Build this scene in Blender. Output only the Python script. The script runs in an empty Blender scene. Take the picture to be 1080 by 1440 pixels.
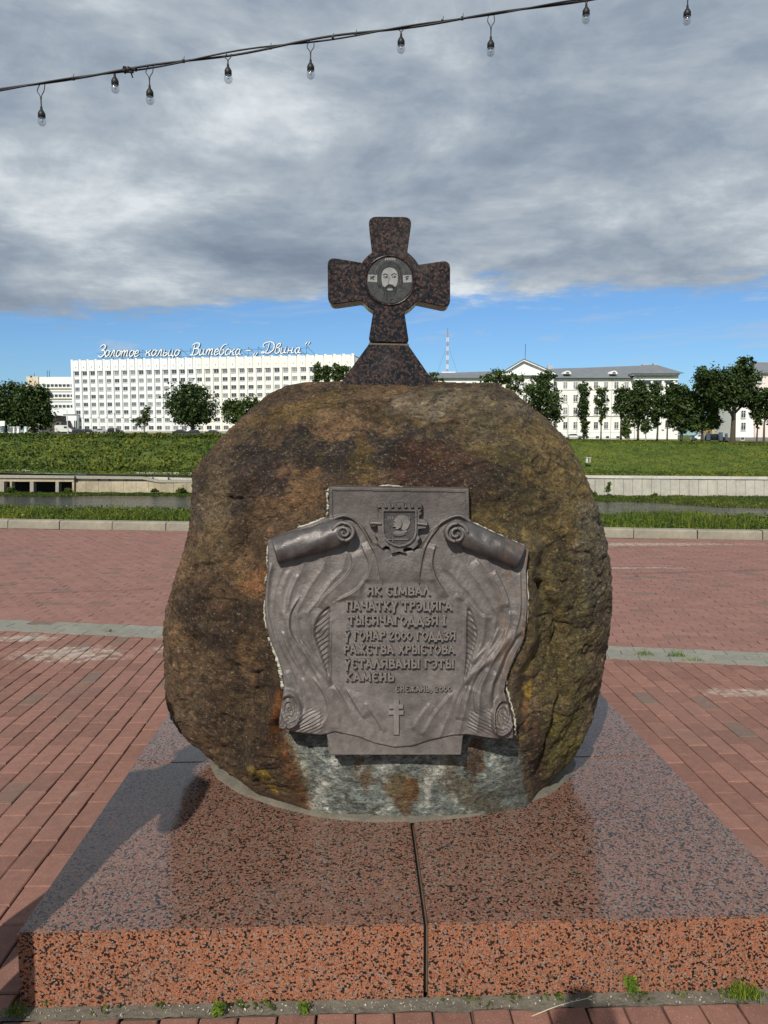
import bpy, bmesh, math, random
import numpy as np
from mathutils import Vector, Matrix, Euler
from mathutils.geometry import tessellate_polygon

scene = bpy.context.scene
rnd = random.Random(7)
R = math.radians

# ------------------------------------------------------------------ camera
PITCH = R(5.6); F = 1050.0; EYE = 1.6
cam_data = bpy.data.cameras.new('camera')
cam_data.sensor_fit = 'VERTICAL'; cam_data.sensor_height = 36.0
cam_data.lens = F / 1440.0 * 36.0
cam_data.clip_start = 0.02; cam_data.clip_end = 5000
cam = bpy.data.objects.new('camera', cam_data)
scene.collection.objects.link(cam)
cam.location = (0, 0, EYE); cam.rotation_euler = (math.pi / 2 - PITCH, 0, 0)
scene.camera = cam

# ------------------------------------------------------------------ light and exposure
SUN_EL = R(38.7); SX, SY = -0.2924, -0.9563
sun_vec = Vector((SX * math.cos(SUN_EL), SY * math.cos(SUN_EL), math.sin(SUN_EL)))
sd = bpy.data.lights.new('sun', 'SUN'); sd.energy = 5.0; sd.angle = R(0.55); sd.color = (1.0, 0.935, 0.835)
sun = bpy.data.objects.new('sun', sd); scene.collection.objects.link(sun)
sun.rotation_euler = (-sun_vec).to_track_quat('-Z', 'Y').to_euler()
sun.location = sun_vec * 50

vs = scene.view_settings
vs.view_transform = 'Standard'; vs.look = 'None'; vs.gamma = 1.0; vs.use_curve_mapping = False
vs.exposure = -0.12


class G:
    """thin wrapper that makes node trees short to write"""
    def __init__(s, nt): s.nt = nt
    def n(s, t, ins=None, **props):
        nd = s.nt.nodes.new('ShaderNode' + t)
        for k, v in props.items(): setattr(nd, k, v)
        for k, v in (ins or {}).items(): s.set(nd.inputs[k], v)
        return nd
    def set(s, sock, v):
        if isinstance(v, bpy.types.NodeSocket): s.nt.links.new(v, sock)
        elif isinstance(v, (tuple, list)) and sock.type == 'RGBA' and len(v) == 3: sock.default_value = (*v, 1)
        else: sock.default_value = v
    def math(s, op, a, b=0.0, c=None, clamp=False):
        nd = s.nt.nodes.new('ShaderNodeMath'); nd.operation = op; nd.use_clamp = clamp
        s.set(nd.inputs[0], a); s.set(nd.inputs[1], b)
        if c is not None: s.set(nd.inputs[2], c)
        return nd.outputs[0]
    def vm(s, op, a, b=None, scale=None):
        nd = s.nt.nodes.new('ShaderNodeVectorMath'); nd.operation = op
        s.set(nd.inputs[0], a)
        if b is not None: s.set(nd.inputs[1], b)
        if scale is not None: s.set(nd.inputs['Scale'], scale)
        return nd.outputs[0]
    def noise(s, vec, scale, detail=4, rough=0.55, dist=0.0, col=False):
        nd = s.n('TexNoise', {'Vector': vec, 'Scale': scale, 'Detail': detail, 'Roughness': rough, 'Distortion': dist})
        return nd.outputs['Color'] if col else nd.outputs['Fac']
    def voro(s, vec, scale, feature='F1', rnd_=1.0, out='Distance'):
        nd = s.n('TexVoronoi', {'Vector': vec, 'Scale': scale, 'Randomness': rnd_}, feature=feature)
        return nd.outputs[out]
    def ramp(s, fac, stops, interp='LINEAR'):
        nd = s.n('ValToRGB', {'Fac': fac}); cr = nd.color_ramp; cr.interpolation = interp
        while len(cr.elements) < len(stops): cr.elements.new(0.5)
        for e, (p, c) in zip(cr.elements, stops):
            e.position = p; e.color = (c, c, c, 1) if isinstance(c, (int, float)) else (*c, 1)
        return nd.outputs['Color']
    def mix(s, fac, a, b, blend='MIX'):
        nd = s.nt.nodes.new('ShaderNodeMix'); nd.data_type = 'RGBA'; nd.blend_type = blend
        s.set(nd.inputs[0], fac); s.set(nd.inputs[6], a); s.set(nd.inputs[7], b)
        return nd.outputs[2]
    def remap(s, v, a, b, c=0.0, d=1.0):
        nd = s.n('MapRange', {'Value': v, 'From Min': a, 'From Max': b, 'To Min': c, 'To Max': d})
        return nd.outputs[0]
    def smooth(s, v, a, b):
        nd = s.n('MapRange', {'Value': v, 'From Min': a, 'From Max': b}, interpolation_type='SMOOTHSTEP')
        return nd.outputs[0]
    def bump(s, h, strength=0.5, dist=0.01, normal=None):
        ins = {'Height': h, 'Strength': strength, 'Distance': dist}
        if normal is not None: ins['Normal'] = normal
        return s.n('Bump', ins).outputs[0]
    def pos(s): return s.n('NewGeometry').outputs['Position']
    def obj(s): return s.n('TexCoord').outputs['Object']


def material(name, base=(0.5, 0.5, 0.5), rough=0.6, metal=0.0, spec=0.5):
    m = bpy.data.materials.new(name); m.use_nodes = True
    b = m.node_tree.nodes['Principled BSDF']
    b.inputs['Base Color'].default_value = (*base, 1)
    b.inputs['Roughness'].default_value = rough
    b.inputs['Metallic'].default_value = metal
    b.inputs['Specular IOR Level'].default_value = spec
    return m, G(m.node_tree), b


def varied(name, base, rough=0.7, amount=0.25, scale=6.0, bump=0.2, bdist=0.004, metal=0.0, spec=0.4, islands=0.0):
    """plain material with uneven colour, uneven gloss and fine relief"""
    m, g, b = material(name, base, rough, metal, spec)
    p = g.obj()
    n1 = g.noise(p, scale, 6, 0.6); n2 = g.noise(p, scale * 7, 4, 0.6)
    f = g.math('ADD', g.math('MULTIPLY', n1, 0.65), g.math('MULTIPLY', n2, 0.35))
    lo = tuple(c * (1 - amount) for c in base); hi = tuple(min(1, c * (1 + amount)) for c in base)
    c = g.ramp(f, [(0.3, lo), (0.7, hi)])
    if islands:
        rn = g.n('NewGeometry').outputs['Random Per Island']
        c = g.mix(1.0, c, g.ramp(rn, [(0, 1 - islands), (1, 1 + islands)]), 'MULTIPLY')
    g.set(b.inputs['Base Color'], c)
    g.set(b.inputs['Roughness'], g.remap(n1, 0.3, 0.7, max(0.05, rough - 0.1), min(1, rough + 0.1)))
    if bump: g.set(b.inputs['Normal'], g.bump(n2, bump, bdist))
    return m


# ------------------------------------------------------------------ world: sky with a cloud deck
world = bpy.data.worlds.new('World'); scene.world = world; world.use_nodes = True
wnt = world.node_tree; wnt.nodes.clear(); w = G(wnt)
SKY_STRENGTH = 0.1
sky = w.n('TexSky', sky_type='NISHITA', sun_disc=False, sun_elevation=SUN_EL,
          sun_rotation=math.atan2(SX, SY), altitude=150.0, air_density=1.0, dust_density=0.6, ozone_density=1.6)
d = w.n('TexCoord').outputs['Generated']
sp = w.n('SeparateXYZ', {0: d})
dx, dy, dz = sp.outputs
up = w.math('MAXIMUM', dz, 0.0)
den = w.math('ADD', up, 0.10)
cx = w.math('DIVIDE', dx, den); cy = w.math('DIVIDE', dy, den)
cp = w.n('CombineXYZ', {0: cx, 1: cy, 2: 0.37}).outputs[0]
cpl = w.n('CombineXYZ', {0: w.math('MULTIPLY', cx, 0.55), 1: cy, 2: 1.3}).outputs[0]
big = w.noise(cpl, 0.85, 5, 0.55, 0.2)
mid = w.noise(cpl, 2.3, 7, 0.6, 0.15)
fin = w.noise(cp, 7.0, 6, 0.6, 0.1)
ang = w.noise(w.n('CombineXYZ', {0: w.math('MULTIPLY', dx, 3.6), 1: w.math('MULTIPLY', dy, 3.6), 2: w.math('MULTIPLY', dz, 7.5)}).outputs[0], 1.1, 9, 0.60, 0.35)
body = w.math('ADD', w.math('ADD', w.math('MULTIPLY', big, 0.30), w.math('MULTIPLY', mid, 0.16)), w.math('ADD', w.math('MULTIPLY', fin, 0.10), w.math('MULTIPLY', ang, 0.46)))
K = 1.0 / SKY_STRENGTH
def k(c): return tuple(v * K for v in c)
cloud = w.ramp(body, [(0.40, (0.225, 0.28, 0.365)), (0.475, (0.325, 0.39, 0.475)), (0.54, (0.47, 0.535, 0.60)), (0.62, (0.80, 0.85, 0.89))])
cloud = w.vm('SCALE', cloud, scale=K)
# where the deck ends above the horizon (its lower edge is ragged and drops to the left)
edge = w.math('ADD', dz, w.math('MULTIPLY', w.math('MAXIMUM', w.math('MULTIPLY', dx, -1.0), 0.0), 0.11))
edge = w.math('ADD', edge, w.math('MULTIPLY', w.math('SUBTRACT', mid, 0.5), 0.11))
edge = w.math('ADD', edge, w.math('MULTIPLY', w.math('SUBTRACT', fin, 0.5), 0.05))
hole = w.n('VectorMath', {0: w.vm('NORMALIZE', d), 1: (0.4410, 0.8520, 0.2450)}, operation='DOT_PRODUCT').outputs['Value']
hole = w.math('MULTIPLY', w.smooth(w.math('ADD', hole, w.math('MULTIPLY', w.math('SUBTRACT', ang, 0.5), 0.02)), 0.9978, 0.9995), 0.22)
deck = w.smooth(w.math('SUBTRACT', edge, hole), 0.172, 0.204)
# long thin streaks in the clear band
st = w.n('CombineXYZ', {0: w.math('MULTIPLY', dx, 2.2), 1: w.math('MULTIPLY', dy, 2.2), 2: w.math('MULTIPLY', w.math('ADD', dz, w.math('MULTIPLY', dx, -0.08)), 26.0)}).outputs[0]
streak = w.noise(st, 1.3, 6, 0.6, 0.3)
wisp = w.math('MULTIPLY', w.smooth(streak, 0.53, 0.72), w.smooth(dz, 0.01, 0.05))
wisp = w.math('MULTIPLY', wisp, 0.55)
pf = w.n('CombineXYZ', {0: w.math('MULTIPLY', dx, 9.0), 1: w.math('MULTIPLY', dy, 9.0), 2: w.math('MULTIPLY', dz, 40.0)}).outputs[0]
puff = w.math('MULTIPLY', w.smooth(w.noise(pf, 1.2, 6, 0.6), 0.62, 0.74), 0.45)
thin = w.math('MAXIMUM', wisp, puff)
blue = w.mix(1.0, sky.outputs[0], (0.62, 0.90, 1.22, 1), 'MULTIPLY')
c1 = w.mix(thin, blue, (*k((0.52, 0.60, 0.72)), 1))
c2 = w.mix(deck, c1, cloud)
bg = w.n('Background', {'Color': c2, 'Strength': SKY_STRENGTH})
out = w.n('OutputWorld', {'Surface': bg.outputs[0]})


# ------------------------------------------------------------------ helpers
def ray(px, py):
    x = (px - 540) / F; v = (720 - py) / F
    return np.array([x, math.cos(PITCH) + v * math.sin(PITCH), -math.sin(PITCH) + v * math.cos(PITCH)])
def at_y(px, py, Y):
    r = ray(px, py); return Vector((r[0] * Y / r[1], Y, EYE + r[2] * Y / r[1]))
def at_z(px, py, Z):
    r = ray(px, py); t = (Z - EYE) / r[2]; return Vector((r[0] * t, r[1] * t, Z))
def project(P):
    """world points (n,3) -> photo pixels, used to lay stains out on the stone"""
    P = np.asarray(P); q = P - np.array([0, 0, EYE])
    zc = q[:, 1] * math.cos(PITCH) - q[:, 2] * math.sin(PITCH)
    v = (q[:, 1] * math.sin(PITCH) + q[:, 2] * math.cos(PITCH)) / zc
    return 540 + F * q[:, 0] / zc, 720 - F * v

COL = scene.collection
def tag(o, label=None, cat=None, group=None, kind=None):
    if label: o['label'] = label
    if cat: o['category'] = cat
    if group: o['group'] = group
    if kind: o['kind'] = kind
    return o
def empty(name, loc=(0, 0, 0), rz=0.0, parent=None):
    o = bpy.data.objects.new(name, None); COL.objects.link(o)
    o.location = loc; o.rotation_euler = (0, 0, rz); o.empty_display_size = 0.2
    if parent: o.parent = parent
    return o
def link(name, me, mats=(), parent=None, smooth=False, loc=None):
    if not isinstance(mats, (list, tuple)): mats = [mats]
    if len(me.materials) == 0:
        for m in mats: me.materials.append(m)
    if smooth: me.shade_smooth()
    o = bpy.data.objects.new(name, me); COL.objects.link(o)
    if parent: o.parent = parent
    if loc is not None: o.location = loc
    return o
def mesh_np(name, verts, quads=None, tris=None):
    me = bpy.data.meshes.new(name)
    verts = np.asarray(verts, dtype=np.float32).reshape(-1, 3)
    me.vertices.add(len(verts)); me.vertices.foreach_set('co', verts.ravel())
    loops = []; starts = []; tot = 0
    if quads is not None and len(quads):
        q = np.asarray(quads, dtype=np.int32).reshape(-1, 4)
        loops.append(q.ravel()); starts.append(np.arange(len(q), dtype=np.int32) * 4 + tot); tot += q.size
    if tris is not None and len(tris):
        q = np.asarray(tris, dtype=np.int32).reshape(-1, 3)
        loops.append(q.ravel()); starts.append(np.arange(len(q), dtype=np.int32) * 3 + tot); tot += q.size
    L = np.concatenate(loops); S = np.concatenate(starts)
    me.loops.add(len(L)); me.loops.foreach_set('vertex_index', L)
    me.polygons.add(len(S)); me.polygons.foreach_set('loop_start', S)
    me.update(calc_edges=True); me.validate()
    return me

class MB:
    """collects simple solids that end up in one mesh object"""
    def __init__(s): s.v = []; s.f = []; s.m = []
    def add(s, vs_, fs_, mi=0):
        b = len(s.v); s.v += [tuple(v) for v in vs_]; s.f += [tuple(i + b for i in f) for f in fs_]; s.m += [mi] * len(fs_)
        return s
    def box(s, x0, x1, y0, y1, z0, z1, mi=0):
        return s.add([(x0, y0, z0), (x1, y0, z0), (x1, y1, z0), (x0, y1, z0), (x0, y0, z1), (x1, y0, z1), (x1, y1, z1), (x0, y1, z1)],
                     [(0, 3, 2, 1), (4, 5, 6, 7), (0, 1, 5, 4), (1, 2, 6, 5), (2, 3, 7, 6), (3, 0, 4, 7)], mi)
    def tube(s, pts, rad, n=8, mi=0, caps=True):
        pts = [Vector(p) for p in pts]
        if not isinstance(rad, (list, tuple)): rad = [rad] * len(pts)
        rings = []; up = None
        for i, p in enumerate(pts):
            t = (pts[min(i + 1, len(pts) - 1)] - pts[max(i - 1, 0)])
            t = t.normalized() if t.length > 1e-9 else Vector((0, 0, 1))
            if up is None: up = Vector((0, 0, 1)) if abs(t.z) < 0.9 else Vector((1, 0, 0))
            a = t.cross(up); a = a.normalized() if a.length > 1e-6 else t.orthogonal().normalized()
            b = t.cross(a).normalized(); up = -b if False else up
            rings.append([p + a * (rad[i] * math.cos(2 * math.pi * k_ / n)) + b * (rad[i] * math.sin(2 * math.pi * k_ / n)) for k_ in range(n)])
        vv = [q for r in rings for q in r]; ff = []
        for i in range(len(pts) - 1):
            for k_ in range(n):
                ff.append((i * n + k_, i * n + (k_ + 1) % n, (i + 1) * n + (k_ + 1) % n, (i + 1) * n + k_))
        if caps: ff.append(tuple(range(n))[::-1]); ff.append(tuple((len(pts) - 1) * n + k_ for k_ in range(n)))
        return s.add(vv, ff, mi)
    def lathe(s, prof, c=(0, 0, 0), n=16, mi=0):
        vv = []; ff = []
        for r, z in prof:
            for k_ in range(n):
                a = 2 * math.pi * k_ / n; vv.append((c[0] + r * math.cos(a), c[1] + r * math.sin(a), c[2] + z))
        for i in range(len(prof) - 1):
            for k_ in range(n):
                ff.append((i * n + k_, i * n + (k_ + 1) % n, (i + 1) * n + (k_ + 1) % n, (i + 1) * n + k_))
        ff.append(tuple(range(n))[::-1]); ff.append(tuple((len(prof) - 1) * n + k_ for k_ in range(n)))
        return s.add(vv, ff, mi)
    def prism(s, pts, fn, h0, h1, mi=0, inset=0.0, bev=0.0):
        """pts: closed 2D outline; fn(u, v, h) -> 3D. h1 is the front"""
        n = len(pts); tri = tessellate_polygon([[Vector((p[0], p[1], 0)) for p in pts]])
        A = [fn(p[0], p[1], h0) for p in pts]; vv = list(A)
        if inset:
            cxm = sum(p[0] for p in pts) / n; cym = sum(p[1] for p in pts) / n
            area = sum(pts[i][0] * pts[(i + 1) % n][1] - pts[(i + 1) % n][0] * pts[i][1] for i in range(n))
            sg = 1 if area > 0 else -1
            ins = []
            for i in range(n):
                p0, p1, p2 = pts[i - 1], pts[i], pts[(i + 1) % n]
                e1 = Vector((p1[0] - p0[0], p1[1] - p0[1])); e2 = Vector((p2[0] - p1[0], p2[1] - p1[1]))
                if e1.length < 1e-9: e1 = e2
                if e2.length < 1e-9: e2 = e1
                e1.normalize(); e2.normalize()
                nn = Vector((-e1.y - e2.y, e1.x + e2.x)) * sg
                nn = nn.normalized() if nn.length > 1e-6 else Vector((0, 0))
                ins.append((p1[0] + nn.x * inset, p1[1] + nn.y * inset))
            hm = h1 - math.copysign(min(bev or 1e9, abs(h1 - h0) * 0.5), h1 - h0)
            B = [fn(p[0], p[1], hm) for p in pts]; C = [fn(p[0], p[1], h1) for p in ins]
            vv = A + B + C; ff = []
            for i in range(n):
                j = (i + 1) % n
                ff.append((i, j, n + j, n + i)); ff.append((n + i, n + j, 2 * n + j, 2 * n + i))
            for t in tri: ff.append(tuple(2 * n + i for i in t)); ff.append(tuple(t)[::-1])
        else:
            B = [fn(p[0], p[1], h1) for p in pts]; vv = A + B; ff = [(i, (i + 1) % n, n + (i + 1) % n, n + i) for i in range(n)]
            for t in tri: ff.append(tuple(n + i for i in t)); ff.append(tuple(t)[::-1])
        return s.add(vv, ff, mi)
    def mesh(s, name, fix=True):
        me = bpy.data.meshes.new(name); me.from_pydata(s.v, [], s.f); me.update()
        me.polygons.foreach_set('material_index', s.m)
        if fix:
            bm = bmesh.new(); bm.from_mesh(me); bmesh.ops.recalc_face_normals(bm, faces=bm.faces); bm.to_mesh(me); bm.free()
        return me
    def build(s, name, mats, parent=None, smooth=False, loc=None, fix=True):
        me = s.mesh(name, fix)
        for m in (mats if isinstance(mats, (list, tuple)) else [mats]): me.materials.append(m)
        return link(name, me, (), parent, smooth, loc)

def round_poly(pts, seg=5):
    """pts: (x, y, r) -> outline with rounded corners"""
    out_ = []; n = len(pts)
    for i in range(n):
        p = Vector(pts[i][:2]); r = pts[i][2] if len(pts[i]) > 2 else 0
        if r <= 0: out_.append((p.x, p.y)); continue
        a = Vector(pts[i - 1][:2]) - p; b = Vector(pts[(i + 1) % n][:2]) - p
        r_ = min(r, a.length * 0.5, b.length * 0.5); a.normalize(); b.normalize()
        A = p + a * r_; B = p + b * r_
        for k_ in range(seg + 1):
            t = k_ / seg; q = A * (1 - t) ** 2 + p * 2 * t * (1 - t) + B * t * t
            out_.append((q.x, q.y))
    return out_
def spline(pts, per=6, closed=False):
    P = [np.array(p, float) for p in pts]; n = len(P); out_ = []
    rng = range(n if closed else n - 1)
    for i in rng:
        p0 = P[(i - 1) % n] if (closed or i > 0) else P[0]; p1 = P[i]; p2 = P[(i + 1) % n]
        p3 = P[(i + 2) % n] if (closed or i + 2 < n) else P[-1]
        for k_ in range(per):
            t = k_ / per
            out_.append(0.5 * ((2 * p1) + (-p0 + p2) * t + (2 * p0 - 5 * p1 + 4 * p2 - p3) * t * t + (-p0 + 3 * p1 - 3 * p2 + p3) * t ** 3))
    if not closed: out_.append(P[-1])
    return out_

# numpy gradient noise
_rs = np.random.RandomState(11)
_perm = np.concatenate([_rs.permutation(256)] * 3)
_grad = _rs.normal(size=(256, 3)); _grad /= np.linalg.norm(_grad, axis=1)[:, None]
def gnoise(P):
    P = np.asarray(P, float); I = np.floor(P).astype(int); Fr = P - I; I &= 255
    U = Fr * Fr * Fr * (Fr * (Fr * 6 - 15) + 10); res = 0
    for a in (0, 1):
        for b in (0, 1):
            for c in (0, 1):
                h = _perm[_perm[_perm[(I[:, 0] + a) & 255] + ((I[:, 1] + b) & 255)] + ((I[:, 2] + c) & 255)]
                g_ = _grad[h]; dd = Fr - np.array([a, b, c])
                wgt = (U[:, 0] if a else 1 - U[:, 0]) * (U[:, 1] if b else 1 - U[:, 1]) * (U[:, 2] if c else 1 - U[:, 2])
                res = res + wgt * np.einsum('ij,ij->i', g_, dd)
    return res
def fbm(P, octv=4, gain=0.5, lac=2.03, ridge=False):
    a = 1.0; s_ = 0; tot = 0; Q = np.array(P, float)
    for _ in range(octv):
        v = gnoise(Q)
        if ridge: v = 1 - 2 * np.abs(v) * 1.6
        s_ = s_ + a * v; tot += a; a *= gain; Q = Q * lac + 17.3
    return s_ / tot
def sstep(x, a, b):
    t = np.clip((x - a) / (b - a), 0, 1); return t * t * (3 - 2 * t)
def poly_sd(u, v, poly):
    """signed distance to a closed polygon, positive inside"""
    d2 = np.full(u.shape, 1e18); ins = np.zeros(u.shape, bool); n = len(poly)
    for i in range(n):
        x0, y0 = poly[i]; x1, y1 = poly[(i + 1) % n]; ex, ey = x1 - x0, y1 - y0
        L = ex * ex + ey * ey + 1e-12
        t = np.clip(((u - x0) * ex + (v - y0) * ey) / L, 0, 1)
        d2 = np.minimum(d2, (u - x0 - t * ex) ** 2 + (v - y0 - t * ey) ** 2)
        c = ((y0 > v) != (y1 > v)) & (u < (x1 - x0) * (v - y0) / (y1 - y0 + 1e-12) + x0)
        ins ^= c
    dd = np.sqrt(d2); return np.where(ins, dd, -dd)
def line_sd(u, v, pts):
    """distance to an open polyline, sign by side, and position along it (0..1)"""
    best = np.full(u.shape, 1e18); sg = np.ones(u.shape); al = np.zeros(u.shape); n = len(pts) - 1
    for i in range(n):
        x0, y0 = pts[i][:2]; x1, y1 = pts[i + 1][:2]; ex, ey = x1 - x0, y1 - y0; L = ex * ex + ey * ey + 1e-12
        t = np.clip(((u - x0) * ex + (v - y0) * ey) / L, 0, 1)
        d2 = (u - x0 - t * ex) ** 2 + (v - y0 - t * ey) ** 2; m_ = d2 < best
        cr = (u - x0) * ey - (v - y0) * ex
        best = np.where(m_, d2, best); sg = np.where(m_, np.sign(cr), sg); al = np.where(m_, (i + t) / n, al)
    return np.sqrt(best) * sg, al

def copy_tree(o, parent=None):
    c = o.copy(); COL.objects.link(c)
    if parent: c.parent = parent
    for ch in list(o.children): copy_tree(ch, c)
    return c

# ================================================================== materials
def granite(name, colours, scale, rough, grain_rough=0.0, coat=0.0, darken=1.0, spec=.5):
    m, g, b = material(name, colours[0], rough, spec=spec)
    p = g.obj()
    wob = g.vm('SCALE', g.noise(p, scale * 0.9, 2, 0.5, col=True), scale=0.9 / scale)
    q = g.vm('ADD', p, wob)
    cell = g.voro(q, scale, out='Color'); sep = g.n('SeparateColor', {0: cell})
    cell2 = g.voro(q, scale * 2.3, out='Color'); sep2 = g.n('SeparateColor', {0: cell2})
    big = g.noise(p, 2.2, 3, 0.5)
    v = g.math('ADD', g.math('MULTIPLY', sep.outputs[0], 0.84), g.math('MULTIPLY', g.math('SUBTRACT', big, 0.5), 0.25))
    c = g.ramp(v, [(0.0, colours[3]), (0.15, colours[3]), (0.18, colours[2]), (0.27, colours[2]), (0.31, colours[0]), (0.62, colours[1]), (0.85, colours[0])])
    black = g.math('GREATER_THAN', sep2.outputs[1], 0.85)
    c = g.mix(g.math('MULTIPLY', black, 0.85), c, colours[3])
    tone = g.noise(p, scale * 5, 3, 0.6)
    c = g.mix(1.0, c, g.ramp(tone, [(0.3, 0.72), (0.7, 1.2)]), 'MULTIPLY')
    rim = g.voro(q, scale, 'DISTANCE_TO_EDGE')
    c = g.mix(g.math('MULTIPLY', g.math('LESS_THAN', rim, 0.055), 0.45), c, colours[3])
    dirt = g.noise(p, 5.0, 5, 0.65)
    c = g.mix(g.math('MULTIPLY', g.smooth(dirt, 0.5, 0.75), 0.22), c, (0.16, 0.14, 0.115))
    if darken != 1.0: c = g.mix(1.0, c, (darken, darken, darken), 'MULTIPLY')
    g.set(b.inputs['Base Color'], c)
    r2 = g.noise(p, 14, 4, 0.6)
    g.set(b.inputs['Roughness'], g.remap(r2, 0.3, 0.7, rough - 0.05, rough + 0.07))
    g.set(b.inputs['Normal'], g.bump(tone, 0.06, 0.001))
    b.inputs['Coat Weight'].default_value = coat; b.inputs['Coat Roughness'].default_value = 0.10; b.inputs['Coat IOR'].default_value = 1.6
    return m

M_red_granite = granite('red_granite', [(0.37, 0.158, 0.090), (0.29, 0.108, 0.056), (0.27, 0.195, 0.155), (0.014, 0.012, 0.011)], 175, 0.5, spec=.25)
M_top_granite = granite('polished_red_granite', [(0.275, 0.145, 0.102), (0.19, 0.085, 0.058), (0.20, 0.165, 0.145), (0.014, 0.012, 0.011)], 150, 0.15, coat=0.24)
M_dark_granite = granite('dark_granite', [(0.010, 0.007, 0.006), (0.085, 0.045, 0.034), (0.006, 0.005, 0.005), (0.003, 0.003, 0.003)], 125, 0.22, spec=.32)
M_cut_granite = granite('sawn_granite_edge', [(0.30, 0.23, 0.20), (0.34, 0.27, 0.24), (0.24, 0.21, 0.19), (0.12, 0.10, 0.10)], 90, 0.55)

def paving(name, base, islands, var=.17):
    m, g, b = material(name, base, 0.82, spec=0.25)
    p = g.pos()
    if islands: rn = g.n('NewGeometry').outputs['Random Per Island']
    else: rn = g.n('ObjectInfo').outputs['Random']
    fine = g.noise(p, 260, 3, 0.7); med = g.noise(p, 22, 4, 0.6)
    c = g.ramp(rn, [(0.0, tuple(v * (1 - var) for v in base)), (0.5, base), (0.93, tuple(v * 1.10 for v in base)), (0.965, tuple(v * 1.0 for v in base)), (0.98, (0.175, 0.115, 0.09)), (1.0, (0.165, 0.125, 0.10))])
    c = g.mix(1.0, c, g.ramp(fine, [(0.25, 0.72), (0.75, 1.25)]), 'MULTIPLY')
    c = g.mix(1.0, c, g.ramp(med, [(0.3, 0.86), (0.7, 1.10)]), 'MULTIPLY')
    fl = g.voro(p, 95, out='Distance')
    c = g.mix(g.math('MULTIPLY', g.math('LESS_THAN', fl, 0.13), 0.55), c, (0.45, 0.41, 0.37))
    # pale sand and efflorescence left in patches
    n1 = g.noise(p, 1.1, 5, 0.65, 0.3); n2 = g.noise(p, 14, 5, 0.7)
    def patch(x, y, rx, ry):
        s = g.n('SeparateXYZ', {0: p})
        ax = g.math('DIVIDE', g.math('SUBTRACT', s.outputs[0], x), rx); ay = g.math('DIVIDE', g.math('SUBTRACT', s.outputs[1], y), ry)
        q = g.math('ADD', g.math('MULTIPLY', ax, ax), g.math('MULTIPLY', ay, ay))
        return g.math('SUBTRACT', 1.0, q, clamp=True)
    pt = None
    for a in ((-2.35, 5.45, 0.75, 0.38), (-2.9, 5.9, 0.5, 0.2), (2.3, 4.6, 0.6, 0.14), (2.9, 4.72, 0.5, 0.10), (-1.6, 5.6, 0.3, 0.3), (-1.75, 8.6, 1.2, 0.13), (3.0, 9.2, 1.5, 0.10), (3.4, 11.3, 4.0, 0.35)):
        q = patch(*a); pt = q if pt is None else g.math('MAXIMUM', pt, q)
    msk = g.smooth(g.math('ADD', g.math('MULTIPLY', pt, 0.62), g.math('MULTIPLY', g.math('SUBTRACT', n2, 0.5), 1.5)), 0.36, 0.75)
    msk = g.math('MAXIMUM', msk, g.math('MULTIPLY', g.smooth(n1, 0.60, 0.75), g.math('MULTIPLY', g.smooth(n2, 0.45, 0.65), 0.35)))
    c = g.mix(g.math('MULTIPLY', msk, 0.75), c, (0.42, 0.38, 0.32))
    stain = g.smooth(g.noise(p, 0.8, 4, 0.6), 0.55, 0.72)
    c = g.mix(g.math('MULTIPLY', stain, 0.25), c, (0.10, 0.09, 0.08))
    g.set(b.inputs['Base Color'], c)
    g.set(b.inputs['Normal'], g.bump(fine, 0.5, 0.0025))
    return m
M_paver = paving('red_concrete_paver', (0.232, 0.118, 0.090), False)
M_paver_far = paving('red_concrete_paver_far', (0.245, 0.130, 0.106), True, .09)
M_paver_grey = paving('grey_concrete_paver', (0.225, 0.22, 0.185), True, .06)
M_joint = varied('joint_sand', (0.095, 0.080, 0.064), 0.95, 0.45, 3.0, 0.5, 0.004)
M_mortar = varied('grey_mortar', (0.125, 0.112, 0.088), 0.9, 0.4, 12, 0.9, 0.006)
M_white_mortar = varied('white_mortar', (0.42, 0.41, 0.345), 0.95, 0.45, 22, 1.0, 0.006)
M_concrete = varied('weathered_concrete', (0.30, 0.275, 0.225), 0.85, 0.28, 2.5, 0.5, 0.006)
M_steel_dark = varied('dark_steel', (0.05, 0.055, 0.065), 0.5, 0.2, 3, 0)
M_black = varied('black_rubber', (0.012, 0.012, 0.012), 0.55, 0.3, 30, 0.1, 0.001)

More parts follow.
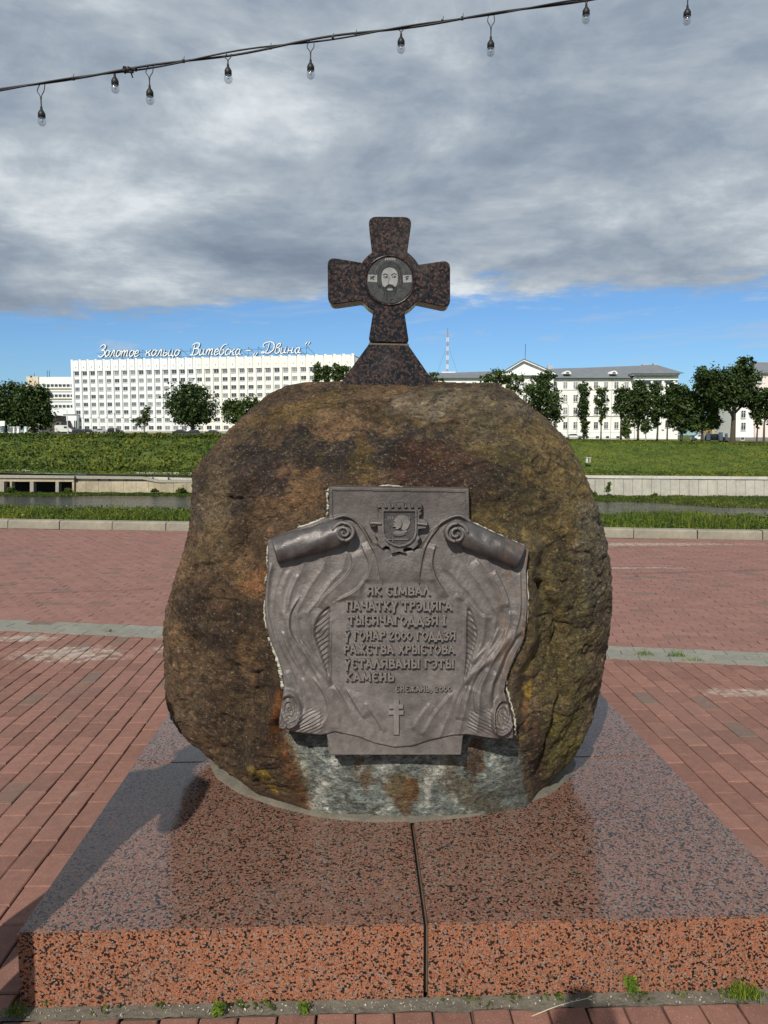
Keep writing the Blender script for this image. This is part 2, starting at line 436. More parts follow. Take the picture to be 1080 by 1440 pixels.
# boulder: colour comes from the stains and lichens on it (attribute written with the shape), grain from nodes
def boulder_material():
    m, g, b = material('lichen_boulder', (0.12, 0.09, 0.06), 0.8, spec=0.35)
    p = g.obj()
    att = g.n('Attribute', attribute_name='stone').outputs['Color']
    wet = g.n('Attribute', attribute_name='gloss').outputs['Fac']
    st = g.vm('MULTIPLY', p, (1.0, 1.0, 1.5))
    f1 = g.noise(st, 28, 8, 0.72, 0.8); f2 = g.noise(g.vm('MULTIPLY', p, (1, 1, 1.7)), 105, 6, 0.78); f3 = g.noise(p, 9, 7, 0.7, 0.5)
    c = g.mix(1.0, att, g.ramp(f1, [(0.30, 0.25), (0.44, 0.70), (0.56, 1.25), (0.70, 2.2)]), 'MULTIPLY')
    c = g.mix(1.0, c, g.ramp(f2, [(0.32, 0.42), (0.68, 1.65)]), 'MULTIPLY')
    c = g.mix(1.0, c, g.ramp(f3, [(0.3, 0.72), (0.7, 1.25)]), 'MULTIPLY')
    lich = g.math('MULTIPLY', g.smooth(g.noise(p, 55, 5, 0.8), 0.56, 0.66), g.smooth(f3, 0.45, 0.62))
    c = g.mix(g.math('MULTIPLY', lich, 0.60), c, (0.27, 0.25, 0.20))
    ms = g.math('MULTIPLY', g.smooth(g.noise(p, 17, 6, 0.75, 0.6), 0.55, 0.66), 0.35)
    c = g.mix(ms, c, (0.115, 0.095, 0.022))
    tanf = g.math('MULTIPLY', g.smooth(g.noise(st, 75, 4, 0.7, 0.6), 0.57, 0.63), 0.55)
    c = g.mix(tanf, c, (0.26, 0.19, 0.105))
    pits = g.math('MULTIPLY', g.smooth(g.noise(st, 62, 4, 0.7, 0.9), 0.41, 0.36), 0.75)
    c = g.mix(pits, c, (0.018, 0.014, 0.011))
    sp_ = g.math('LESS_THAN', g.voro(p, 48, out='Distance'), 0.10)
    c = g.mix(g.math('MULTIPLY', sp_, 0.5), c, (0.45, 0.43, 0.36))
    g.set(b.inputs['Base Color'], c)
    g.set(b.inputs['Roughness'], g.math('SUBTRACT', g.remap(f1, 0.3, 0.7, 0.62, 0.9), g.math('MULTIPLY', wet, 0.32)))
    h = g.math('ADD', g.math('MULTIPLY', f1, 0.85), g.math('MULTIPLY', f2, 0.45))
    h = g.math('ADD', h, g.math('MULTIPLY', f3, 0.12))
    h = g.math('SUBTRACT', h, g.math('MULTIPLY', pits, 0.25))
    g.set(b.inputs['Normal'], g.bump(h, 1.0, 0.022))
    return m
M_boulder = boulder_material()

def bronze(name, base, rough):
    m, g, b = material(name, base, rough, metal=0.30, spec=0.5)
    p = g.obj()
    n1 = g.noise(p, 6, 6, 0.65, 0.4); n2 = g.noise(p, 160, 4, 0.7); n3 = g.noise(p, 40, 5, 0.65)
    c = g.ramp(n1, [(0.30, tuple(v * 0.62 for v in base)), (0.5, base), (0.70, tuple(min(1, v * 1.25) for v in base))])
    c = g.mix(1.0, c, g.ramp(n3, [(0.3, 0.78), (0.7, 1.2)]), 'MULTIPLY')
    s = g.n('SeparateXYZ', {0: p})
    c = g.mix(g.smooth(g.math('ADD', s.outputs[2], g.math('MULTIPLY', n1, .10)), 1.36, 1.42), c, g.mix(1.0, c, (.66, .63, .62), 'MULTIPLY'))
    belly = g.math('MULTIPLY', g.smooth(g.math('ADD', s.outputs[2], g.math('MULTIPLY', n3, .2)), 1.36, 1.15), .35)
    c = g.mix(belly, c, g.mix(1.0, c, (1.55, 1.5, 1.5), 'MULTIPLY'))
    rust = g.math('MULTIPLY', g.smooth(s.outputs[0], 0.33, 0.43), g.smooth(g.noise(g.vm('MULTIPLY', p, (1, 1, 0.25)), 26, 5, 0.6), 0.50, 0.66))
    c = g.mix(g.math('MULTIPLY', rust, 0.6), c, (0.19, 0.105, 0.055))
    g.set(b.inputs['Base Color'], c)
    g.set(b.inputs['Roughness'], g.remap(n3, 0.3, 0.7, rough - 0.1, rough + 0.12))
    h = g.math('ADD', g.math('MULTIPLY', n2, 0.4), g.math('MULTIPLY', n3, 0.9))
    g.set(b.inputs['Normal'], g.bump(h, 0.6, 0.0030))
    return m
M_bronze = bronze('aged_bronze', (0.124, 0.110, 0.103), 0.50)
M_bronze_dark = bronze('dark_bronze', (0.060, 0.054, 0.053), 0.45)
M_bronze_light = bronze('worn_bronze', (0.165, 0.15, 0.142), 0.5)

# ================================================================== ground of the square
PL_O = Vector((-1.022, 1.955, 0)); PL_YAW = R(1.9); PL_W, PL_D, PL_H = 2.262, 2.42, 0.230
_ex = Vector((math.cos(PL_YAW), math.sin(PL_YAW), 0)); _ey = Vector((-_ex.y, _ex.x, 0))
def pl(u, v, z=0): return PL_O + _ex * u + _ey * v + Vector((0, 0, z))

KA, KB = Vector((-6.948, 13.417, 0)), Vector((6.116, 11.792, 0)); kdir = (KB - KA).normalized(); kn = Vector((-kdir.y, kdir.x, 0))
SA, SB = Vector((-3.40, 6.52, 0)), Vector((2.885, 5.48, 0)); sdir = (SB - SA).normalized(); sn = Vector((-sdir.y, sdir.x, 0))

g0 = KA - kdir * 60; g1 = KB + kdir * 60
mb = MB(); mb.add([(-70, -25, -0.018), (70, -25, -0.018), (g1.x, g1.y + .05, -0.018), (g0.x, g0.y + .05, -0.018)], [(0, 1, 2, 3)])
ground = mb.build('square_ground', M_joint, fix=False); tag(ground, kind='structure')

def paver_verts(L, W, top=0.0, dep=0.022, ch=0.004):
    x, y = L / 2, W / 2; a, c_ = x - ch, y - ch
    v = [(-x, -y, top - dep), (x, -y, top - dep), (x, y, top - dep), (-x, y, top - dep),
         (-x, -y, top - ch * .8), (x, -y, top - ch * .8), (x, y, top - ch * .8), (-x, y, top - ch * .8),
         (-a, -c_, top), (a, -c_, top), (a, c_, top), (-a, c_, top)]
    f = [(8, 9, 10, 11)]
    for i in range(4):
        j = (i + 1) % 4; f += [(i, j, 4 + j, 4 + i), (4 + i, 4 + j, 8 + j, 8 + i)]
    return v, f

paving_root = empty('brick_paving', (0, 0, 0)); tag(paving_root, kind='structure')
PU, PV = 0.1085, 0.2085
pv_, pf_ = paver_verts(PU - 0.0068, PV - 0.0052)
paver_meshes = []
for k_ in range(4):
    me = bpy.data.meshes.new('paver'); jit = [tuple(c + rnd.uniform(-.0012, .0012) for c in v[:2]) + (v[2],) for v in pv_]
    me.from_pydata(jit, [], pf_); me.materials.append(M_paver); paver_meshes.append(me)
cand = []
for i in range(-60, 75):
    u = (i + 0.5) * PU - 0.035
    for j in range(-14, 40):
        v = (j + (0.5 if i % 2 else 0.0)) * PV - 0.56 + (0.0)
        if u > -0.055 and u < PL_W + 0.055 and v > -0.030 + 0.01 * 0 - 0.02 and v > 0.03 and v < PL_D + 0.1:
            continue
        cut = False
        if -0.05 < v < 0.04 and -0.055 <= u <= PL_W + 0.055: v = -0.0955; cut = True
        P = pl(u, v)
        if (P - SA).dot(sn) > -0.21: continue
        if abs(P.x) > 0.75 * max(P.y, 1.2) + 1.6: continue
        cand.append((P, i, j, cut))
def vis(P):
    if P.y < 1.3: return 9e9
    r_ = abs(P.x) / P.y
    if r_ > 0.56: return 9e9
    if P.y > 4.4 and -0.3 * P.y < P.x < 0.30 * P.y: return 9e9     # behind the stone
    if P.y < 1.80: return 9e9
    return P.length
cand.sort(key=lambda c: vis(c[0]))
stuffV, stuffF = [], []
for n_, (P, i, j, cut) in enumerate(cand):
    tilt = (rnd.gauss(0, .006), rnd.gauss(0, .006)); dz_ = rnd.uniform(-.0022, .0012); yaw = PL_YAW + rnd.gauss(0, .007)
    if n_ < 300 and vis(P) < 1e9:
        o = bpy.data.objects.new('paver', paver_meshes[(i * 7 + j * 3) % 4]); COL.objects.link(o); o.parent = paving_root
        o.scale = (1, .49 if cut else 1, 1); o.location = (P.x, P.y, dz_); o.rotation_euler = (tilt[0], tilt[1], yaw)
    else:
        b0 = len(stuffV); c_, s_ = math.cos(yaw), math.sin(yaw)
        for x, y, z in pv_: stuffV.append((P.x + x * c_ - y * s_, P.y + x * s_ + y * c_, z + dz_ + tilt[0] * y - tilt[1] * x))
        stuffF += [tuple(q + b0 for q in f) for f in pf_]
me = bpy.data.meshes.new('outlying_pavers'); me.from_pydata(stuffV, [], stuffF)
M_paver_isl = paving('red_concrete_paver_outlying', (0.232, 0.118, 0.090), True)
o = link('outlying_pavers', me, M_paver_isl, paving_root); tag(o, kind='stuff')

# band of grey pavers and the interlocking paving beyond it
def wavy(cx, cy, L, W, d1, d2, z, V, Fc, dep=0.022, gap=0.004):
    """one interlocking paver with bent long sides"""
    top = []
    xs = [-.5, -.25, 0, .25, .5]; kx = [0, .010, 0, -.010, 0]
    for sgn in (-1, 1):
        row = [(x * (L - gap), sgn * (W - gap) / 2 + kk) for x, kk in zip(xs, kx)]
        top.append(row if sgn < 0 else row[::-1])
    ring = top[0] + top[1]; n = len(ring); b0 = len(V)
    for (x, y) in ring: P = Vector((cx, cy, 0)) + d1 * x + d2 * y; V.append((P.x, P.y, z))
    for (x, y) in ring: P = Vector((cx, cy, 0)) + d1 * x + d2 * y; V.append((P.x, P.y, z - dep))
    Fc.append(tuple(b0 + i for i in range(n)))
    for i in range(n): Fc.append((b0 + i, b0 + n + i, b0 + n + (i + 1) % n, b0 + (i + 1) % n))
V, Fc = [], []
for row in range(3):
    L = 0.22; off = (row % 2) * 0.11
    for i in range(-34, 36):
        P = SA + sdir * (i * L + off) + sn * (-0.30 + row * 0.115)
        wavy(P.x, P.y, L, 0.115, sdir, sn, 0.004 + rnd.uniform(-.0015, .001), V, Fc)
me = bpy.data.meshes.new('grey_paver_band'); me.from_pydata(V, [], Fc)
band = link('grey_paver_band', me, M_paver_grey); tag(band, kind='structure')
V, Fc = [], []
ddir = (sdir + kdir).normalized(); dn = Vector((-ddir.y, ddir.x, 0))
for row in range(0, 76):
    for i in range(-52, 54):
        P = SA + ddir * (3.2 + i * 0.2 + (row % 2) * 0.1) + dn * (-0.14 + row * 0.102)
        if (P - SA).dot(sn) < -0.05 or (P - KA).dot(kn) > -0.06: continue
        if abs(P.x) > 0.62 * P.y + 0.8: continue
        wavy(P.x, P.y, 0.2, 0.102, ddir, dn, -0.001 + rnd.uniform(-.0025, .0015), V, Fc, gap=0.005)
me = bpy.data.meshes.new('interlocking_pavers'); me.from_pydata(V, [], Fc)
o = link('interlocking_pavers', me, M_paver_far, paving_root); tag(o, kind='stuff')

# kerb of long concrete stones
kerb = empty('concrete_kerb', KA); kerb.rotation_euler = (0, 0, math.atan2(kdir.y, kdir.x)); tag(kerb, kind='structure')
kms = []; M_kerb = varied('kerb_concrete', (0.235, 0.215, 0.168), 0.88, 0.30, 2.2, 0.5, 0.006)
for q in range(3):
    L = 0.985
    prof = [(0, 0), (0.012, .125), (0.035, .148), (0.20, .152), (0.205, 0)]
    vv = []
    for x in (0.006, L): vv += [(x + rnd.uniform(-.003, .003), y, z - .01) for y, z in prof]
    n = len(prof); ff = [(i, i + 1, n + i + 1, n + i) for i in range(n - 1)] + [tuple(range(n)), tuple(range(2 * n - 1, n - 1, -1))]
    me = MB().add(vv, ff).mesh('kerb_stone'); me.materials.append(M_kerb); kms.append(me)
for i in range(-9, 25):
    o = bpy.data.objects.new('kerb_stone', kms[i % 3]); COL.objects.link(o); o.parent = kerb
    o.location = (i * 0.995 + 0.15, rnd.uniform(-.006, .006), rnd.uniform(-.006, .004)); o.rotation_euler = (0, 0, rnd.uniform(-.004, .004))
o = MB().box(-60, -9 * .995 + .1, 0, .2, 0, .14).box(25 * .995 + .2, 75, 0, .2, 0, .14).build('kerb_run', M_concrete, kerb)

# ================================================================== plinth of granite slabs
plinth = empty('granite_plinth', PL_O); plinth.rotation_euler = (0, 0, PL_YAW)
tag(plinth, 'low square plinth of polished red granite slabs under the boulder', 'plinth')
J = 1.098; S = 1.142
def slab(x0, x1, y0, y1, h=PL_H):
    bm = bmesh.new(); bmesh.ops.create_cube(bm, size=1)
    for v in bm.verts: v.co = Vector(((x0 + x1) / 2 + v.co.x * (x1 - x0), (y0 + y1) / 2 + v.co.y * (y1 - y0), h / 2 + v.co.z * h))
    top = [e for e in bm.edges if all(v.co.z > h * .9 for v in e.verts)]
    bmesh.ops.bevel(bm, geom=top, offset=0.004, segments=2, affect='EDGES')
    me = bpy.data.meshes.new('slab'); bm.to_mesh(me); bm.free()
    me.materials.append(M_red_granite); me.materials.append(M_top_granite); me.materials.append(M_cut_granite)
    for p_ in me.polygons:
        if p_.normal.z > 0.95: p_.material_index = 1
        elif p_.normal.z > 0.1: p_.material_index = 2
    return link('slab', me, (), plinth)
slab(0, S - .007, 0, J - .0015); slab(S + .007, PL_W, .003, J - .0015, PL_H - .001)
slab(-.004, S - .004, J + .0015, PL_D, PL_H - .0006); slab(S + .004, PL_W - .003, J + .0015, PL_D, PL_H - .0014)
o = MB().box(.02, PL_W - .02, .03, PL_D - .02, 0, PL_H - .03).build('core', M_joint, plinth)

# rough strip of mortar and grit in front of and beside the plinth
def strip_mesh(L, W, nx, ny, amp, seed, z0=0.0):
    xs = np.linspace(0, L, nx); ys = np.linspace(0, W, ny); X, Y = np.meshgrid(xs, ys, indexing='ij')
    P = np.stack([X.ravel() * 22 + seed, Y.ravel() * 22, np.zeros(X.size)], 1)
    N1 = fbm(P, 4, 0.6).reshape(X.shape); t = Y / W
    Z = z0 + amp * (0.25 + 0.9 * t ** 1.5) + N1 * amp * 1.3
    Yj = Y.copy(); Yj[:, 0] += gnoise(np.stack([xs * 9 + seed, xs * 0, xs * 0], 1)) * 0.03
    verts = np.stack([X, Yj, Z], -1).reshape(-1, 3)
    I = np.arange(nx * ny).reshape(nx, ny)
    q = np.stack([I[:-1, :-1], I[1:, :-1], I[1:, 1:], I[:-1, 1:]], -1).reshape(-1, 4)
    return mesh_np('mortar_strip', verts, q)
ms = link('mortar_strip', strip_mesh(PL_W + .1, 0.046, 620, 20, 0.0065, 3.0), M_mortar, None, True)
ms.location = pl(-.05, -.044, -.001); ms.rotation_euler = (0, 0, PL_YAW)
tag(ms, kind='structure')

# ================================================================== the boulder
BX, BY, BZ = 0.03, 3.10, PL_H
PLQ_Y0, PLQ_K, PLQ_Z0 = 2.452, 0.060, 0.5
PLQ_N = Vector((0, -1, PLQ_K)).normalized()
def plq(px, py, h=0.0):
    r = ray(px, py); t = (PLQ_Y0 + PLQ_K * (EYE - PLQ_Z0)) / (r[1] - PLQ_K * r[2])
    return Vector((r[0] * t, r[1] * t, EYE + r[2] * t)) + PLQ_N * h
PLATE = [(463, 684), (659, 687), (661, 733), (743, 772), (739, 800), (740, 850), (739, 874), (736, 894), (726, 913), (717, 932), (711, 951), (708, 970), (714, 988), (719, 1007), (721, 1023), (720, 1036), (693, 1036), (655, 1031), (648, 1060), (464, 1060), (453, 1031), (417, 1027), (393, 1021), (394, 1007), (396, 992), (398, 976), (400, 960), (398, 944), (392, 925), (384, 907), (375, 878), (373, 850), (375, 820), (378, 790), (377, 760), (464, 727)]

LEFT = [(548, 533), (480, 535), (430, 537), (400, 541), (385, 546), (372, 553), (345, 577), (322, 600), (305, 618), (285, 641), (270, 661), (268, 700), (266, 735), (259, 768), (250, 795), (240, 828), (232, 856), (228, 888), (230, 940), (232, 985), (240, 1015), (258, 1040), (284, 1062)]
RIGHT = [(548, 533), (620, 535), (680, 542), (705, 547), (722, 554), (745, 570), (762, 583), (785, 602), (800, 618), (815, 645), (830, 680), (845, 722), (855, 762), (861, 805), (862, 850), (857, 900), (852, 930), (844, 975), (834, 1015), (822, 1042), (812, 1062)]
def chain(pts, sgn):
    W3 = [at_y(px, py, BY) for px, py in pts]; z = np.array([p.z for p in W3]); x = np.array([p.x for p in W3])
    o_ = np.argsort(z); z = z[o_]; x = x[o_]
    z = np.concatenate([[PL_H - .06, PL_H], z[z > PL_H + .015]]); x = np.concatenate([[-.70 if sgn < 0 else .80] * 2, x[-(len(z) - 2):]])
    return z, x * 1.0
zl, xl = chain(LEFT, -1); zr, xr = chain(RIGHT, 1)
ZTOP = max(zl.max(), zr.max()); ZBOT = PL_H - .05
NL, NA = 500, 760
kk = np.linspace(0, 1, NL); zs = ZTOP - (ZTOP - ZBOT) * (1 - np.cos(kk * math.pi * 0.5)) ** 1.0
zs = ZTOP - (ZTOP - ZBOT) * (kk ** 1.6)
zs[0] = ZTOP - 1e-4
def shrink(z, x):   # the outline seen from the camera is a tangent, a little outside the true half width
    return np.interp(zs, z, x)
xL = shrink(zl, xl); xR = shrink(zr, xr)
apex = np.interp(548, [548], [0]) + at_y(548, 533, BY).x
tp = np.clip((ZTOP - zs) / 0.012, 0, 1) ** 0.5
xL = apex + (xL - apex) * tp; xR = apex + (xR - apex) * tp
xc = (xL + xR) / 2; ax = (xR - xL) / 2 * 0.985
fz = [.17, .230, .30, .40, .50, .80, 1.10, 1.40, 1.55, 1.68, 1.77, 1.81, ZTOP]
fy = [2.585, 2.580, 2.545, 2.515, 2.505, 2.500, 2.510, 2.555, 2.62, 2.73, 2.86, 2.95, 3.08]
yF = np.interp(zs, fz, fy)
bz_ = [.17, .25, .5, 1.0, 1.4, 1.65, 1.8, ZTOP]; by_ = [3.55, 3.62, 3.72, 3.76, 3.66, 3.50, 3.3, 3.12]
yB = np.interp(zs, bz_, by_)
nz = np.interp(zs, [.2, .35, .6, 1.2, 1.6, ZTOP], [1.8, 1.95, 2.35, 2.5, 2.3, 2.0])
T = np.linspace(0, 2 * math.pi, NA, endpoint=False)
ct, st_ = np.cos(T)[None, :], np.sin(T)[None, :]
e = (2.0 / nz)[:, None]
Xb = xc[:, None] + ax[:, None] * np.sign(ct) * np.abs(ct) ** e
sy = np.sign(st_) * np.abs(st_) ** e
Yb = BY + np.where(sy < 0, (BY - yF)[:, None] * sy, (yB - BY)[:, None] * sy)
Zb = np.repeat(zs[:, None], NA, 1)
Pb = np.stack([Xb, Yb, Zb], -1)
du = np.gradient(Pb, axis=0); dv = np.roll(Pb, -1, 1) - np.roll(Pb, 1, 1)
Nb = np.cross(dv, du); Nb /= (np.linalg.norm(Nb, axis=-1, keepdims=True) + 1e-9)
cen = np.array([0.03, 3.1, 1.0]); flip = np.sum(Nb * (Pb - cen), -1, keepdims=True) < 0
Nb = np.where(flip, -Nb, Nb)
Pf = Pb.reshape(-1, 3); Nf = Nb.reshape(-1, 3)
rot = np.array([[.94, 0, .34], [0, 1, 0], [-.34, 0, .94]])
Q = Pf @ rot.T
lum = fbm(Pf * 1.9 + 3.1, 3, 0.5)
mid_ = fbm(Q * np.array([3.4, 4, 6.5]), 4, 0.55)
rdg = fbm(Q * np.array([5, 6, 13.0]) + 9, 4, 0.55, ridge=True)
fin_ = fbm(Q * np.array([22, 26, 46.0]), 3, 0.6)
crk = fbm(Q * np.array([2.0, 3, 3.4]) + 31, 3, 0.5)
crack = np.exp(-(crk / 0.012) ** 2)
bill = np.abs(gnoise(Q * np.array([1.7, 2.0, 2.2]) + 3.7)) ; bill2 = np.abs(gnoise(Q * np.array([4.1, 4.0, 4.6]) + 8.2))
fac2 = np.round(fbm(Q * np.array([2.2, 3, 4.5]) + 55, 2, .5) * 9) / 9
disp = lum * 0.045 - (.25 - bill) * .10 - (.2 - bill2) * .035 + mid_ * 0.026 + (rdg - .3) * 0.005 + fin_ * 0.012 - crack * 0.009 + fac2 * .03 + fbm(Q * np.array([52, 52, 75]), 3, .7, ridge=True) * .0045
u0, v0 = project(Pf)
front = (Pf[:, 1] < BY - 0.12)
sdp = np.full(len(Pf), -99.0)
near = front & (u0 > 330) & (u0 < 790) & (v0 > 640) & (v0 < 1110)
sdp[near] = poly_sd(u0[near], v0[near], PLATE)
botf = np.clip((Pf[:, 2] - PL_H) / .10, 0.25, 1) * np.clip((ZTOP - Pf[:, 2]) / .03, .25, 1)
Pn = Pf + Nf * (disp * botf)[:, None]
# hollow vertical groove down the right side and the broken step at the left top, as on the stone
wgt = sstep(sdp, -30, -4)
# under and close around the plaque the stone is dressed back
ypl = PLQ_Y0 + PLQ_K * (Pn[:, 2] - PLQ_Z0)
tgt = ypl + 0.016 + np.where(v0 < 760, .012, 0) + fin_ * 0.006
Pn[:, 1] = Pn[:, 1] * (1 - wgt) + tgt * wgt
# dressed, cement-washed face below the plaque
WASH = [(398, 1022), (455, 1026), (655, 1028), (724, 1028), (731, 1060), (737, 1095), (742, 1128), (690, 1150), (440, 1152), (434, 1120), (424, 1090), (412, 1055)]
nw = front & (u0 > 340) & (u0 < 800) & (v0 > 980)
sdw = np.full(len(Pf), -99.0); sdw[nw] = poly_sd(u0[nw], v0[nw], WASH)
wq = .88 * sstep(sdw, -30, 12); tq = 2.530 + .052 * (1 - sstep(Pn[:, 2], PL_H, .46)) + .38 * (Pn[:, 0] - .06) ** 2 + fin_ * .012 + mid_ * .010; Pn[:, 1] = Pn[:, 1] * (1 - wq) + tq * wq
# deep seam running down the right side, and the split under it
for seam, dp, wd_ in (([(748, 800), (768, 835), (790, 870), (797, 930), (796, 985), (776, 1050), (760, 1100)], .030, 5), ([(700, 700), (722, 725), (735, 762)], .012, 6), ([(380, 940), (350, 948), (320, 930)], .010, 4), ([(300, 720), (340, 690), (380, 650)], .010, 6), ([(240, 900), (290, 905), (330, 950), (350, 1000)], .016, 10)):
    sel = front & (u0 > seam[0][0] - 90) & (u0 < max(q[0] for q in seam) + 90) if seam[0][0] > 400 else front & (u0 < 420)
    dd_, al_ = line_sd(u0[sel] + gnoise(Pf[sel] * 14) * 12, v0[sel] + gnoise(Pf[sel] * 14 + 9) * 12, [tuple(q) for q in spline(seam, 4)])
    en_ = np.clip(al_ / .12, 0, 1) * np.clip((1 - al_) / .12, 0, 1)
    Pn[sel] -= Nf[sel] * (dp * np.exp(-(dd_ / wd_) ** 2) * en_ - dp * .35 * np.exp(-((dd_ - 14) / 12) ** 2) * en_)[:, None]
# bring the outline onto the surveyed outline
for _ in range(2):
    uu, vv_ = project(Pn); bins = np.arange(530, 1066, 4.0); fl_, fr2 = [], []
    lt = np.array(sorted([(p[1], p[0]) for p in LEFT])); rt = np.array(sorted([(p[1], p[0]) for p in RIGHT]))
    for bv in bins:
        s_ = (np.abs(vv_ - bv) < 4)
        if s_.sum() < 5: fl_.append(0); fr2.append(0); continue
        fl_.append(np.interp(bv, lt[:, 0], lt[:, 1]) - uu[s_].min()); fr2.append(np.interp(bv, rt[:, 0], rt[:, 1]) - uu[s_].max())
    fl_, fr2 = np.array(fl_), np.array(fr2); fl_[:3] = 0; fr2[:3] = 0
    kern = np.ones(5) / 5; fl_ = np.convolve(np.pad(fl_, 2, 'edge'), kern, 'valid'); fr2 = np.convolve(np.pad(fr2, 2, 'edge'), kern, 'valid')
    zc_ = (Pn[:, 1] * math.cos(PITCH) - (Pn[:, 2] - EYE) * math.sin(PITCH))
    wl = sstep(548 - uu, 178, 262); wr_ = sstep(uu - 548, 196, 262)
    Pn[:, 0] += (wl * np.interp(vv_, bins, fl_) + wr_ * np.interp(vv_, bins, fr2)) * zc_ / F
Pn[:, 2] = np.maximum(Pn[:, 2], ZBOT)

# colour of the stone's skin
ju = u0 + gnoise(Pf * 9) * 24 + gnoise(Pf * 31 + 5) * 13; jv = v0 + gnoise(Pf * 9 + 40) * 22 + gnoise(Pf * 31 + 9) * 12
C = np.tile(np.array([.125, .090, .050]), (len(Pf), 1))
def blend(mask, col): 
    global C
    C = C * (1 - mask[:, None]) + np.array(col) * mask[:, None]
def blob(u, v, ru, rv, col, s=1.0, ang=0.0, soft=0.55, only=None):
    ca, sa = math.cos(R(ang)), math.sin(R(ang)); a = ((ju - u) * ca + (jv - v) * sa) / ru; b = (-(ju - u) * sa + (jv - v) * ca) / rv
    q = np.sqrt(a * a + b * b) - EDGE * .42; mk = s * (1 - sstep(q, .62, 1.02)) * front
    if only is not None: mk = mk * only
    blend(mk, col)
EDGE = fbm(Pf * 16 + 12, 5, .68) * 1.6
g1_ = fbm(Pf * 4 + 60, 5, .6); g2_ = fbm(Pf * 11 + 80, 4, .6)
blend(sstep(g1_, .02, .25) * .7, (.075, .060, .040)); blend(sstep(-g1_, .05, .3) * .6, (.17, .135, .075))
OLIVE = (.135, .100, .026); GREY = (.165, .15, .115); DARK = (.040, .031, .028); TAN = (.25, .18, .095)
blob(425, 572, 85, 24, (.20, .15, .045), .85, -22); blob(440, 596, 80, 11, (.26, .20, .12), .75, -14); blob(370, 590, 30, 30, OLIVE, .6); blob(560, 585, 60, 22, OLIVE, .5, 15)
blob(600, 560, 62, 20, (.21, .20, .155), .75); blob(700, 565, 60, 16, (.12, .10, .075), .7, 20)
blob(700, 600, 90, 30, (.10, .085, .05), .7, 25)
blob(310, 690, 30, 62, (.185, .17, .115), .75, 15); blob(300, 760, 34, 45, (.15, .13, .07), .6)
blob(275, 700, 12, 60, (.09, .085, .07), .8)
blob(790, 690, 70, 120, (.185, .135, .045), .8); blob(740, 790, 60, 130, (.105, .082, .034), .7); blob(800, 900, 55, 150, (.120, .100, .036), .75)
blob(835, 780, 22, 90, (.17, .16, .115), .6); blob(770, 640, 80, 26, (.16, .115, .045), .7, 35)
blob(690, 640, 60, 24, (.15, .12, .035), .6, 20); blob(700, 760, 22, 50, OLIVE, .7)
blob(330, 850, 70, 70, (.10, .070, .040), .65); blob(285, 880, 60, 34, (.050, .036, .026), .8, 30); blob(330, 950, 60, 30, (.055, .04, .028), .7, 25)
blob(290, 940, 34, 28, (.19, .15, .085), .55, 20); blob(255, 1000, 34, 40, (.12, .10, .075), .5)
blob(355, 925, 16, 60, TAN, .55, 8); blob(395, 990, 14, 40, DARK, .6)
blob(425, 640, 125, 58, DARK, 1.0, -10); blob(525, 620, 140, 46, (.036, .033, .030), .9); blob(348, 670, 40, 78, DARK, .9, 25)
blob(600, 650, 76, 44, (.062, .029, .019), 1.0); blob(640, 640, 50, 34, (.066, .034, .022), .8, 20); blob(675, 680, 26, 50, (.060, .032, .022), .8, -30)
blob(505, 645, 14, 36, OLIVE, .7); blob(460, 600, 62, 12, TAN, .65, 12); blob(390, 610, 30, 14, TAN, .5, -30)
blob(430, 685, 34, 30, (.18, .125, .065), .8); blob(365, 815, 34, 28, (.25, .14, .06), .8); blob(500, 590, 80, 12, (.22, .16, .085), .7, 8); blob(395, 900, 14, 60, (.045, .032, .026), .7); blob(330, 800, 30, 20, (.20, .14, .07), .5); blob(400, 660, 20, 16, (.25, .165, .09), .4)
blob(430, 730, 60, 28, (.085, .062, .038), .6, -20)
blob(690, 730, 30, 40, (.16, .12, .035), .6)
blob(355, 1085, 34, 8, (.42, .34, .02), .75, 30); blob(385, 1110, 16, 6, (.40, .33, .02), .7, 30); blob(390, 1060, 40, 40, (.075, .048, .028), .7)
blob(742, 930, 12, 24, (.30, .24, .05), .55); blob(745, 975, 8, 16, (.55, .36, .02), .6); blob(738, 1000, 10, 20, (.30, .15, .05), .7)
blob(750, 1075, 26, 60, (.085, .042, .018), .85); blob(735, 1110, 20, 34, (.13, .055, .02), .7)
blob(800, 1040, 26, 60, (.15, .14, .02), .7, 25); blob(775, 1115, 20, 12, (.17, .16, .03), .7); blob(820, 985, 16, 50, (.11, .10, .03), .6, 12)
blob(822, 845, 12, 22, (.24, .22, .08), .6); blob(826, 720, 12, 26, (.20, .19, .15), .5)
inw = sstep(sdw, -5, 5)
blend(inw, (.19, .215, .195))
wn = fbm(Pf * np.array([22, 22, 9]) + 7, 4, .6); wn2 = fbm(Pf * np.array([40, 40, 16]) + 70, 4, .6)
blend(inw * sstep(wn, .05, .25) * .8, (.44, .44, .38)); blend(inw * sstep(-wn2, .08, .3) * .7, (.085, .095, .088))
RUST = (.135, .062, .020)
for a in ((503, 1082, 9, 16, RUST, .8), (518, 1100, 8, 14, RUST, .7), (560, 1112, 27, 28, (.16, .10, .035), .8), (575, 1128, 14, 30, RUST, .8), (630, 1090, 16, 30, (.115, .085, .05), .7),
          (672, 1068, 15, 34, (.085, .045, .022), .9), (655, 1112, 26, 22, (.11, .085, .045), .7), (690, 1128, 30, 16, (.15, .13, .08), .7), (540, 1080, 14, 10, (.5, .5, .45), .6),
          (600, 1110, 9, 26, (.52, .51, .45), .8), (450, 1120, 10, 24, (.50, .49, .43), .7), (470, 1085, 7, 30, (.42, .43, .40), .7)):
    blob(*a, only=inw)
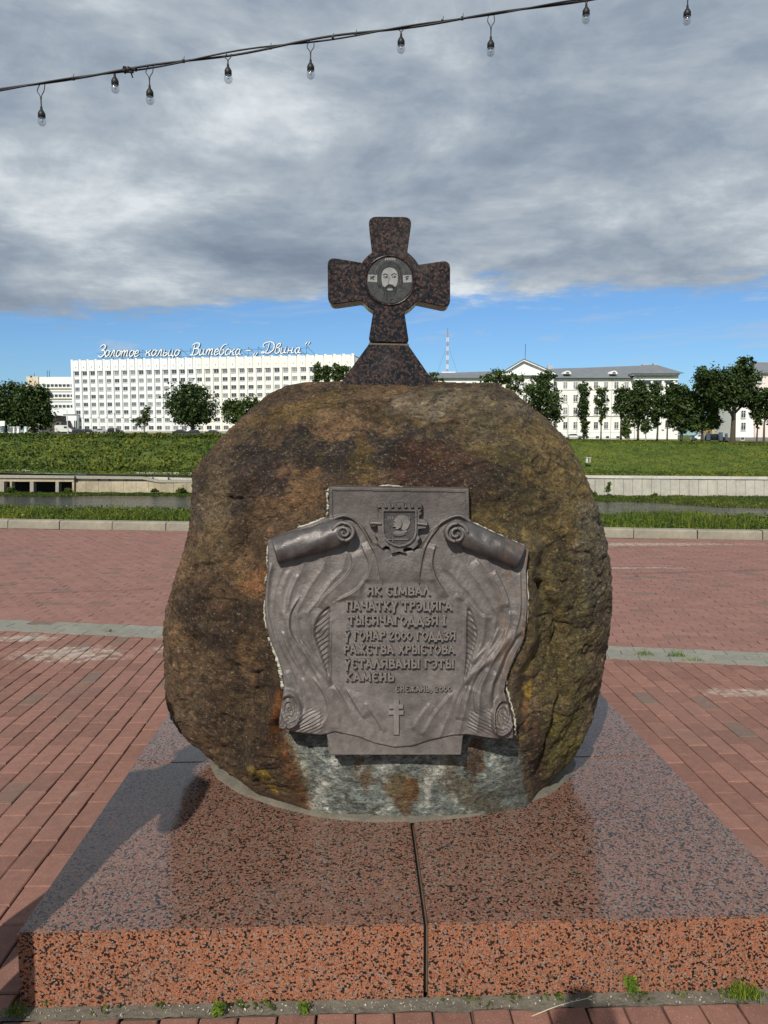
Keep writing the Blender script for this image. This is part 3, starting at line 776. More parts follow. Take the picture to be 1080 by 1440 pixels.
edge_ = np.exp(-(sdw / 7.0) ** 2) * front * (v0 > 1022) * (u0 < 470)
blend(np.clip(edge_ * (.5 + 2 * g2_), 0, 1) * .9, (.62, .58, .44))
sh = np.exp(-((sdw + 12) / 8.0) ** 2) * front * (v0 > 1000) * (u0 < 470); blend(np.clip(sh * (.8 + g2_), 0, 1) * .9, (.20, .085, .018))
sh = np.exp(-((sdw + 6) / 5.0) ** 2) * front * (v0 > 1030) * (u0 > 700); blend(np.clip(sh * (.8 + g2_), 0, 1) * .5, (.30, .24, .15))
cn = np.exp(-((sdp + 4) / 3.6) ** 2) * front
lef = (u0 < 405) & (v0 > 965) & (v0 < 1030); blend(np.clip(np.exp(-((sdp + 5) / 5.) ** 2) * lef * front, 0, 1), (.33, .13, .02))
spk = fbm(Pf * np.array([58, 58, 58]) + 4, 3, .7); fleck = sstep(spk, .17, .24) * front * (1 - inw)
blend(fleck * np.clip(sstep(ju, 740, 830) * sstep(960 - jv, 0, 80) + sstep(330 - ju, 0, 50) * .6 + sstep(585 - jv, 0, 20) * .5, 0, 1) * .8, (.40, .38, .31))
blend(sstep(fbm(Pf * 30 + 44, 3, .7), .14, .24) * front * (1 - inw) * sstep(ju, 620, 720) * .75, (.24, .185, .045))
blend(sstep(fbm(Pf * 24 + 144, 3, .7), .12, .24) * front * (1 - inw) * sstep(660 - jv, 0, 60) * .55, (.25, .20, .11))
blend(crack * .5, (.03, .025, .02))
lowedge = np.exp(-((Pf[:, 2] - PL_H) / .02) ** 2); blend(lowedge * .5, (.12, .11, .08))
out_w = (1 - inw)[:, None]; lw_ = (1 - sstep(u0, 480, 720))[:, None]; C = C * (1 - out_w * np.array([.06, .13, .16])) * (1 - out_w * lw_ * np.array([-.12, .05, .10])); C = C * (.50 + .58 * sstep(fbm(Pf * 2.6 + 91, 3, .6), -.22, .10))[:, None] ; C = C * (1 - out_w * np.array([.17, .17, .22])); C = np.clip(C * (1 + .35 * g2_[:, None]), .004, .9)

Pn -= np.array([BX, BY, BZ])
I = np.arange(NL * NA).reshape(NL, NA); Ir = np.roll(I, -1, 1)
quads = np.stack([I[:-1], I[1:], Ir[1:], Ir[:-1]], -1).reshape(-1, 4)
me = mesh_np('boulder', Pn, quads)
ca = me.color_attributes.new('stone', 'FLOAT_COLOR', 'POINT'); ca.data.foreach_set('color', np.concatenate([C, np.ones((len(C), 1))], 1).astype(np.float32).ravel())
gl = me.attributes.new('gloss', 'FLOAT', 'POINT'); gl.data.foreach_set('value', (inw * .5 + .4 * (g1_ > .05)).astype(np.float32))
boulder = link('boulder', me, M_boulder, None, True, (BX, BY, BZ))
tag(boulder, 'huge rounded brown boulder with moss and lichen holding the bronze plaque', 'boulder')

# mortar fillet where the stone sits in the plinth
ring = []
for i in range(NA):
    t = T[i]; k_ = NL - 14
    ring.append((xc[k_], BY, ax[k_], (BY - yF[k_]) if math.sin(t) < 0 else (yB[k_] - BY), t, nz[k_]))
prof = [(-.05, .030), (-.014, .014), (.004, .007), (.018, .003), (.024, -.004)]
V = []
for i, (cx_, cy_, a_, b_, t, n__) in enumerate(ring[::4]):
    e_ = 2 / n__; c_, s_ = math.cos(t), math.sin(t)
    for r_, z_ in prof:
        w_ = .75 * (0.62 + 0.5 * math.sin(t * 3 + 1) ** 2 + .25 * math.sin(t * 17) * math.sin(t * 7)) if r_ > 0 else 1
        rr = r_ * w_
        V.append((cx_ + (a_ + rr) * math.copysign(abs(c_) ** e_, c_) - BX, cy_ + (b_ + rr) * math.copysign(abs(s_) ** e_, s_) - BY, z_))
nr = len(ring[::4]); npf = len(prof); Fq = []
for i in range(nr):
    for j in range(npf - 1):
        a = i * npf + j; b = ((i + 1) % nr) * npf + j; Fq.append((a, b, b + 1, a + 1))
me = bpy.data.meshes.new('mortar_fillet'); me.from_pydata(V, [], Fq)
link('mortar_fillet', me, M_mortar, boulder, True)

# ================================================================== memorial plaque
def ribbon(mb, pts, wd, fn, h0, h1, mi=0):
    P = [Vector((p[0], p[1])) for p in pts]; n = len(P)
    if not isinstance(wd, (list, tuple)): wd = [wd] * n
    Lf, Rt = [], []
    for i in range(n):
        a = (P[i] - P[i - 1]).normalized() if i > 0 else (P[1] - P[0]).normalized()
        b = (P[i + 1] - P[i]).normalized() if i < n - 1 else a
        t = (a + b); t = t.normalized() if t.length > 1e-6 else a
        nn = Vector((-t.y, t.x)); cs = max(0.5, nn.dot(Vector((-a.y, a.x))))
        o_ = nn * (wd[i] / 2 / cs); Lf.append(P[i] + o_); Rt.append(P[i] - o_)
    v = []
    for q in range(n): v += [fn(Lf[q].x, Lf[q].y, h0), fn(Rt[q].x, Rt[q].y, h0), fn(Rt[q].x, Rt[q].y, h1), fn(Lf[q].x, Lf[q].y, h1)]
    f = [(0, 3, 2, 1), (4 * n - 4, 4 * n - 3, 4 * n - 2, 4 * n - 1)]
    for q in range(n - 1):
        for s in range(4): f.append((4 * q + s, 4 * q + (s + 1) % 4, 4 * q + 4 + (s + 1) % 4, 4 * q + 4 + s))
    mb.add(v, f, mi)

plaque_base = plq(555, 1060, 0)
plaque = empty('memorial_plaque', plaque_base)
tag(plaque, 'cast bronze scroll plaque with Belarusian inscription, coat of arms and small cross on the boulder', 'plaque')
def ppart(name, mb_or_me, mats, smooth=False, parent=None):
    if isinstance(mb_or_me, MB): mb_or_me = mb_or_me.mesh(name)
    o = link(name, mb_or_me, mats, parent or plaque, smooth)
    if parent is None: o.location = -plaque_base
    return o

BODY = [(464, 727), (483, 723), (497, 727), (512, 742), (524, 762), (560, 775), (590, 768), (604, 748), (622, 732), (643, 724), (661, 733), (743, 772), (739, 800), (740, 850), (739, 874), (736, 894), (726, 913), (717, 932), (711, 951), (708, 970), (714, 988), (719, 1007), (721, 1023), (720, 1036), (693, 1036), (655, 1030), (635, 1031), (604, 1038), (580, 1046), (555, 1048), (527, 1042), (504, 1033), (471, 1026), (453, 1031), (417, 1027), (393, 1021), (394, 1007), (396, 992), (398, 976), (400, 960), (398, 944), (392, 925), (384, 907), (375, 878), (373, 850), (375, 820), (378, 790), (377, 760)]
U0, U1, V0, V1 = 366, 750, 676, 1070
nu, nv = 480, 492
us = np.linspace(U0, U1, nu); vs_ = np.linspace(V0, V1, nv); UU, VV = np.meshgrid(us, vs_, indexing='ij'); u, v = UU.ravel(), VV.ravel()
ju_ = u + gnoise(np.stack([u / 26, v / 26, u * 0], 1)) * 2.0; jv_ = v + gnoise(np.stack([u / 26, v / 26 + 30, u * 0], 1)) * 2.0
sdB = poly_sd(u, v, BODY); TOP = [(463, 684), (659, 687), (661, 800), (463, 800)]; BOT = [(453, 990), (655, 990), (648, 1060), (464, 1060)]
sdT = np.maximum(poly_sd(u, v, TOP), poly_sd(u, v, BOT))
allsd = np.maximum(sdB, sdT)
plate_h = 0.016 - 0.005 * (1 - sstep(np.minimum(sdT, 99), 4, 6.0)) * (v < 760) * 0 + 0.0
plate_h = plate_h + np.where((sdT < 5.5) & (v < 740), 0.0035, 0)      # raised rim of the top plate
body_h = 0.026 * np.ones_like(u)
mm = 0.001
def lip(pts, A, w, side=1, fade=(0.0, 1.0)):
    """a fold: sharp step on one side falling away smoothly on the other"""
    s, al = line_sd(ju_, jv_, [tuple(p) for p in spline(pts, 6)]); s = s * side
    g_ = np.where(s > 0, np.exp(-s / w), np.exp(-(s / 1.1) ** 2))
    en = np.clip(al / 0.10, 0, 1) * np.clip((1 - al) / 0.15, 0, 1)
    return A * mm * g_ * en
def ridge(pts, A, w):
    s, al = line_sd(ju_, jv_, [tuple(p) for p in spline(pts, 6)])
    return A * mm * np.exp(-(s / w) ** 2) * np.clip(al / 0.12, 0, 1) * np.clip((1 - al) / 0.2, 0, 1)
H = np.zeros_like(u)
# long flutes that follow the sides of the scroll
vk = [720, 760, 800, 830, 860, 900, 930, 960, 1000, 1040]
for xi_, xo_, sg in (([505, 507, 505, 478, 449, 447, 456, 476, 508, 530], [385, 379, 376, 374, 374, 382, 393, 400, 396, 392], 1), ([600, 597, 604, 636, 666, 669, 659, 644, 624, 596], [742, 742, 740, 740, 739, 733, 718, 709, 716, 722], -1)):
    xi2 = np.interp(jv_, vk, xi_); xo2 = np.interp(jv_, vk, xo_)
    t_f = (ju_ - xo2) / (xi2 - xo2); ph_ = t_f * 4.6 + .35 * np.sin(v / 41.0)
    wv = 1 - np.abs(np.sin(math.pi * ph_)); H += 3.3 * mm * (wv ** 1.3 - .35) * sstep(t_f, .02, .14) * sstep(1 - t_f, -.02, .16)
# left folds
H += lip([(484, 724), (504, 735), (518, 757), (530, 785), (538, 822)], 8, 14, 1)
H += lip([(509, 764), (519, 788), (518, 806), (505, 825), (484, 838), (468, 846)], 8, 13, 1)
H += lip([(494, 775), (497, 792), (489, 806), (474, 822), (455, 838), (447, 852)], 9, 12, 1)
H += ridge([(408, 800), (396, 835), (399, 870)], 3, 4); H += ridge([(420, 805), (409, 830), (406, 856)], 2.4, 3)
H += ridge([(384, 790), (378, 830), (380, 872), (392, 912)], 5, 3)
H += lip([(425, 835), (411, 856), (408, 878), (417, 900), (440, 925), (462, 950), (484, 982), (502, 1016)], 6.5, 9, -1)
H += lip([(424, 898), (440, 918), (458, 940), (470, 960)], 3.5, 5, -1)
H += lip([(481, 952), (497, 982), (514, 1008)], 6, 9, 1); H += lip([(514, 985), (528, 1005), (540, 1026)], 4, 8, 1)
H += lip([(426, 950), (432, 972), (431, 992), (421, 1008)], 4, 6, 1); H += lip([(440, 950), (458, 975), (461, 1000), (452, 1020)], 5.5, 11, 1)
H += lip([(398, 885), (408, 912), (422, 938)], 3, 8, 1); H += ridge([(405, 940), (412, 962), (424, 976)], 2.5, 4)
# right folds
H += lip([(641, 724), (620, 735), (603, 757), (592, 786), (589, 822)], 8, 14, -1)
H += lip([(612, 766), (607, 790), (613, 812), (630, 838)], 8, 13, -1)
H += lip([(640, 834), (656, 846), (672, 862), (690, 868)], 6, 9, -1); H += lip([(668, 785), (688, 812), (700, 838), (706, 858)], 5.5, 9, -1)
H += lip([(694, 800), (708, 828), (714, 852)], 5, 9, -1); H += lip([(715, 856), (712, 880), (698, 902), (676, 924)], 5, 8, 1)
H += ridge([(722, 880), (706, 905), (690, 922), (668, 940), (652, 956), (634, 972)], 7.5, 5.5)
H += lip([(700, 880), (690, 900), (672, 918), (660, 930)], 3.5, 6, 1)
H += lip([(684, 935), (672, 955), (665, 975), (667, 1000)], 7, 13, 1); H += lip([(655, 960), (645, 985), (640, 1008)], 6, 12, 1)
H += lip([(636, 970), (616, 992), (602, 1014), (590, 1030)], 5.5, 11, 1); H += lip([(604, 985), (588, 1004), (578, 1022)], 4, 8, 1)
H += ridge([(741, 800), (739, 850), (734, 880)], 6, 3)
H += lip([(729, 800), (730, 850), (724, 884)], 5, 8, -1)
# leaf shaped hollows beside the text panel
lf1 = poly_sd(ju_, jv_, [tuple(p) for p in spline([(465, 852), (448, 865), (442, 885), (450, 915), (463, 948), (465, 900)], 5, True)])
lf2 = poly_sd(ju_, jv_, [tuple(p) for p in spline([(656, 852), (668, 872), (671, 895), (662, 925), (652, 950), (654, 900)], 5, True)])
for lf, sg in ((lf1, 1), (lf2, -1)):
    inl = sstep(lf, -1, 4)
    H += -9 * mm * inl + inl * 2.2 * mm * np.sin((u * 0.75 * sg + v * 0.9) * 0.9 + gnoise(np.stack([u / 12, v / 12, u * 0 + 4], 1)) * 3)
# band turning under along the right side
tw = poly_sd(ju_, jv_, [(733, 884), (722, 893), (708, 915), (700, 940), (690, 958), (686, 985), (694, 1012), (708, 1018), (712, 990), (708, 968), (711, 950), (718, 930), (728, 912), (737, 893)])
H += -13 * mm * sstep(tw, -1, 8)
# rounded bolster along the bottom corners, with hatching
for cx0, sg in ((424, 1), (688, -1)):
    bz = sstep(34 - np.abs(u - cx0), -4, 16) * np.exp(-((v - 1012) / 13.0) ** 2)
    H += 9 * mm * bz + bz * 2.2 * mm * np.sin((u * .55 * sg + v * 1.05) * 1.15 + gnoise(np.stack([u / 15, v / 15, u * 0 + 9], 1)) * 2.5)
# spiral curls in the bottom corners
for (cu, cv, ru, rv, a0) in ((409, 993, 14.5, 23, -8), (706, 1003, 14, 25, 14)):
    ca, sa = math.cos(R(a0)), math.sin(R(a0)); a = ((u - cu) * ca + (v - cv) * sa) / ru; b = (-(u - cu) * sa + (v - cv) * ca) / rv
    q = np.sqrt(a * a + b * b); th = np.arctan2(b, a)
    H += 11 * mm * np.exp(-((q - 1) / .16) ** 2) + np.where(q < 1, 2.6 * mm * np.sin(q * 19 + th), 0) + 5 * mm * (q < 1)
# quiet flat panel for the text
pan = sstep(poly_sd(u, v, [(470, 842), (508, 838), (512, 816), (610, 816), (614, 838), (653, 842), (650, 968), (612, 974), (560, 1040), (505, 974), (466, 962)]), -4, 5)
H *= (1 - pan * .93)
H += lip([(465, 858), (465, 905), (466, 955)], 3.2, 9, -1) + lip([(654, 858), (653, 905), (651, 955)], 3.2, 9, 1)
n1_ = gnoise(np.stack([u / 3.1, v / 3.1, u * 0], 1)); n2_ = gnoise(np.stack([u / 11, v / 11, u * 0 + 2], 1)); n3_ = gnoise(np.stack([u / 40, v / 40, u * 0 + 7], 1))
sw_ = fbm(np.stack([(u + v * .4) / 5.0, (v - u * .4) / 17.0, u * 0 + 3], 1), 3, .6)
H += mm * (n1_ * .35 + n2_ * .6 + n3_ * 2.5) * (1 - pan * .6) + mm * sw_ * .8 * (1 - pan * .7)
body_h = body_h + 1.45 * H * sstep(sdB, 0, 3)
tB = sstep(sdB, -1.0, 1.6)
Hh = plate_h + mm * (n2_ * .8 + n3_ * 1.2)
Hh = Hh * (1 - tB) + body_h * tB
Hh = -0.030 + (Hh + 0.030) * sstep(allsd, -1.6, 0.8)
# vectorised plaque frame
rx = (u - 540) / F; vv = (720 - v) / F; ry = math.cos(PITCH) + vv * math.sin(PITCH); rz = -math.sin(PITCH) + vv * math.cos(PITCH)
t_ = (PLQ_Y0 + PLQ_K * (EYE - PLQ_Z0)) / (ry - PLQ_K * rz)
PP = np.stack([rx * t_, ry * t_, EYE + rz * t_], -1) + np.array(PLQ_N)[None, :] * Hh[:, None]
Ig = np.arange(nu * nv).reshape(nu, nv); keep = (allsd.reshape(nu, nv) > -3.0)
kq = keep[:-1, :-1] & keep[1:, :-1] & keep[1:, 1:] & keep[:-1, 1:]
qd = np.stack([Ig[:-1, :-1], Ig[:-1, 1:], Ig[1:, 1:], Ig[1:, :-1]], -1)[kq]
used = np.unique(qd); remap_ = np.zeros(nu * nv, int); remap_[used] = np.arange(len(used))
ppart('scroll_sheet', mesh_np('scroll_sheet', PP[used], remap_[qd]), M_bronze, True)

M_bronze_roll = bronze('roll_bronze', (0.085, 0.077, 0.075), 0.36)
# two rolled edges at the top, each with a volute
def roll(name, a, b, ra, rb, side):
    mb = MB(); A = Vector(a); B = Vector(b); dr = (B - A); L = dr.length; dr.normalize(); pr = Vector((-dr.y, dr.x))
    if pr.y > 0: pr = -pr
    NS, NR = 40, 40; pxm = plq(541, 800).x - plq(540, 800).x
    vv2 = []
    for i in range(NS + 1):
        t = i / NS; c_ = A + dr * L * t; rr = ra + (rb - ra) * t + math.sin(t * 5) * .5
        if side > 0: rr *= (1 - .10 * sstep(np.array([t]), .86, 1.0)[0])
        for j in range(NR):
            ph = 2 * math.pi * j / NR; bumpy = 1 + 0.03 * math.sin(ph * 5 + t * 9) + .02 * math.sin(t * 31 + ph * 3)
            q = c_ + pr * (rr * math.cos(ph) * bumpy); vv2.append(plq(q.x + dr.x * 3 * math.sin(ph), q.y, 0.036 + rr * pxm * math.sin(ph) * bumpy * 1.0))
    ff = []
    for i in range(NS):
        for j in range(NR): ff.append((i * NR + j, i * NR + (j + 1) % NR, (i + 1) * NR + (j + 1) % NR, (i + 1) * NR + j))
    ff.append(tuple(range(NR))); ff.append(tuple(NS * NR + j for j in range(NR)))
    mb.add(vv2, ff)
    return ppart('scroll_roll', mb, M_bronze_roll, True)
roll('l', (388, 773.5), (487, 745.5), 17.5, 20, 1)
roll('r', (730, 782.5), (641, 745.5), 16.5, 18.5, 1)
def volute(cu, cv, r0, turns, handed, a0):
    mb = MB(); pts = []; rad = []
    n = 70
    for i in range(n + 1):
        t = i / n; r = r0 * (1 - t * .90); a = a0 + handed * turns * 2 * math.pi * t
        P = plq(cu + r * math.cos(a), cv + r * math.sin(a) * .95, 0.074 + 0.016 * t); pts.append(P); rad.append(0.0068 * (1 - .45 * t))
    mb.tube(pts, rad, 10)
    disc = [(cu + (r0 - .5) * math.cos(q * math.pi / 12), cv + (r0 - .5) * .95 * math.sin(q * math.pi / 12)) for q in range(24)]
    mb.prism(disc, plq, 0.010, 0.070, inset=2.0, bev=.004)
    return ppart('scroll_volute', mb, M_bronze, True)
volute(485.5, 747, 15.5, 2.1, 1, R(-170)); volute(638, 748, 16, 2.1, -1, R(0))
# leading edge that runs from each volute down into the sheet
for pts in ([(470, 729), (484, 724.5), (499, 730), (512, 746), (523, 768), (532, 792), (538, 820)], [(660, 733), (645, 724.5), (628, 729), (612, 741), (600, 762), (592, 790), (589, 820)]):
    mb = MB(); sp2 = spline(pts, 6); n = len(sp2)
    mb.tube([plq(p[0], p[1], 0.030 + 0.008 * (1 - i / n)) for i, p in enumerate(sp2)], [0.0062 * (1 - .8 * i / n) for i in range(n)], 8)
    ppart('scroll_edge', mb, M_bronze, True)

# ---- lettering, drawn stroke by stroke in the old Slavonic manner
O_ = [(.30, 1), (.06, .62), (.06, .38), (.30, 0), (.54, .38), (.54, .62), (.30, 1)]
GL = {
 'А': (.66, [[(.04, 0), (.30, 1)], [(.30, 1), (.60, 0)], [(.16, .30), (.46, .30)], [(.14, .97), (.34, .97)]]),
 'Я': (.64, [[(.54, 0), (.54, 1)], [(.54, .96), (.16, .92), (.08, .72), (.18, .52), (.54, .48)], [(.30, .48), (.06, .02)]]),
 'К': (.66, [[(.12, 0), (.12, 1)], [(.56, 1), (.20, .52)], [(.20, .52), (.60, 0)]]),
 'С': (.60, [[(.54, .84), (.34, 1), (.10, .72), (.08, .30), (.32, 0), (.54, .16)], [(.10, .52), (.30, .52)]]),
 'І': (.36, [[(.18, 0), (.18, 1)], [(.02, .97), (.34, .97)], [(.02, .03), (.34, .03)]]),
 'М': (.84, [[(.10, 0), (.16, 1)], [(.16, 1), (.42, .20)], [(.42, .20), (.68, 1)], [(.68, 1), (.74, 0)]]),
 'В': (.60, [[(.12, 0), (.12, 1)], [(.12, .96), (.48, .88), (.44, .60), (.14, .54)], [(.14, .54), (.54, .44), (.50, .10), (.12, .04)]]),
 'Л': (.66, [[(.04, 0), (.30, 1)], [(.30, 1), (.60, 0)]]),
 'П': (.68, [[(.12, 0), (.12, 1)], [(.56, 0), (.56, 1)], [(.04, .95), (.64, .95)]]),
 'Ч': (.62, [[(.52, 0), (.52, 1)], [(.10, 1), (.12, .56), (.50, .46)]]),
 'Т': (.64, [[(.32, 0), (.32, 1)], [(.04, .93), (.60, .93)], [(.06, .98), (.06, .76)], [(.58, .98), (.58, .76)]]),
 'У': (.58, [[(.08, 1), (.30, .40)], [(.52, 1), (.30, .40), (.22, -.26)]]),
 'Ў': (.58, [[(.08, .92), (.30, .36)], [(.52, .92), (.30, .36), (.22, -.28)], [(.14, 1.20), (.30, 1.08), (.46, 1.20)]]),
 'Р': (.56, [[(.12, 0), (.12, 1)], [(.12, .96), (.50, .88), (.48, .56), (.12, .48)]]),
 'Э': (.60, [[(.06, .84), (.28, 1), (.50, .72), (.52, .30), (.28, 0), (.06, .16)], [(.20, .52), (.50, .52)]]),
 'Ц': (.72, [[(.12, 0), (.12, 1)], [(.52, 0), (.52, 1)], [(.06, .06), (.66, .06), (.66, -.22)]]),
 'Г': (.54, [[(.12, 0), (.12, 1)], [(.06, .94), (.50, .94), (.50, .72)]]),
 'Ы': (.84, [[(.12, 0), (.12, 1)], [(.14, .56), (.48, .46), (.46, .10), (.12, .05)], [(.72, 0), (.72, 1)], [(.04, .97), (.26, .97)]]),
 'О': (.60, [O_]),
 'Д': (.72, [[(.14, .08), (.34, 1)], [(.34, 1), (.56, .08)], [(.04, .10), (.68, .10)], [(.06, .14), (.04, -.20)], [(.66, .14), (.68, -.20)]]),
 'З': (.58, [[(.06, .86), (.30, 1), (.48, .78), (.22, .54)], [(.22, .54), (.52, .36), (.38, .02), (.04, .08)]]),
 'Н': (.66, [[(.12, 0), (.12, 1)], [(.54, 0), (.54, 1)], [(.12, .38), (.54, .62)]]),
 '2': (.56, [[(.06, .76), (.28, 1), (.48, .76), (.06, .06), (.52, .06)]]),
 '0': (.56, [[(.28, .92), (.07, .62), (.07, .34), (.28, .04), (.49, .34), (.49, .62), (.28, .92)]]),
 '8': (.56, [[(.28, .54), (.10, .76), (.28, .96), (.46, .76), (.28, .54), (.07, .28), (.28, .02), (.49, .28), (.28, .54)]]),
 'Ж': (.84, [[(.42, 0), (.42, 1)], [(.08, 1), (.40, .5)], [(.40, .5), (.06, 0)], [(.76, 1), (.44, .5)], [(.44, .5), (.78, 0)]]),
 'Х': (.64, [[(.06, 1), (.58, 0)], [(.58, 1), (.06, 0)], [(.18, .5), (.46, .5)]]),
 'Е': (.58, [[(.52, .84), (.34, 1), (.10, .72), (.08, .30), (.32, 0), (.54, .14)], [(.10, .52), (.42, .56)]]),
 'Ь': (.58, [[(.12, 0), (.12, 1)], [(.14, .56), (.50, .46), (.48, .10), (.12, .05)]]),
 ',': (.28, [[(.16, .14), (.16, 0), (.08, -.22)]]),
}
LETTER = {}
def letter_mesh(ch):
    if ch in LETTER: return LETTER[ch]
    mb = MB(); fn = lambda x, y, h: (x, y, h)
    for q, st in enumerate(GL[ch][1]):
        if len(st) == 2:
            a, b = Vector(st[0]), Vector(st[1]); pts = [a, a.lerp(b, .14), a.lerp(b, .86), b]; wd = [.24, .17, .17, .24]
        else: pts = st; wd = [.22] + [.165] * (len(st) - 2) + [.22]
        if len(st) > 4: pts = [tuple(p) for p in spline(st, 2)]; wd = .16
        ribbon(mb, pts, wd, fn, -.15, .40 + q * .011)
    me = mb.mesh('letter'); me.materials.append(M_bronze_letter); LETTER[ch] = me; return me
M_bronze_letter = bronze('letter_bronze', (0.155, 0.140, 0.132), 0.45)
eX = (plq(600, 900) - plq(500, 900)); PXM = eX.length / 100; eX.normalize()
eY = eX.cross(PLQ_N).normalized(); eY = -eY if eY.z < 0 else eY
base_rot = Matrix((eX, eY, eX.cross(eY))).transposed()
def write(text, x0, x1, ytop, ybot, slope=0.0):
    """one line of raised letters set between x0 and x1"""
    adv = []; x = 0
    for ch in text:
        if ch == ' ': x += .36; continue
        adv.append((ch, x)); x += GL[ch][0] + .07
    tot = x - .07; sx = (x1 - x0) / tot; hgt = ybot - ytop
    for ch, xa in adv:
        px = x0 + xa * sx; py = ybot + slope * (px - x0)
        o = bpy.data.objects.new('letter', letter_mesh(ch)); COL.objects.link(o); o.parent = plaque
        q = plq(px, py, 0.0285) - plaque_base
        o.matrix_local = Matrix.Translation(q) @ base_rot.to_4x4() @ Matrix.Diagonal((sx * PXM, hgt * PXM, hgt * PXM, 1))
write('ЯК СІМВАЛ', 516, 604, 822.5, 834.5); write('ПАЧАТКУ ТРЭЦЯГА', 487, 634, 842.5, 855.5)
write('ТЫСЯЧАГОДДЗЯ І', 490, 626, 862.5, 875.5); write('Ў ГОНАР 2000 ГОДДЗЯ', 485, 639, 884, 896.5)
write('РАЖСТВА ХРЫСТОВА', 484, 638, 903, 915.5); write('ЎСТАЛЯВАНЫ ГЭТЫ', 485, 637, 923, 935.5)
write('КАМЕНЬ', 486, 554, 941.5, 953.5); write('СНЕЖАНЬ, 2000', 556, 634, 960.5, 968.5)

# six-armed cross under the inscription
mb = MB(); cz = [(553, 980), (561, 980), (561, 986.5), (567, 986.5), (567, 992.5), (561, 992.5), (561, 995), (567.5, 995), (567.5, 1001), (561, 1001), (561, 1028.5), (553, 1028.5), (553, 1001), (546, 1001), (546, 995), (553, 995), (553, 992.5), (547, 992.5), (547, 986.5), (553, 986.5)]
mb.prism(cz, plq, 0.018, 0.036, inset=.7, bev=.002); ppart('relief_cross', mb, M_bronze_light)

# coat of arms: scalloped cartouche, shield, bearded profile and sword
def plc(u_, v_, h=0.0): return plq(u_, v_, h + .011)
def E(x, y): return (500 + x / 9, 690 + y / 9)
cart = [(270, 168), (300, 158), (342, 152), (352, 178), (385, 170), (420, 152), (445, 156), (452, 190), (480, 196), (508, 186), (508, 142), (560, 146), (612, 142), (612, 190), (640, 170), (682, 156), (696, 182), (730, 178), (765, 158), (832, 155), (834, 236), (806, 262), (832, 268), (830, 292), (800, 312), (800, 348), (870, 350), (905, 385), (908, 425), (880, 470), (790, 478), (784, 555), (816, 572), (806, 598), (780, 630), (792, 662), (760, 700), (722, 732), (690, 712), (640, 708), (604, 726), (606, 752), (640, 778), (545, 760), (450, 784), (440, 745), (420, 700), (380, 690), (335, 722), (300, 690), (270, 652), (284, 612), (268, 585), (240, 552), (252, 530), (282, 518), (278, 440), (205, 450), (172, 410), (176, 370), (204, 342), (290, 340), (282, 310), (272, 290), (296, 262), (276, 232)]
mb = MB(); mb.prism([E(*p) for p in cart], plc, -0.004, 0.036, inset=1.0, bev=.006)
for a, b in (((195, 400), (330, 405)), ((770, 405), (890, 420))):
    mb.tube([plc(*E(*a), .040), plc(*E(*b), .040)], .0045, 8)
for k_ in range(7):
    x = 300 + k_ * 82; mb.tube([plc(*E(x, 175), .034), plc(*E(x + 6, 215), .040)], [.004, .006], 8)
arms = ppart('coat_of_arms', mb, M_bronze)
def shield(s, dy=0):
    c = (550, 440); P = [(335, 232), (765, 232), (766, 400), (762, 520), (740, 592), (690, 645), (620, 680), (550, 692), (480, 678), (410, 642), (362, 592), (337, 520), (334, 400)]
    return [E(c[0] + (p[0] - c[0]) * s, c[1] + (p[1] - c[1]) * s + dy) for p in P]
mb = MB(); o1, i1 = shield(1.0), shield(.90); n = len(o1)
vv = [plc(*p, .034) for p in o1] + [plc(*p, .046) for p in o1] + [plc(*p, .046) for p in i1] + [plc(*p, .034) for p in i1]
mb.add(vv, [(i + n * s, (i + 1) % n + n * s, (i + 1) % n + n * (s + 1), i + n * (s + 1)) for s in range(3) for i in range(n)])
o = ppart('shield_frame', mb, M_bronze, parent=arms)
mb = MB(); mb.prism(shield(.89), plc, .030, .0385); ppart('shield_field', mb, M_bronze_dark, parent=arms)
mb = MB()
hair = [(520, 312), (570, 296), (630, 306), (672, 345), (690, 400), (662, 455), (640, 480), (600, 498), (572, 470), (590, 420), (575, 370), (530, 350)]
face = [(505, 330), (545, 335), (575, 365), (582, 420), (566, 455), (525, 478), (495, 470), (512, 446), (462, 444), (486, 425), (470, 402), (500, 392), (480, 366)]
robe = [(465, 525), (520, 490), (570, 505), (630, 480), (652, 500), (600, 545), (545, 565), (490, 560)]
mb.prism([E(*p) for p in hair], plc, .036, .0445, inset=.4, bev=.001); mb.prism([E(*p) for p in face], plc, .036, .0465, inset=.3, bev=.001); mb.prism([E(*p) for p in robe], plc, .036, .0425, inset=.4, bev=.001)
for x in (405, 432, 460): mb.prism([E(x, 318), E(x + 12, 318), E(x + 12, 355), E(x, 355)], plc, .036, .041)
for x in (622, 650, 672): mb.prism([E(x, 318), E(x + 11, 318), E(x + 11, 352), E(x, 352)], plc, .0365, .0452)
for k_ in range(4): ribbon(mb, [E(480, 520 + k_ * 9), E(540, 540 + k_ * 7), E(630, 505 + k_ * 12)], .35, plc, .041, .0438 + k_ * .0002)
ppart('crest_figure', mb, M_bronze_light, parent=arms)
mb = MB(); mb.prism([E(470, 590), E(655, 592), E(668, 600), E(655, 608), E(470, 612)], plc, .036, .043); mb.prism([E(462, 565), E(476, 565), E(476, 634), E(462, 634)], plc, .036, .0445); mb.prism([E(405, 590), E(461, 592), E(461, 610), E(405, 608)], plc, .036, .0438)
ppart('crest_sword', mb, M_bronze, parent=arms)

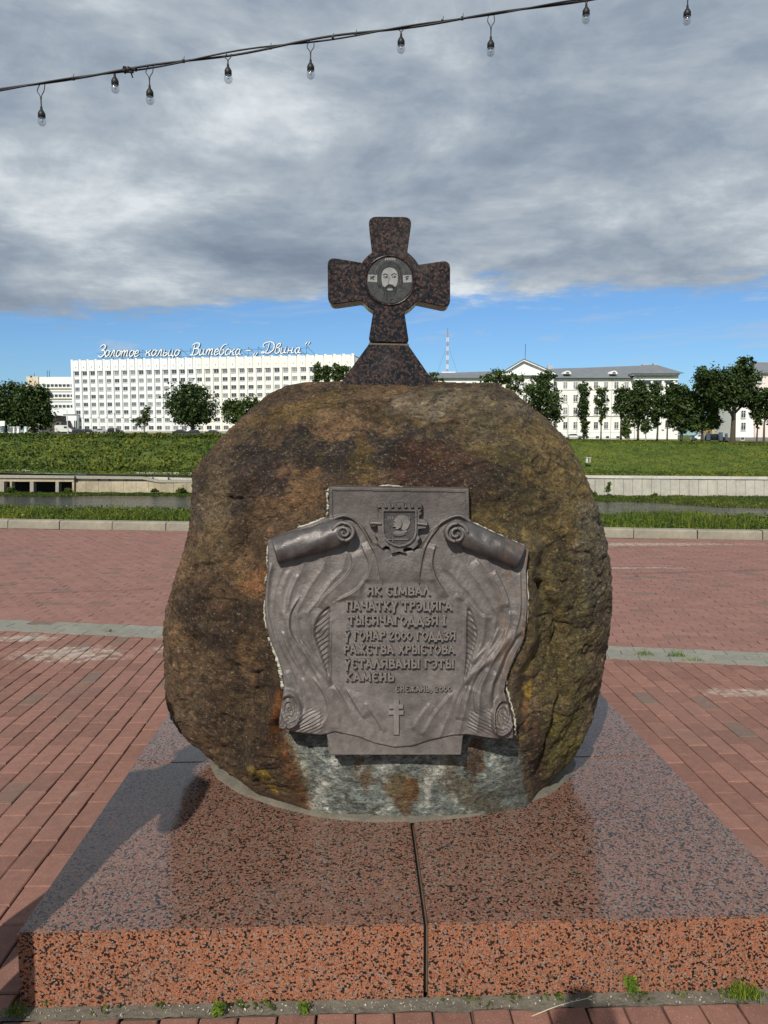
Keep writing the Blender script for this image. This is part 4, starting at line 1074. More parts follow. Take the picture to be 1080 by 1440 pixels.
# pale mortar squeezed out round the plaque, in broken runs
rr_ = random.Random(5)
def mortar_run(pts, wd):
    mb = MB(); sp2 = spline(pts, 10); n = len(sp2)
    P = []; rad = []
    for i, p in enumerate(sp2):
        P.append(plq(p[0] + rr_.uniform(-.8, .8), p[1] + rr_.uniform(-.8, .8), -0.006 + rr_.uniform(-.002, .003)))
        f_ = min(1, i / 3, (n - 1 - i) / 3); rad.append(PXM * wd * (0.35 + .65 * f_) * rr_.uniform(.6, 1.25))
    rad = [q * .72 for q in rad]; mb.tube(P, rad, 9); return ppart('mortar_seam', mb, M_white_mortar, True)
mortar_run([(462, 686), (460, 700), (461, 714), (459, 726)], 2.6); mortar_run([(457, 728), (440, 735), (418, 742)], 2.4)
mortar_run([(377, 765), (375, 785), (376, 800)], 1.8); mortar_run([(375, 808), (372, 822)], 2.4); mortar_run([(371, 845), (372, 870), (375, 885)], 1.8)
mortar_run([(377, 897), (386, 915), (392, 935), (396, 955), (397, 968)], 4.2)
mortar_run([(533, 683), (566, 684)], 1.7); mortar_run([(666, 735), (690, 747), (712, 757), (738, 768)], 2.0)
mortar_run([(742, 800), (743, 850), (741, 880)], 1.3); mortar_run([(738, 893), (728, 915), (716, 940), (712, 962), (718, 988), (724, 1012), (725, 1034)], 2.2)

# ================================================================== granite cross on top of the stone
CY = 3.03
def Z4(x, y): return (440 + x / 4.909, 290 + y / 4.909)
def crs(px, py, h=0.0): return at_y(px, py, CY) + Vector((0, -h, 0))
cross_base = Vector((0.03, CY + .05, 1.80))
cross = empty('granite_cross', cross_base); tag(cross, 'dark polished granite cross with flared arms and a round portrait, standing on the boulder', 'cross')
def cpart(name, mb, mats, smooth=False, parent=None):
    o = link(name, mb.mesh(name), mats, parent or cross, smooth)
    if parent is None: o.location = -cross_base
    return o
def arc(cx_, cy_, r, a0, a1, n=7): return [(cx_ + r * math.cos(R(a0 + (a1 - a0) * i / n)), cy_ + r * math.sin(R(a0 + (a1 - a0) * i / n))) for i in range(n + 1)]
DC = (530, 512); rad_ = 228
pts = [(408, 318, 0), (380, 70, 62), (686, 73, 62), (652, 315, 0)] + [(*p, 0) for p in arc(*DC, rad_, -57, -29, 4)[1:]] + [(738, 402, 0), (948, 370, 60), (948, 704, 60), (718, 655, 0)]
pts += [(*p, 0) for p in arc(*DC, 236, 40, 62, 4)] + [(634, 745, 0), (664, 945, 30), (383, 935, 30), (414, 740, 0)] + [(*p, 0) for p in arc(*DC, 236, 118, 142, 4)] + [(326, 652, 0), (104, 684, 60), (101, 350, 60), (334, 388, 0)] + [(*p, 0) for p in arc(*DC, rad_, -149, -125, 4)]
body_ = [Z4(*p) for p in round_poly(pts, 6)]
mb = MB(); mb.prism(body_, crs, -0.105, 0.0, inset=1.2, bev=.003); cpart('cross_body', mb, M_dark_granite)
mb = MB(); trap = [Z4(385, 955), Z4(660, 962), Z4(835, 1215), Z4(850, 1330), Z4(190, 1330), Z4(200, 1210)]
mb.prism(trap, crs, -0.125, 0.006, inset=1.2, bev=.003); cpart('cross_foot', mb, M_dark_granite)
mb = MB(); mb.prism([Z4(384, 944), Z4(664, 950), Z4(662, 964), Z4(386, 958)], crs, -0.10, -0.002); cpart('mortar_joint', mb, M_mortar)
mb = MB(); n = 64; prof = [(36.2, 0.0), (35.6, .0035), (34.4, .0045), (33.3, .003), (33.0, -.002)]
cc = Z4(531, 512); vv = []
for i in range(n):
    a = 2 * math.pi * i / n
    for r_, h_ in prof: vv.append(crs(cc[0] + r_ * math.cos(a), cc[1] + r_ * math.sin(a), h_))
m_ = len(prof); mb.add(vv, [(i * m_ + j, ((i + 1) % n) * m_ + j, ((i + 1) % n) * m_ + j + 1, i * m_ + j + 1) for i in range(n) for j in range(m_ - 1)])
cpart('medallion_ring', mb, M_dark_granite, True)
def gmat(name, v, rough=.35): return varied(name, (v, v * 1.0, v * .98), rough, .3, 40, .1, .0006)
G0, G1, G2, G3, G4, G5 = gmat('portrait_slate', .032), gmat('portrait_dark', .012), gmat('portrait_grey', .075), gmat('portrait_pale', .24), gmat('portrait_light', .30), gmat('portrait_black', .004)
disc = [Z4(DC[0] + 1 + 158 * math.cos(2 * math.pi * i / 48), DC[1] + 158 * math.sin(2 * math.pi * i / 48)) for i in range(48)]
mb = MB(); mb.prism(disc, crs, -.004, .0012); med = cpart('medallion', mb, G0)
def face_part(name, shapes, mat):
    mb = MB()
    for q, (kind, pts, h, *w_) in enumerate(shapes):
        if kind == 'p': mb.prism([Z4(*p) for p in pts], crs, .0008, h + q * 2e-5)
        elif kind == 's': mb.prism([Z4(*p) for p in spline(pts, 4, True)], crs, .0008, h + q * 2e-5)
        else: ribbon(mb, [Z4(*p) for p in spline(pts, 4)], w_[0] / 4.909, crs, .0010, h + q * 2e-5)
    return cpart(name, mb, mat, parent=med)
circ = lambda x, y, r, n=20, sy=1.0: [(x + r * math.cos(2 * math.pi * i / n), y + r * sy * math.sin(2 * math.pi * i / n)) for i in range(n)]
face_part('halo', [('l', arc(530, 470, 100, 175, 365, 16), .0016, 5)], G2)
face_part('side_tablet', [('p', [(382, 472), (444, 474), (444, 524), (378, 520)], .0016)], G3)
face_part('side_tablet', [('p', [(620, 476), (680, 474), (682, 524), (624, 528)], .0016)], G3)
face_part('tablet_mark', [('l', [(400, 484), (400, 512)], .0021, 6), ('l', [(402, 500), (412, 488), (424, 486), (412, 498), (424, 510)], .0021, 6)], G1)
face_part('tablet_mark', [('l', [(662, 486), (644, 488), (644, 496), (656, 500), (642, 510)], .0021, 6)], G1)
face_part('title_mark', [('l', [(500 + q * 13, 362), (500 + q * 13, 374)], .0018, 6) for q in range(6)] + [('l', [(498, 360), (568, 360)], .0019, 3)], G3)
face_part('hair', [('s', [(530, 388), (590, 408), (612, 470), (618, 540), (590, 560), (584, 480), (530, 430), (476, 480), (470, 560), (446, 545), (448, 470), (472, 408)], .0019)], G1)
face_part('hair_strand', [('l', [(530 + s * 12, 396), (530 + s * 56, 430), (530 + s * 72, 490), (530 + s * 74, 545)], .0022, 2.4) for s in (-1, 1)] + [('l', [(530 + s * 8, 410), (530 + s * 50, 445), (530 + s * 62, 500), (530 + s * 64, 545)], .0023, 2) for s in (-1, 1)], G2)
face_part('face', [('s', [(530, 424), (572, 442), (586, 486), (580, 540), (556, 580), (530, 592), (502, 580), (480, 540), (474, 486), (488, 442)], .0024)], G3)
face_part('beard', [('s', [(484, 556), (500, 560), (512, 546), (530, 540), (550, 546), (562, 560), (580, 552), (574, 600), (552, 640), (530, 652), (508, 640), (488, 604)], .0030)], G1)
face_part('beard_strand', [('l', [(500 + q * 10, 592), (504 + q * 9, 618), (512 + q * 6, 640)], .0034, 2) for q in range(7)], G2)
face_part('brow', [('l', [(484, 476), (500, 468), (520, 478)], .0031, 6), ('l', [(540, 478), (560, 466), (578, 474)], .0031, 6)], G5)
face_part('eye', [('s', circ(502, 490, 15, 12, .5), .0029), ('s', circ(560, 488, 15, 12, .5), .0029)], G1)
face_part('eye_white', [('s', circ(498, 490, 6, 8, .6), .0032)], G4)
face_part('eye_white', [('s', circ(556, 488, 6, 8, .6), .0032)], G4)
face_part('nose', [('l', [(526, 486), (524, 520), (518, 536), (534, 540)], .0030, 4)], G2)
face_part('moustache', [('l', [(500, 566), (514, 550), (532, 546), (550, 550), (564, 564)], .0036, 9)], G5)
face_part('mouth', [('l', [(520, 562), (532, 560), (544, 562)], .0040, 4)], G2)
face_part('lower_lip', [('s', [(512, 572), (532, 568), (552, 572), (546, 582), (520, 582)], .0038)], G3)
face_part('robe', [('l', [(410, 600), (450, 578), (480, 590), (505, 640)], .0019, 4), ('l', [(650, 600), (612, 576), (584, 590), (560, 640)], .0019, 4), ('l', [(430, 620), (460, 600), (484, 630)], .0020, 3), ('l', [(632, 618), (606, 596), (592, 630)], .0020, 3), ('l', [(528, 640), (526, 660)], .0038, 6)], G2)

# ================================================================== string of bulbs overhead
WY = 4.1
def wy(px): return 127 - 0.1545 * px - 0.012 * px * (1 - px / 775.0) * .6
def wire_pt(px): return at_y(px, wy(px), WY)
wire = empty('festoon_cable', wire_pt(-900)); tag(wire, 'black twisted festoon cable strung across the sky', 'cable')
for q in range(2):
    mb = MB(); P = []
    for i in range(-90, 260):
        p = i * 10; a = p / 38.0 + q * math.pi
        P.append(wire_pt(p) + Vector((0, math.sin(a) * .006, math.cos(a) * .0055 * (1 if q else 1) + .004 * math.sin(p / 61 + q * 2))) - wire.location)
    mb.tube(P, .0042 if q else .0055, 6); mb.build('strand', M_black, wire, True)
for px in (103, 258, 380, 468, 500, 622, 650):
    mb = MB(); c_ = wire_pt(px) - wire.location; mb.tube([c_ + Vector((-.006, 0, 0)), c_ + Vector((.006, 0, 0))], .010, 8); mb.tube([c_, c_ + Vector((.006, -.004, .022))], .0016, 5)
    mb.build('cable_tie', M_black, wire)
mb = MB(); c_ = wire_pt(183) - wire.location
for q in range(14):
    mb.tube([c_ + Vector((rnd.uniform(-.04, .04), rnd.uniform(-.01, .01), rnd.uniform(-.015, .015))), c_ + Vector((rnd.uniform(-.04, .04), rnd.uniform(-.01, .01), rnd.uniform(-.02, .012)))], .006, 6)
mb.tube([c_, c_ + Vector((.012, 0, -.04))], .004, 6)
mb.build('taped_joint', M_black, wire)

m, g, b = material('bulb_glass', (1, 1, 1), 0.03)
nt = m.node_tree
gls = g.n('BsdfGlossy', {'Roughness': 0.04, 'Color': (1, 1, 1, 1)}); trn = g.n('BsdfTransparent', {'Color': (.86, .88, .90, 1)}); fr = g.n('Fresnel', {'IOR': 1.5}); mx = g.n('MixShader')
lw = g.n('LayerWeight', {'Blend': .35})
g.set(mx.inputs[0], g.math('ADD', g.math('MULTIPLY', lw.outputs['Facing'], .45), .10, clamp=True)); nt.links.new(trn.outputs[0], mx.inputs[1]); nt.links.new(gls.outputs[0], mx.inputs[2])
nt.links.new(mx.outputs[0], nt.nodes['Material Output'].inputs['Surface'])
M_glass_bulb = m
M_fil = varied('filament_support', (.62, .60, .55), .4, .2, 50, 0)
BULBS = [(59, 117, 171), (162, 100, 125), (211, 91, 141), (321, 76, 111), (437, 58, 105), (564, 37, 69), (690, 17, 73), (824, -8, 27), (966, -32, 29)]
seat = ['leftmost of the hanging bulbs, on a long cord', 'bulb on a very short cord beside the taped cable joint, left side', 'bulb just right of the taped cable joint, on a longer cord', 'bulb above the gap between the hotel sign and the sky, fourth from the left',
        'fifth bulb from the left, hanging high to the left of the granite cross', 'bulb hanging on a short cord right above the granite cross', 'bulb on a long cord, last one whose cord meets the cable in view', 'second bulb from the right, its cable out of the picture', 'rightmost bulb, nearest the top right corner']
for (px, py0, py1), lab in zip(BULBS, seat):
    top = wire_pt(px + 1); bot = at_y(px, py1, WY)
    L = top.z - bot.z
    bo = empty('hanging_bulb', bot); tag(bo, lab, 'light bulb', 'bulbs on the festoon cable')
    loc0 = top - bot
    rb = .0235
    mb = MB(); prof = [(.003, -rb * 1.02), (rb * .5, -rb * .88), (rb * .86, -rb * .5), (rb, 0), (rb * .88, rb * .5), (rb * .62, rb * .9), (rb * .55, rb * 1.15)]
    mb.lathe(prof, n=20); mb.build('bulb_glass', M_glass_bulb, bo, True)
    mb = MB(); mb.lathe([(rb * .60, rb * .75), (rb * .80, rb * .85), (rb * .80, rb * 1.7), (rb * .55, rb * 2.2), (rb * .30, rb * 2.5), (rb * .22, rb * 3.2)], n=14); mb.build('socket', M_black, bo, True)
    mb = MB(); mb.tube([(0, 0, rb * .9), (0, 0, rb * .2)], .0035, 6); mb.tube([(-.008, 0, 0), (0, .003, .006), (.008, 0, 0)], .0015, 5); mb.lathe([(.002, -.002), (.006, .006), (.004, .014)], n=8); mb.build('filament', M_fil, bo, True)
    z0 = rb * 3.0; mz = z0 + (loc0.z - z0) * .45
    mb = MB(); lp = min(.022, .25 * (loc0.z - z0) + .006)
    for s in (-1, 1):
        mb.tube(spline([(s * .001, 0, z0), (s * .003, 0, mz), (s * lp * .8, 0, mz + (loc0.z - mz) * .45), (loc0.x + s * lp * .55, 0, loc0.z)], 6), .0023, 6)
    mb.build('cord', M_black, bo, True)

# ================================================================== river, banks
def fan(name, pxs, rows, mat, noise_amp=0.0, nscale=0.3, smooth=True, sub=1):
    """ground sheet through surveyed lines; rows: list of functions px -> (py, Y)"""
    V = []
    for px in pxs:
        for r_ in rows:
            py, Y = r_(px); V.append(at_y(px, py, Y))
    V = np.array(V).reshape(len(pxs), len(rows), 3)
    if sub > 1:
        t = np.linspace(0, len(rows) - 1, (len(rows) - 1) * sub + 1); i = np.minimum(t.astype(int), len(rows) - 2); f_ = (t - i)[None, :, None]
        V = V[:, i] * (1 - f_) + V[:, i + 1] * f_
    if noise_amp:
        fl = V.reshape(-1, 3); N_ = fbm(fl * nscale, 4, .6).reshape(V.shape[:2]); V[:, 1:-1, 2] += N_[:, 1:-1] * noise_amp
    a, b_ = V.shape[:2]; I = np.arange(a * b_).reshape(a, b_)
    q = np.stack([I[:-1, :-1], I[1:, :-1], I[1:, 1:], I[:-1, 1:]], -1).reshape(-1, 4)
    return link(name, mesh_np(name, V.reshape(-1, 3), q), mat, None, smooth), V
def lerp_px(tab): 
    xs_, ys_ = zip(*tab); return lambda px: float(np.interp(px, xs_, ys_))
def pyY(tabpy, tabY): f1 = lerp_px(tabpy); f2 = lerp_px(tabY); return lambda px: (f1(px), f2(px))

def grass_mat(name, base, scale, isl=False):
    m, g, b = material(name, base, 0.75, spec=0.25)
    p = g.pos(); n1 = g.noise(p, scale, 6, .65); n2 = g.noise(p, scale * 6, 5, .7); n3 = g.noise(p, scale * .16, 4, .6)
    c = g.ramp(n1, [(.3, tuple(v * .55 for v in base)), (.5, base), (.7, (base[0] * 1.7, base[1] * 1.35, base[2] * 1.2))])
    c = g.mix(1.0, c, g.ramp(n2, [(.3, .62), (.7, 1.4)]), 'MULTIPLY'); c = g.mix(1.0, c, g.ramp(n3, [(.35, (.66, .80, .75)), (.65, (1.3, 1.15, 1.0))]), 'MULTIPLY')
    if isl: c = g.mix(1.0, c, g.ramp(g.n('NewGeometry').outputs['Random Per Island'], [(0, (.45, .6, .5)), (.55, (1, 1, 1)), (1, (1.9, 1.5, 1.0))]), 'MULTIPLY')
    g.set(b.inputs['Base Color'], c); g.set(b.inputs['Normal'], g.bump(n2, .8, .5 / scale))
    return m
M_lawn = grass_mat('mown_grass', (.115, .165, .026), .5)
M_scrub = grass_mat('scrub_leaves', (.090, .138, .024), .3, True)
M_blade = grass_mat('grass_blades', (.105, .17, .028), 1.2, True)
M_earth = grass_mat('river_earth', (.055, .075, .018), 1.0)
M_road = varied('asphalt_road', (.055, .055, .056), .9, .3, .5, .2, .02)

PXS = np.linspace(-700, 1800, 420)
wallY = lambda px: float(np.interp(px, [-200, 0, 270, 820, 1080, 1500], [141, 133, 129, 124, 121, 117]))
edgeY = lambda px: float(np.interp(px, [-200, 0, 300, 810, 1080, 1500], [178, 168, 162, 150, 145, 138]))
edgePy = lerp_px([(-700, 610), (0, 611.5), (300, 612.5), (810, 618), (1080, 623.5), (1800, 632)])
topPy = lerp_px([(-700, 661), (0, 664), (270, 668), (820, 669.5), (1080, 671.5), (1800, 676)])
slope, SV = fan('embankment_slope', PXS, [lambda p: (topPy(p) + .5, wallY(p) + .3), lambda p: (topPy(p) * .82 + edgePy(p) * .18 + 1.0, wallY(p) + 6), lambda p: (edgePy(p) * .93 + topPy(p) * .07 , edgeY(p) - 2.5), lambda p: (edgePy(p), edgeY(p))], M_lawn, .55, .22, sub=26)
tag(slope, kind='structure')
far, _ = fan('far_bank_ground', np.linspace(-700, 1800, 60), [lambda p: (edgePy(p), edgeY(p)), lambda p: (edgePy(p) - .6, edgeY(p) + 6), lambda p: (float(np.interp(p, [0, 500, 830, 1080], [608.6, 610, 617.2, 619.5])), 262 if p < 560 else 206), lambda p: (612, 420), lambda p: (615.5, 900), lambda p: (616.6, 2500)], M_lawn)
tag(far, kind='structure')
fr_, _ = fan('far_bank_road', np.linspace(-700, 1800, 60), [lambda p: (edgePy(p) - .75, edgeY(p) + 5), lambda p: (edgePy(p) - 1.5, edgeY(p) + 16)], M_road)
fr_.location.z = .25; tag(fr_, kind='structure')

# scrub on the left slope and rougher grass on the rest
def cards(n, sampler, size, upness=.5, seed=1, jit=1.0):
    r_ = np.random.RandomState(seed); P = sampler(r_, n); n = len(P)
    N = r_.normal(size=(n, 3)); N[:, 2] = np.abs(N[:, 2]) * upness + .2; N /= np.linalg.norm(N, axis=1)[:, None]
    A = np.cross(N, r_.normal(size=(n, 3))); A /= np.linalg.norm(A, axis=1)[:, None]; B = np.cross(N, A)
    s = (size * (1 + .5 * r_.uniform(-1, 1, n)))[:, None]; l = s * r_.uniform(.8, 1.5, n)[:, None]
    V = np.stack([P - A * s * .5, P - B * l * .55 + N * s * .1, P + A * s * .5, P + B * l * .55], 1).reshape(-1, 3)
    return V, np.arange(n * 4).reshape(-1, 4)
SVf = SV
def slope_pts(px0, px1, t0=0.0, t1=1.0, lift=0.2, clump=True):
    def f(r_, n):
        i0 = np.searchsorted(PXS, px0); i1 = np.searchsorted(PXS, px1) - 1
        i = r_.randint(i0, i1, n); j = r_.randint(int(t0 * (SV.shape[1] - 2)), int(t1 * (SV.shape[1] - 1)), n)
        a, b_ = r_.uniform(0, 1, n)[:, None], r_.uniform(0, 1, n)[:, None]
        P = SV[i, j] * (1 - a) * (1 - b_) + SV[i + 1, j] * a * (1 - b_) + SV[i, j + 1] * (1 - a) * b_ + SV[i + 1, j + 1] * a * b_
        c_ = fbm(P * .32, 3, .6)
        k_ = (c_ > -.12) if clump else np.ones(n, bool)
        P = P[k_]; P[:, 2] += r_.uniform(0, 1, len(P)) * lift * (1 + np.clip(c_[k_], 0, 1) * 5); return P
    return f
v1, q1 = cards(24000, slope_pts(-60, 560, .16, 1, .35), .42, .6, 3)
v2, q2 = cards(14000, slope_pts(-60, 560, .0, 1, .12, False), .26, .9, 4)
me = mesh_np('slope_scrub', np.concatenate([v1, v2]), np.concatenate([q1, q2 + len(v1)]))
sc_ = link('slope_scrub', me, M_scrub); tag(sc_, 'thick green scrub covering the river slope below the hotel', 'scrub', kind='stuff')
v1, q1 = cards(24000, slope_pts(560, 1130, .0, 1, .10, False), .20, .9, 5)
sg_ = link('slope_grass', mesh_np('slope_grass', v1, q1), grass_mat('slope_grass_blades', (.125, .175, .030), .4, True)); tag(sg_, 'short green grass on the river slope right of the boulder', 'grass', kind='stuff')

# water
m, g, b = material('river_water', (.012, .014, .012), .06, spec=.5)
p = g.pos(); q = g.vm('MULTIPLY', p, (.5, 1.5, 1))
w1 = g.noise(q, 1.1, 5, .6, .4); w2 = g.noise(q, .16, 4, .6, .5)
g.set(b.inputs['Normal'], g.bump(g.math('ADD', g.math('MULTIPLY', w1, .6), g.math('MULTIPLY', w2, 1.2)), .65, .30))
g.set(b.inputs['Roughness'], g.remap(w2, .35, .65, .04, .16))
M_water = m
mb = MB(); mb.add([(-700, 20, -8), (700, 20, -8), (700, 160, -8), (-700, 160, -8)], [(0, 1, 2, 3)])
o = mb.build('river', M_water, fix=False); tag(o, kind='structure')
# near bank dropping from behind the kerb
V = []; xs = np.linspace(-70, 70, 141)
offs = [(0.19, .10), (.8, .08), (1.9, .02), (3.2, -.7), (12, -4.5), (22, -8.6)]
for x in xs:
    c_ = KA + kdir * ((x - KA.x) / kdir.x)
    for o_, z in offs: P = c_ + kn * o_; V.append((P.x, P.y, z + (rnd.uniform(-.03, .02) if 0 < z < .1 else 0)))
I = np.arange(len(xs) * 6).reshape(-1, 6); q = np.stack([I[:-1, :-1], I[1:, :-1], I[1:, 1:], I[:-1, 1:]], -1).reshape(-1, 4)
o = link('near_bank', mesh_np('near_bank', V, q), M_earth, None, True); tag(o, kind='structure')
def blade_mesh(P, h, wdt, r_, lean=.35):
    n = len(P); a = r_.uniform(0, 2 * math.pi, n); d_ = np.stack([np.cos(a), np.sin(a), 0 * a], 1); s = np.stack([-np.sin(a), np.cos(a), 0 * a], 1)
    ln = d_ * (h * lean * r_.uniform(.2, 1.6, n))[:, None]; z = np.array([0, 0, 1.0])
    w_ = (wdt * r_.uniform(.6, 1.4, n))[:, None]
    b0, b1 = P - s * w_, P + s * w_; m0 = P + ln * .35 + z * (h * .6)[:, None] - s * w_ * .8; m1 = m0 + s * w_ * 1.6; t = P + ln + z * h[:, None]
    V = np.stack([b0, b1, m1, m0, t], 1).reshape(-1, 3); k_ = np.arange(n) * 5
    Q = np.stack([k_, k_ + 1, k_ + 2, k_ + 3], 1); Tt = np.stack([k_ + 3, k_ + 2, k_ + 4], 1); return V, Q, Tt
r_ = np.random.RandomState(3); n = 36000
s_ = r_.uniform(-3, 17.5, n); o_ = .22 + r_.uniform(0, 1, n) ** .8 * 1.9
P = np.array(KA)[None] + np.array(kdir)[None] * s_[:, None] + np.array(kn)[None] * o_[:, None]; P[:, 2] = .07
s2 = P[:, 0]
cl = fbm(P * np.array([2.2, 2.2, 0]) + 5, 3, .6); tall = (r_.uniform(0, 1, len(P)) > .985)
h = .07 + .075 * np.clip(cl * 2 + .5, 0, 1.3) + .05 * r_.uniform(0, 1, len(P)) + tall * .14 * r_.uniform(.4, 1.2, len(P))
h += .12 * np.exp(-((s2 - 5.2) / .9) ** 2) * r_.uniform(0, 1, len(P))
V, Q, Tt = blade_mesh(P, h, .007, r_, .4)
vl, ql = cards(15000, lambda rr, n_: (lambda Pp: Pp)(P[rr.randint(0, len(P), n_)] + np.stack([rr.normal(0, .02, n_), rr.normal(0, .02, n_), rr.uniform(0, .17, n_)], 1)), .028, .8, 9)
me = mesh_np('bank_weeds', np.concatenate([V, vl]), np.concatenate([Q, ql + len(V)]), Tt)
o = link('bank_weeds', me, M_blade); tag(o, 'strip of bright green weeds and grass growing behind the concrete kerb', 'grass', kind='stuff')

# strip of grass at the foot of the far quay wall
footPy = lerp_px([(-700, 691), (0, 692.5), (270, 694), (820, 697), (1080, 698), (1800, 701)])
def watY(py): return (EYE + 8.0) / ((py - 617) / F * 1.0)
watPy = lerp_px([(-700, 698), (0, 698), (60, 699), (140, 697), (270, 698), (600, 703), (820, 706), (880, 706), (930, 708), (1000, 713), (1100, 716), (1800, 722)])
def foot(p): r = ray(p, footPy(p)); return footPy(p), wallY(p) - .1
def watl(p):
    py = watPy(p); P = at_z(p, py, -8.05); return py, P.y
strip, FV = fan('far_water_edge', np.linspace(-700, 1800, 300), [watl, lambda p: ((watPy(p) * .5 + footPy(p) * .5) - .8, watl(p)[1] * .5 + wallY(p) * .5), foot], M_earth, .2, .4, sub=6)
tag(strip, kind='structure')
rr2 = np.random.RandomState(8); n = 34000
fx = np.linspace(-700, 1800, 300)
i = rr2.randint(np.searchsorted(fx, -40), np.searchsorted(fx, 1110), n); n = len(i); j = rr2.randint(0, FV.shape[1] - 1, n)
a, b_ = rr2.uniform(0, 1, n)[:, None], rr2.uniform(0, 1, n)[:, None]
P = FV[i, j] * (1 - a) * (1 - b_) + FV[i + 1, j] * a * (1 - b_) + FV[i, j + 1] * (1 - a) * b_ + FV[i + 1, j + 1] * a * b_; P[:, 2] = np.maximum(P[:, 2], -7.98)
hh = .14 + .34 * np.clip(fbm(P * .35 + 3, 3, .6) + .15, 0, 1) * rr2.uniform(0, 2, n)
V, Q, Tt = blade_mesh(P, hh, .06, rr2, .6)
o = link('far_edge_grass', mesh_np('far_edge_grass', V, Q, Tt), M_scrub); tag(o, 'green grass growing at the water line under the far quay wall', 'grass', kind='stuff')

# ------------------------------------------------------------------ quay walls
def vbox(mb, px0, px1, pt, pb, Yf, depth=.5, out_=0.0, mi=0):
    """box whose front face spans these surveyed points; py given at the left and right ends"""
    pt0, pt1 = pt if isinstance(pt, tuple) else (pt, pt); pb0, pb1 = pb if isinstance(pb, tuple) else (pb, pb)
    Y0 = Yf(px0) - out_; Y1 = Yf(px1) - out_
    c = [at_y(px0, pb0, Y0), at_y(px1, pb1, Y1), at_y(px1, pt1, Y1), at_y(px0, pt0, Y0)]
    bk = [q + Vector((0, depth, 0)) for q in c]
    mb.add(c + bk, [(0, 1, 2, 3), (7, 6, 5, 4), (0, 4, 5, 1), (1, 5, 6, 2), (2, 6, 7, 3), (3, 7, 4, 0)], mi)
M_wall_r = varied('pale_quay_concrete', (.40, .385, .33), .85, .30, .35, .5, .03)
M_wall_l = varied('stained_quay_concrete', (.36, .31, .215), .85, .42, .28, .5, .03)
M_cope = varied('coping_concrete', (.47, .455, .41), .8, .25, .5, .3, .02)
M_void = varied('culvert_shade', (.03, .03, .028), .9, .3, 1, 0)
qr = empty('quay_wall', at_y(950, 697, 122)); tag(qr, 'long pale concrete quay wall of upright panels, right of the boulder', 'wall')
def far_part(name, mb, mats, root):
    o = mb.build(name, mats, root); o.location = -root.location; return o
px = 560.0
while px < 1250:
    w_ = 13.2; mb = MB(); f_ = lambda p, y0, y1: y0 + (y1 - y0) * (p - 820) / 260
    vbox(mb, px, px + w_ - .5, (f_(px, 672.6, 674.6), f_(px + w_, 672.6, 674.6)), (f_(px, 698, 699), f_(px + w_, 698, 699)), wallY, .5, rnd.uniform(-.02, .04))
    far_part('wall_panel', mb, M_wall_r, qr); px += w_
px = 560.0
while px < 1250:
    w_ = 52; mb = MB(); vbox(mb, px, px + w_ - .4, (f_(px, 668.6, 670.6), f_(px + w_, 668.6, 670.6)), (f_(px, 672.4, 674.4), f_(px + w_, 672.4, 674.4)), wallY, .9, .18); far_part('coping', mb, M_cope, qr); px += w_
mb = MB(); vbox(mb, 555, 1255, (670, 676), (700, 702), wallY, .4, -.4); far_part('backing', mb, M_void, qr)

ql_ = empty('old_quay_wall', at_y(185, 693, 130)); tag(ql_, 'stained tan concrete quay wall with an upper ledge, left of the boulder', 'wall')
px = 103.5
while px < 560:
    w_ = 17.6; mb = MB(); vbox(mb, px, px + w_ - .35, (677, 677), (694.5, 695), wallY, .6, rnd.uniform(0, .05)); far_part('wall_panel', mb, M_wall_l, ql_)
    if px > 120:
        mb = MB(); vbox(mb, px, px + w_ - .35, (664.6, 665), (670.6, 671), wallY, .5, -1.6); far_part('ledge_panel', mb, M_cope, ql_)
    px += w_
mb = MB(); vbox(mb, 103, 200, (669, 670.5), (673, 674), wallY, 2.0, .3); vbox(mb, 200.2, 222, (670.5, 675), (674, 678.5), wallY, 2.0, .3); vbox(mb, 222.2, 560, (675, 676), (678.5, 679.5), wallY, 2.0, .3); far_part('cornice', mb, M_concrete, ql_)
mb = MB(); vbox(mb, 103, 560, (670.5, 671), (677.2, 678), wallY, .8, -.4); far_part('upper_band', mb, M_wall_r, ql_)
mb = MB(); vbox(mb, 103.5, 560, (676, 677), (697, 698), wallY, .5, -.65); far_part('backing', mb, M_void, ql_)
for px in (137, 152, 176, 214, 236):
    mb = MB(); vbox(mb, px, px + 1.2, 671.5, 676, wallY, .5, .05); far_part('drain_slot', mb, M_void, ql_)

cv = empty('culvert_outlet', at_y(50, 697, 132)); tag(cv, 'concrete outlet structure with three dark openings at the river, far left', 'culvert')
mb = MB(); vbox(mb, -120, 104, (666, 669.5), (671.5, 672.6), wallY, 6.0, 1.1); far_part('deck_slab', mb, M_concrete, cv)
mb = MB(); vbox(mb, -120, 103.6, (672, 672.6), (677, 677.4), wallY, .8, .7); far_part('lintel', mb, M_wall_l, cv)
for a, c_ in ((-6, 5.5), (14, 16.5), (42, 47), (78, 82.5)):
    mb = MB(); vbox(mb, a, c_, 677.2, 699.5, wallY, 1.2, .6); far_part('pier', mb, M_concrete, cv)
mb = MB(); vbox(mb, 101.5, 104, 677.2, 697, wallY, 6, .6); far_part('side_wall', mb, M_wall_l, cv)
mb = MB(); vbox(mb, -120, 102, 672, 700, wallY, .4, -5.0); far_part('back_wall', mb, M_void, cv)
mb = MB(); vbox(mb, -120, 30, (659.5, 661), (664.5, 665.5), wallY, 1.2, -2.0); vbox(mb, 31, 42, (660.6, 661.6), (665.4, 665.8), wallY, 2, -1.8); far_part('parapet_block', mb, M_cope, cv)

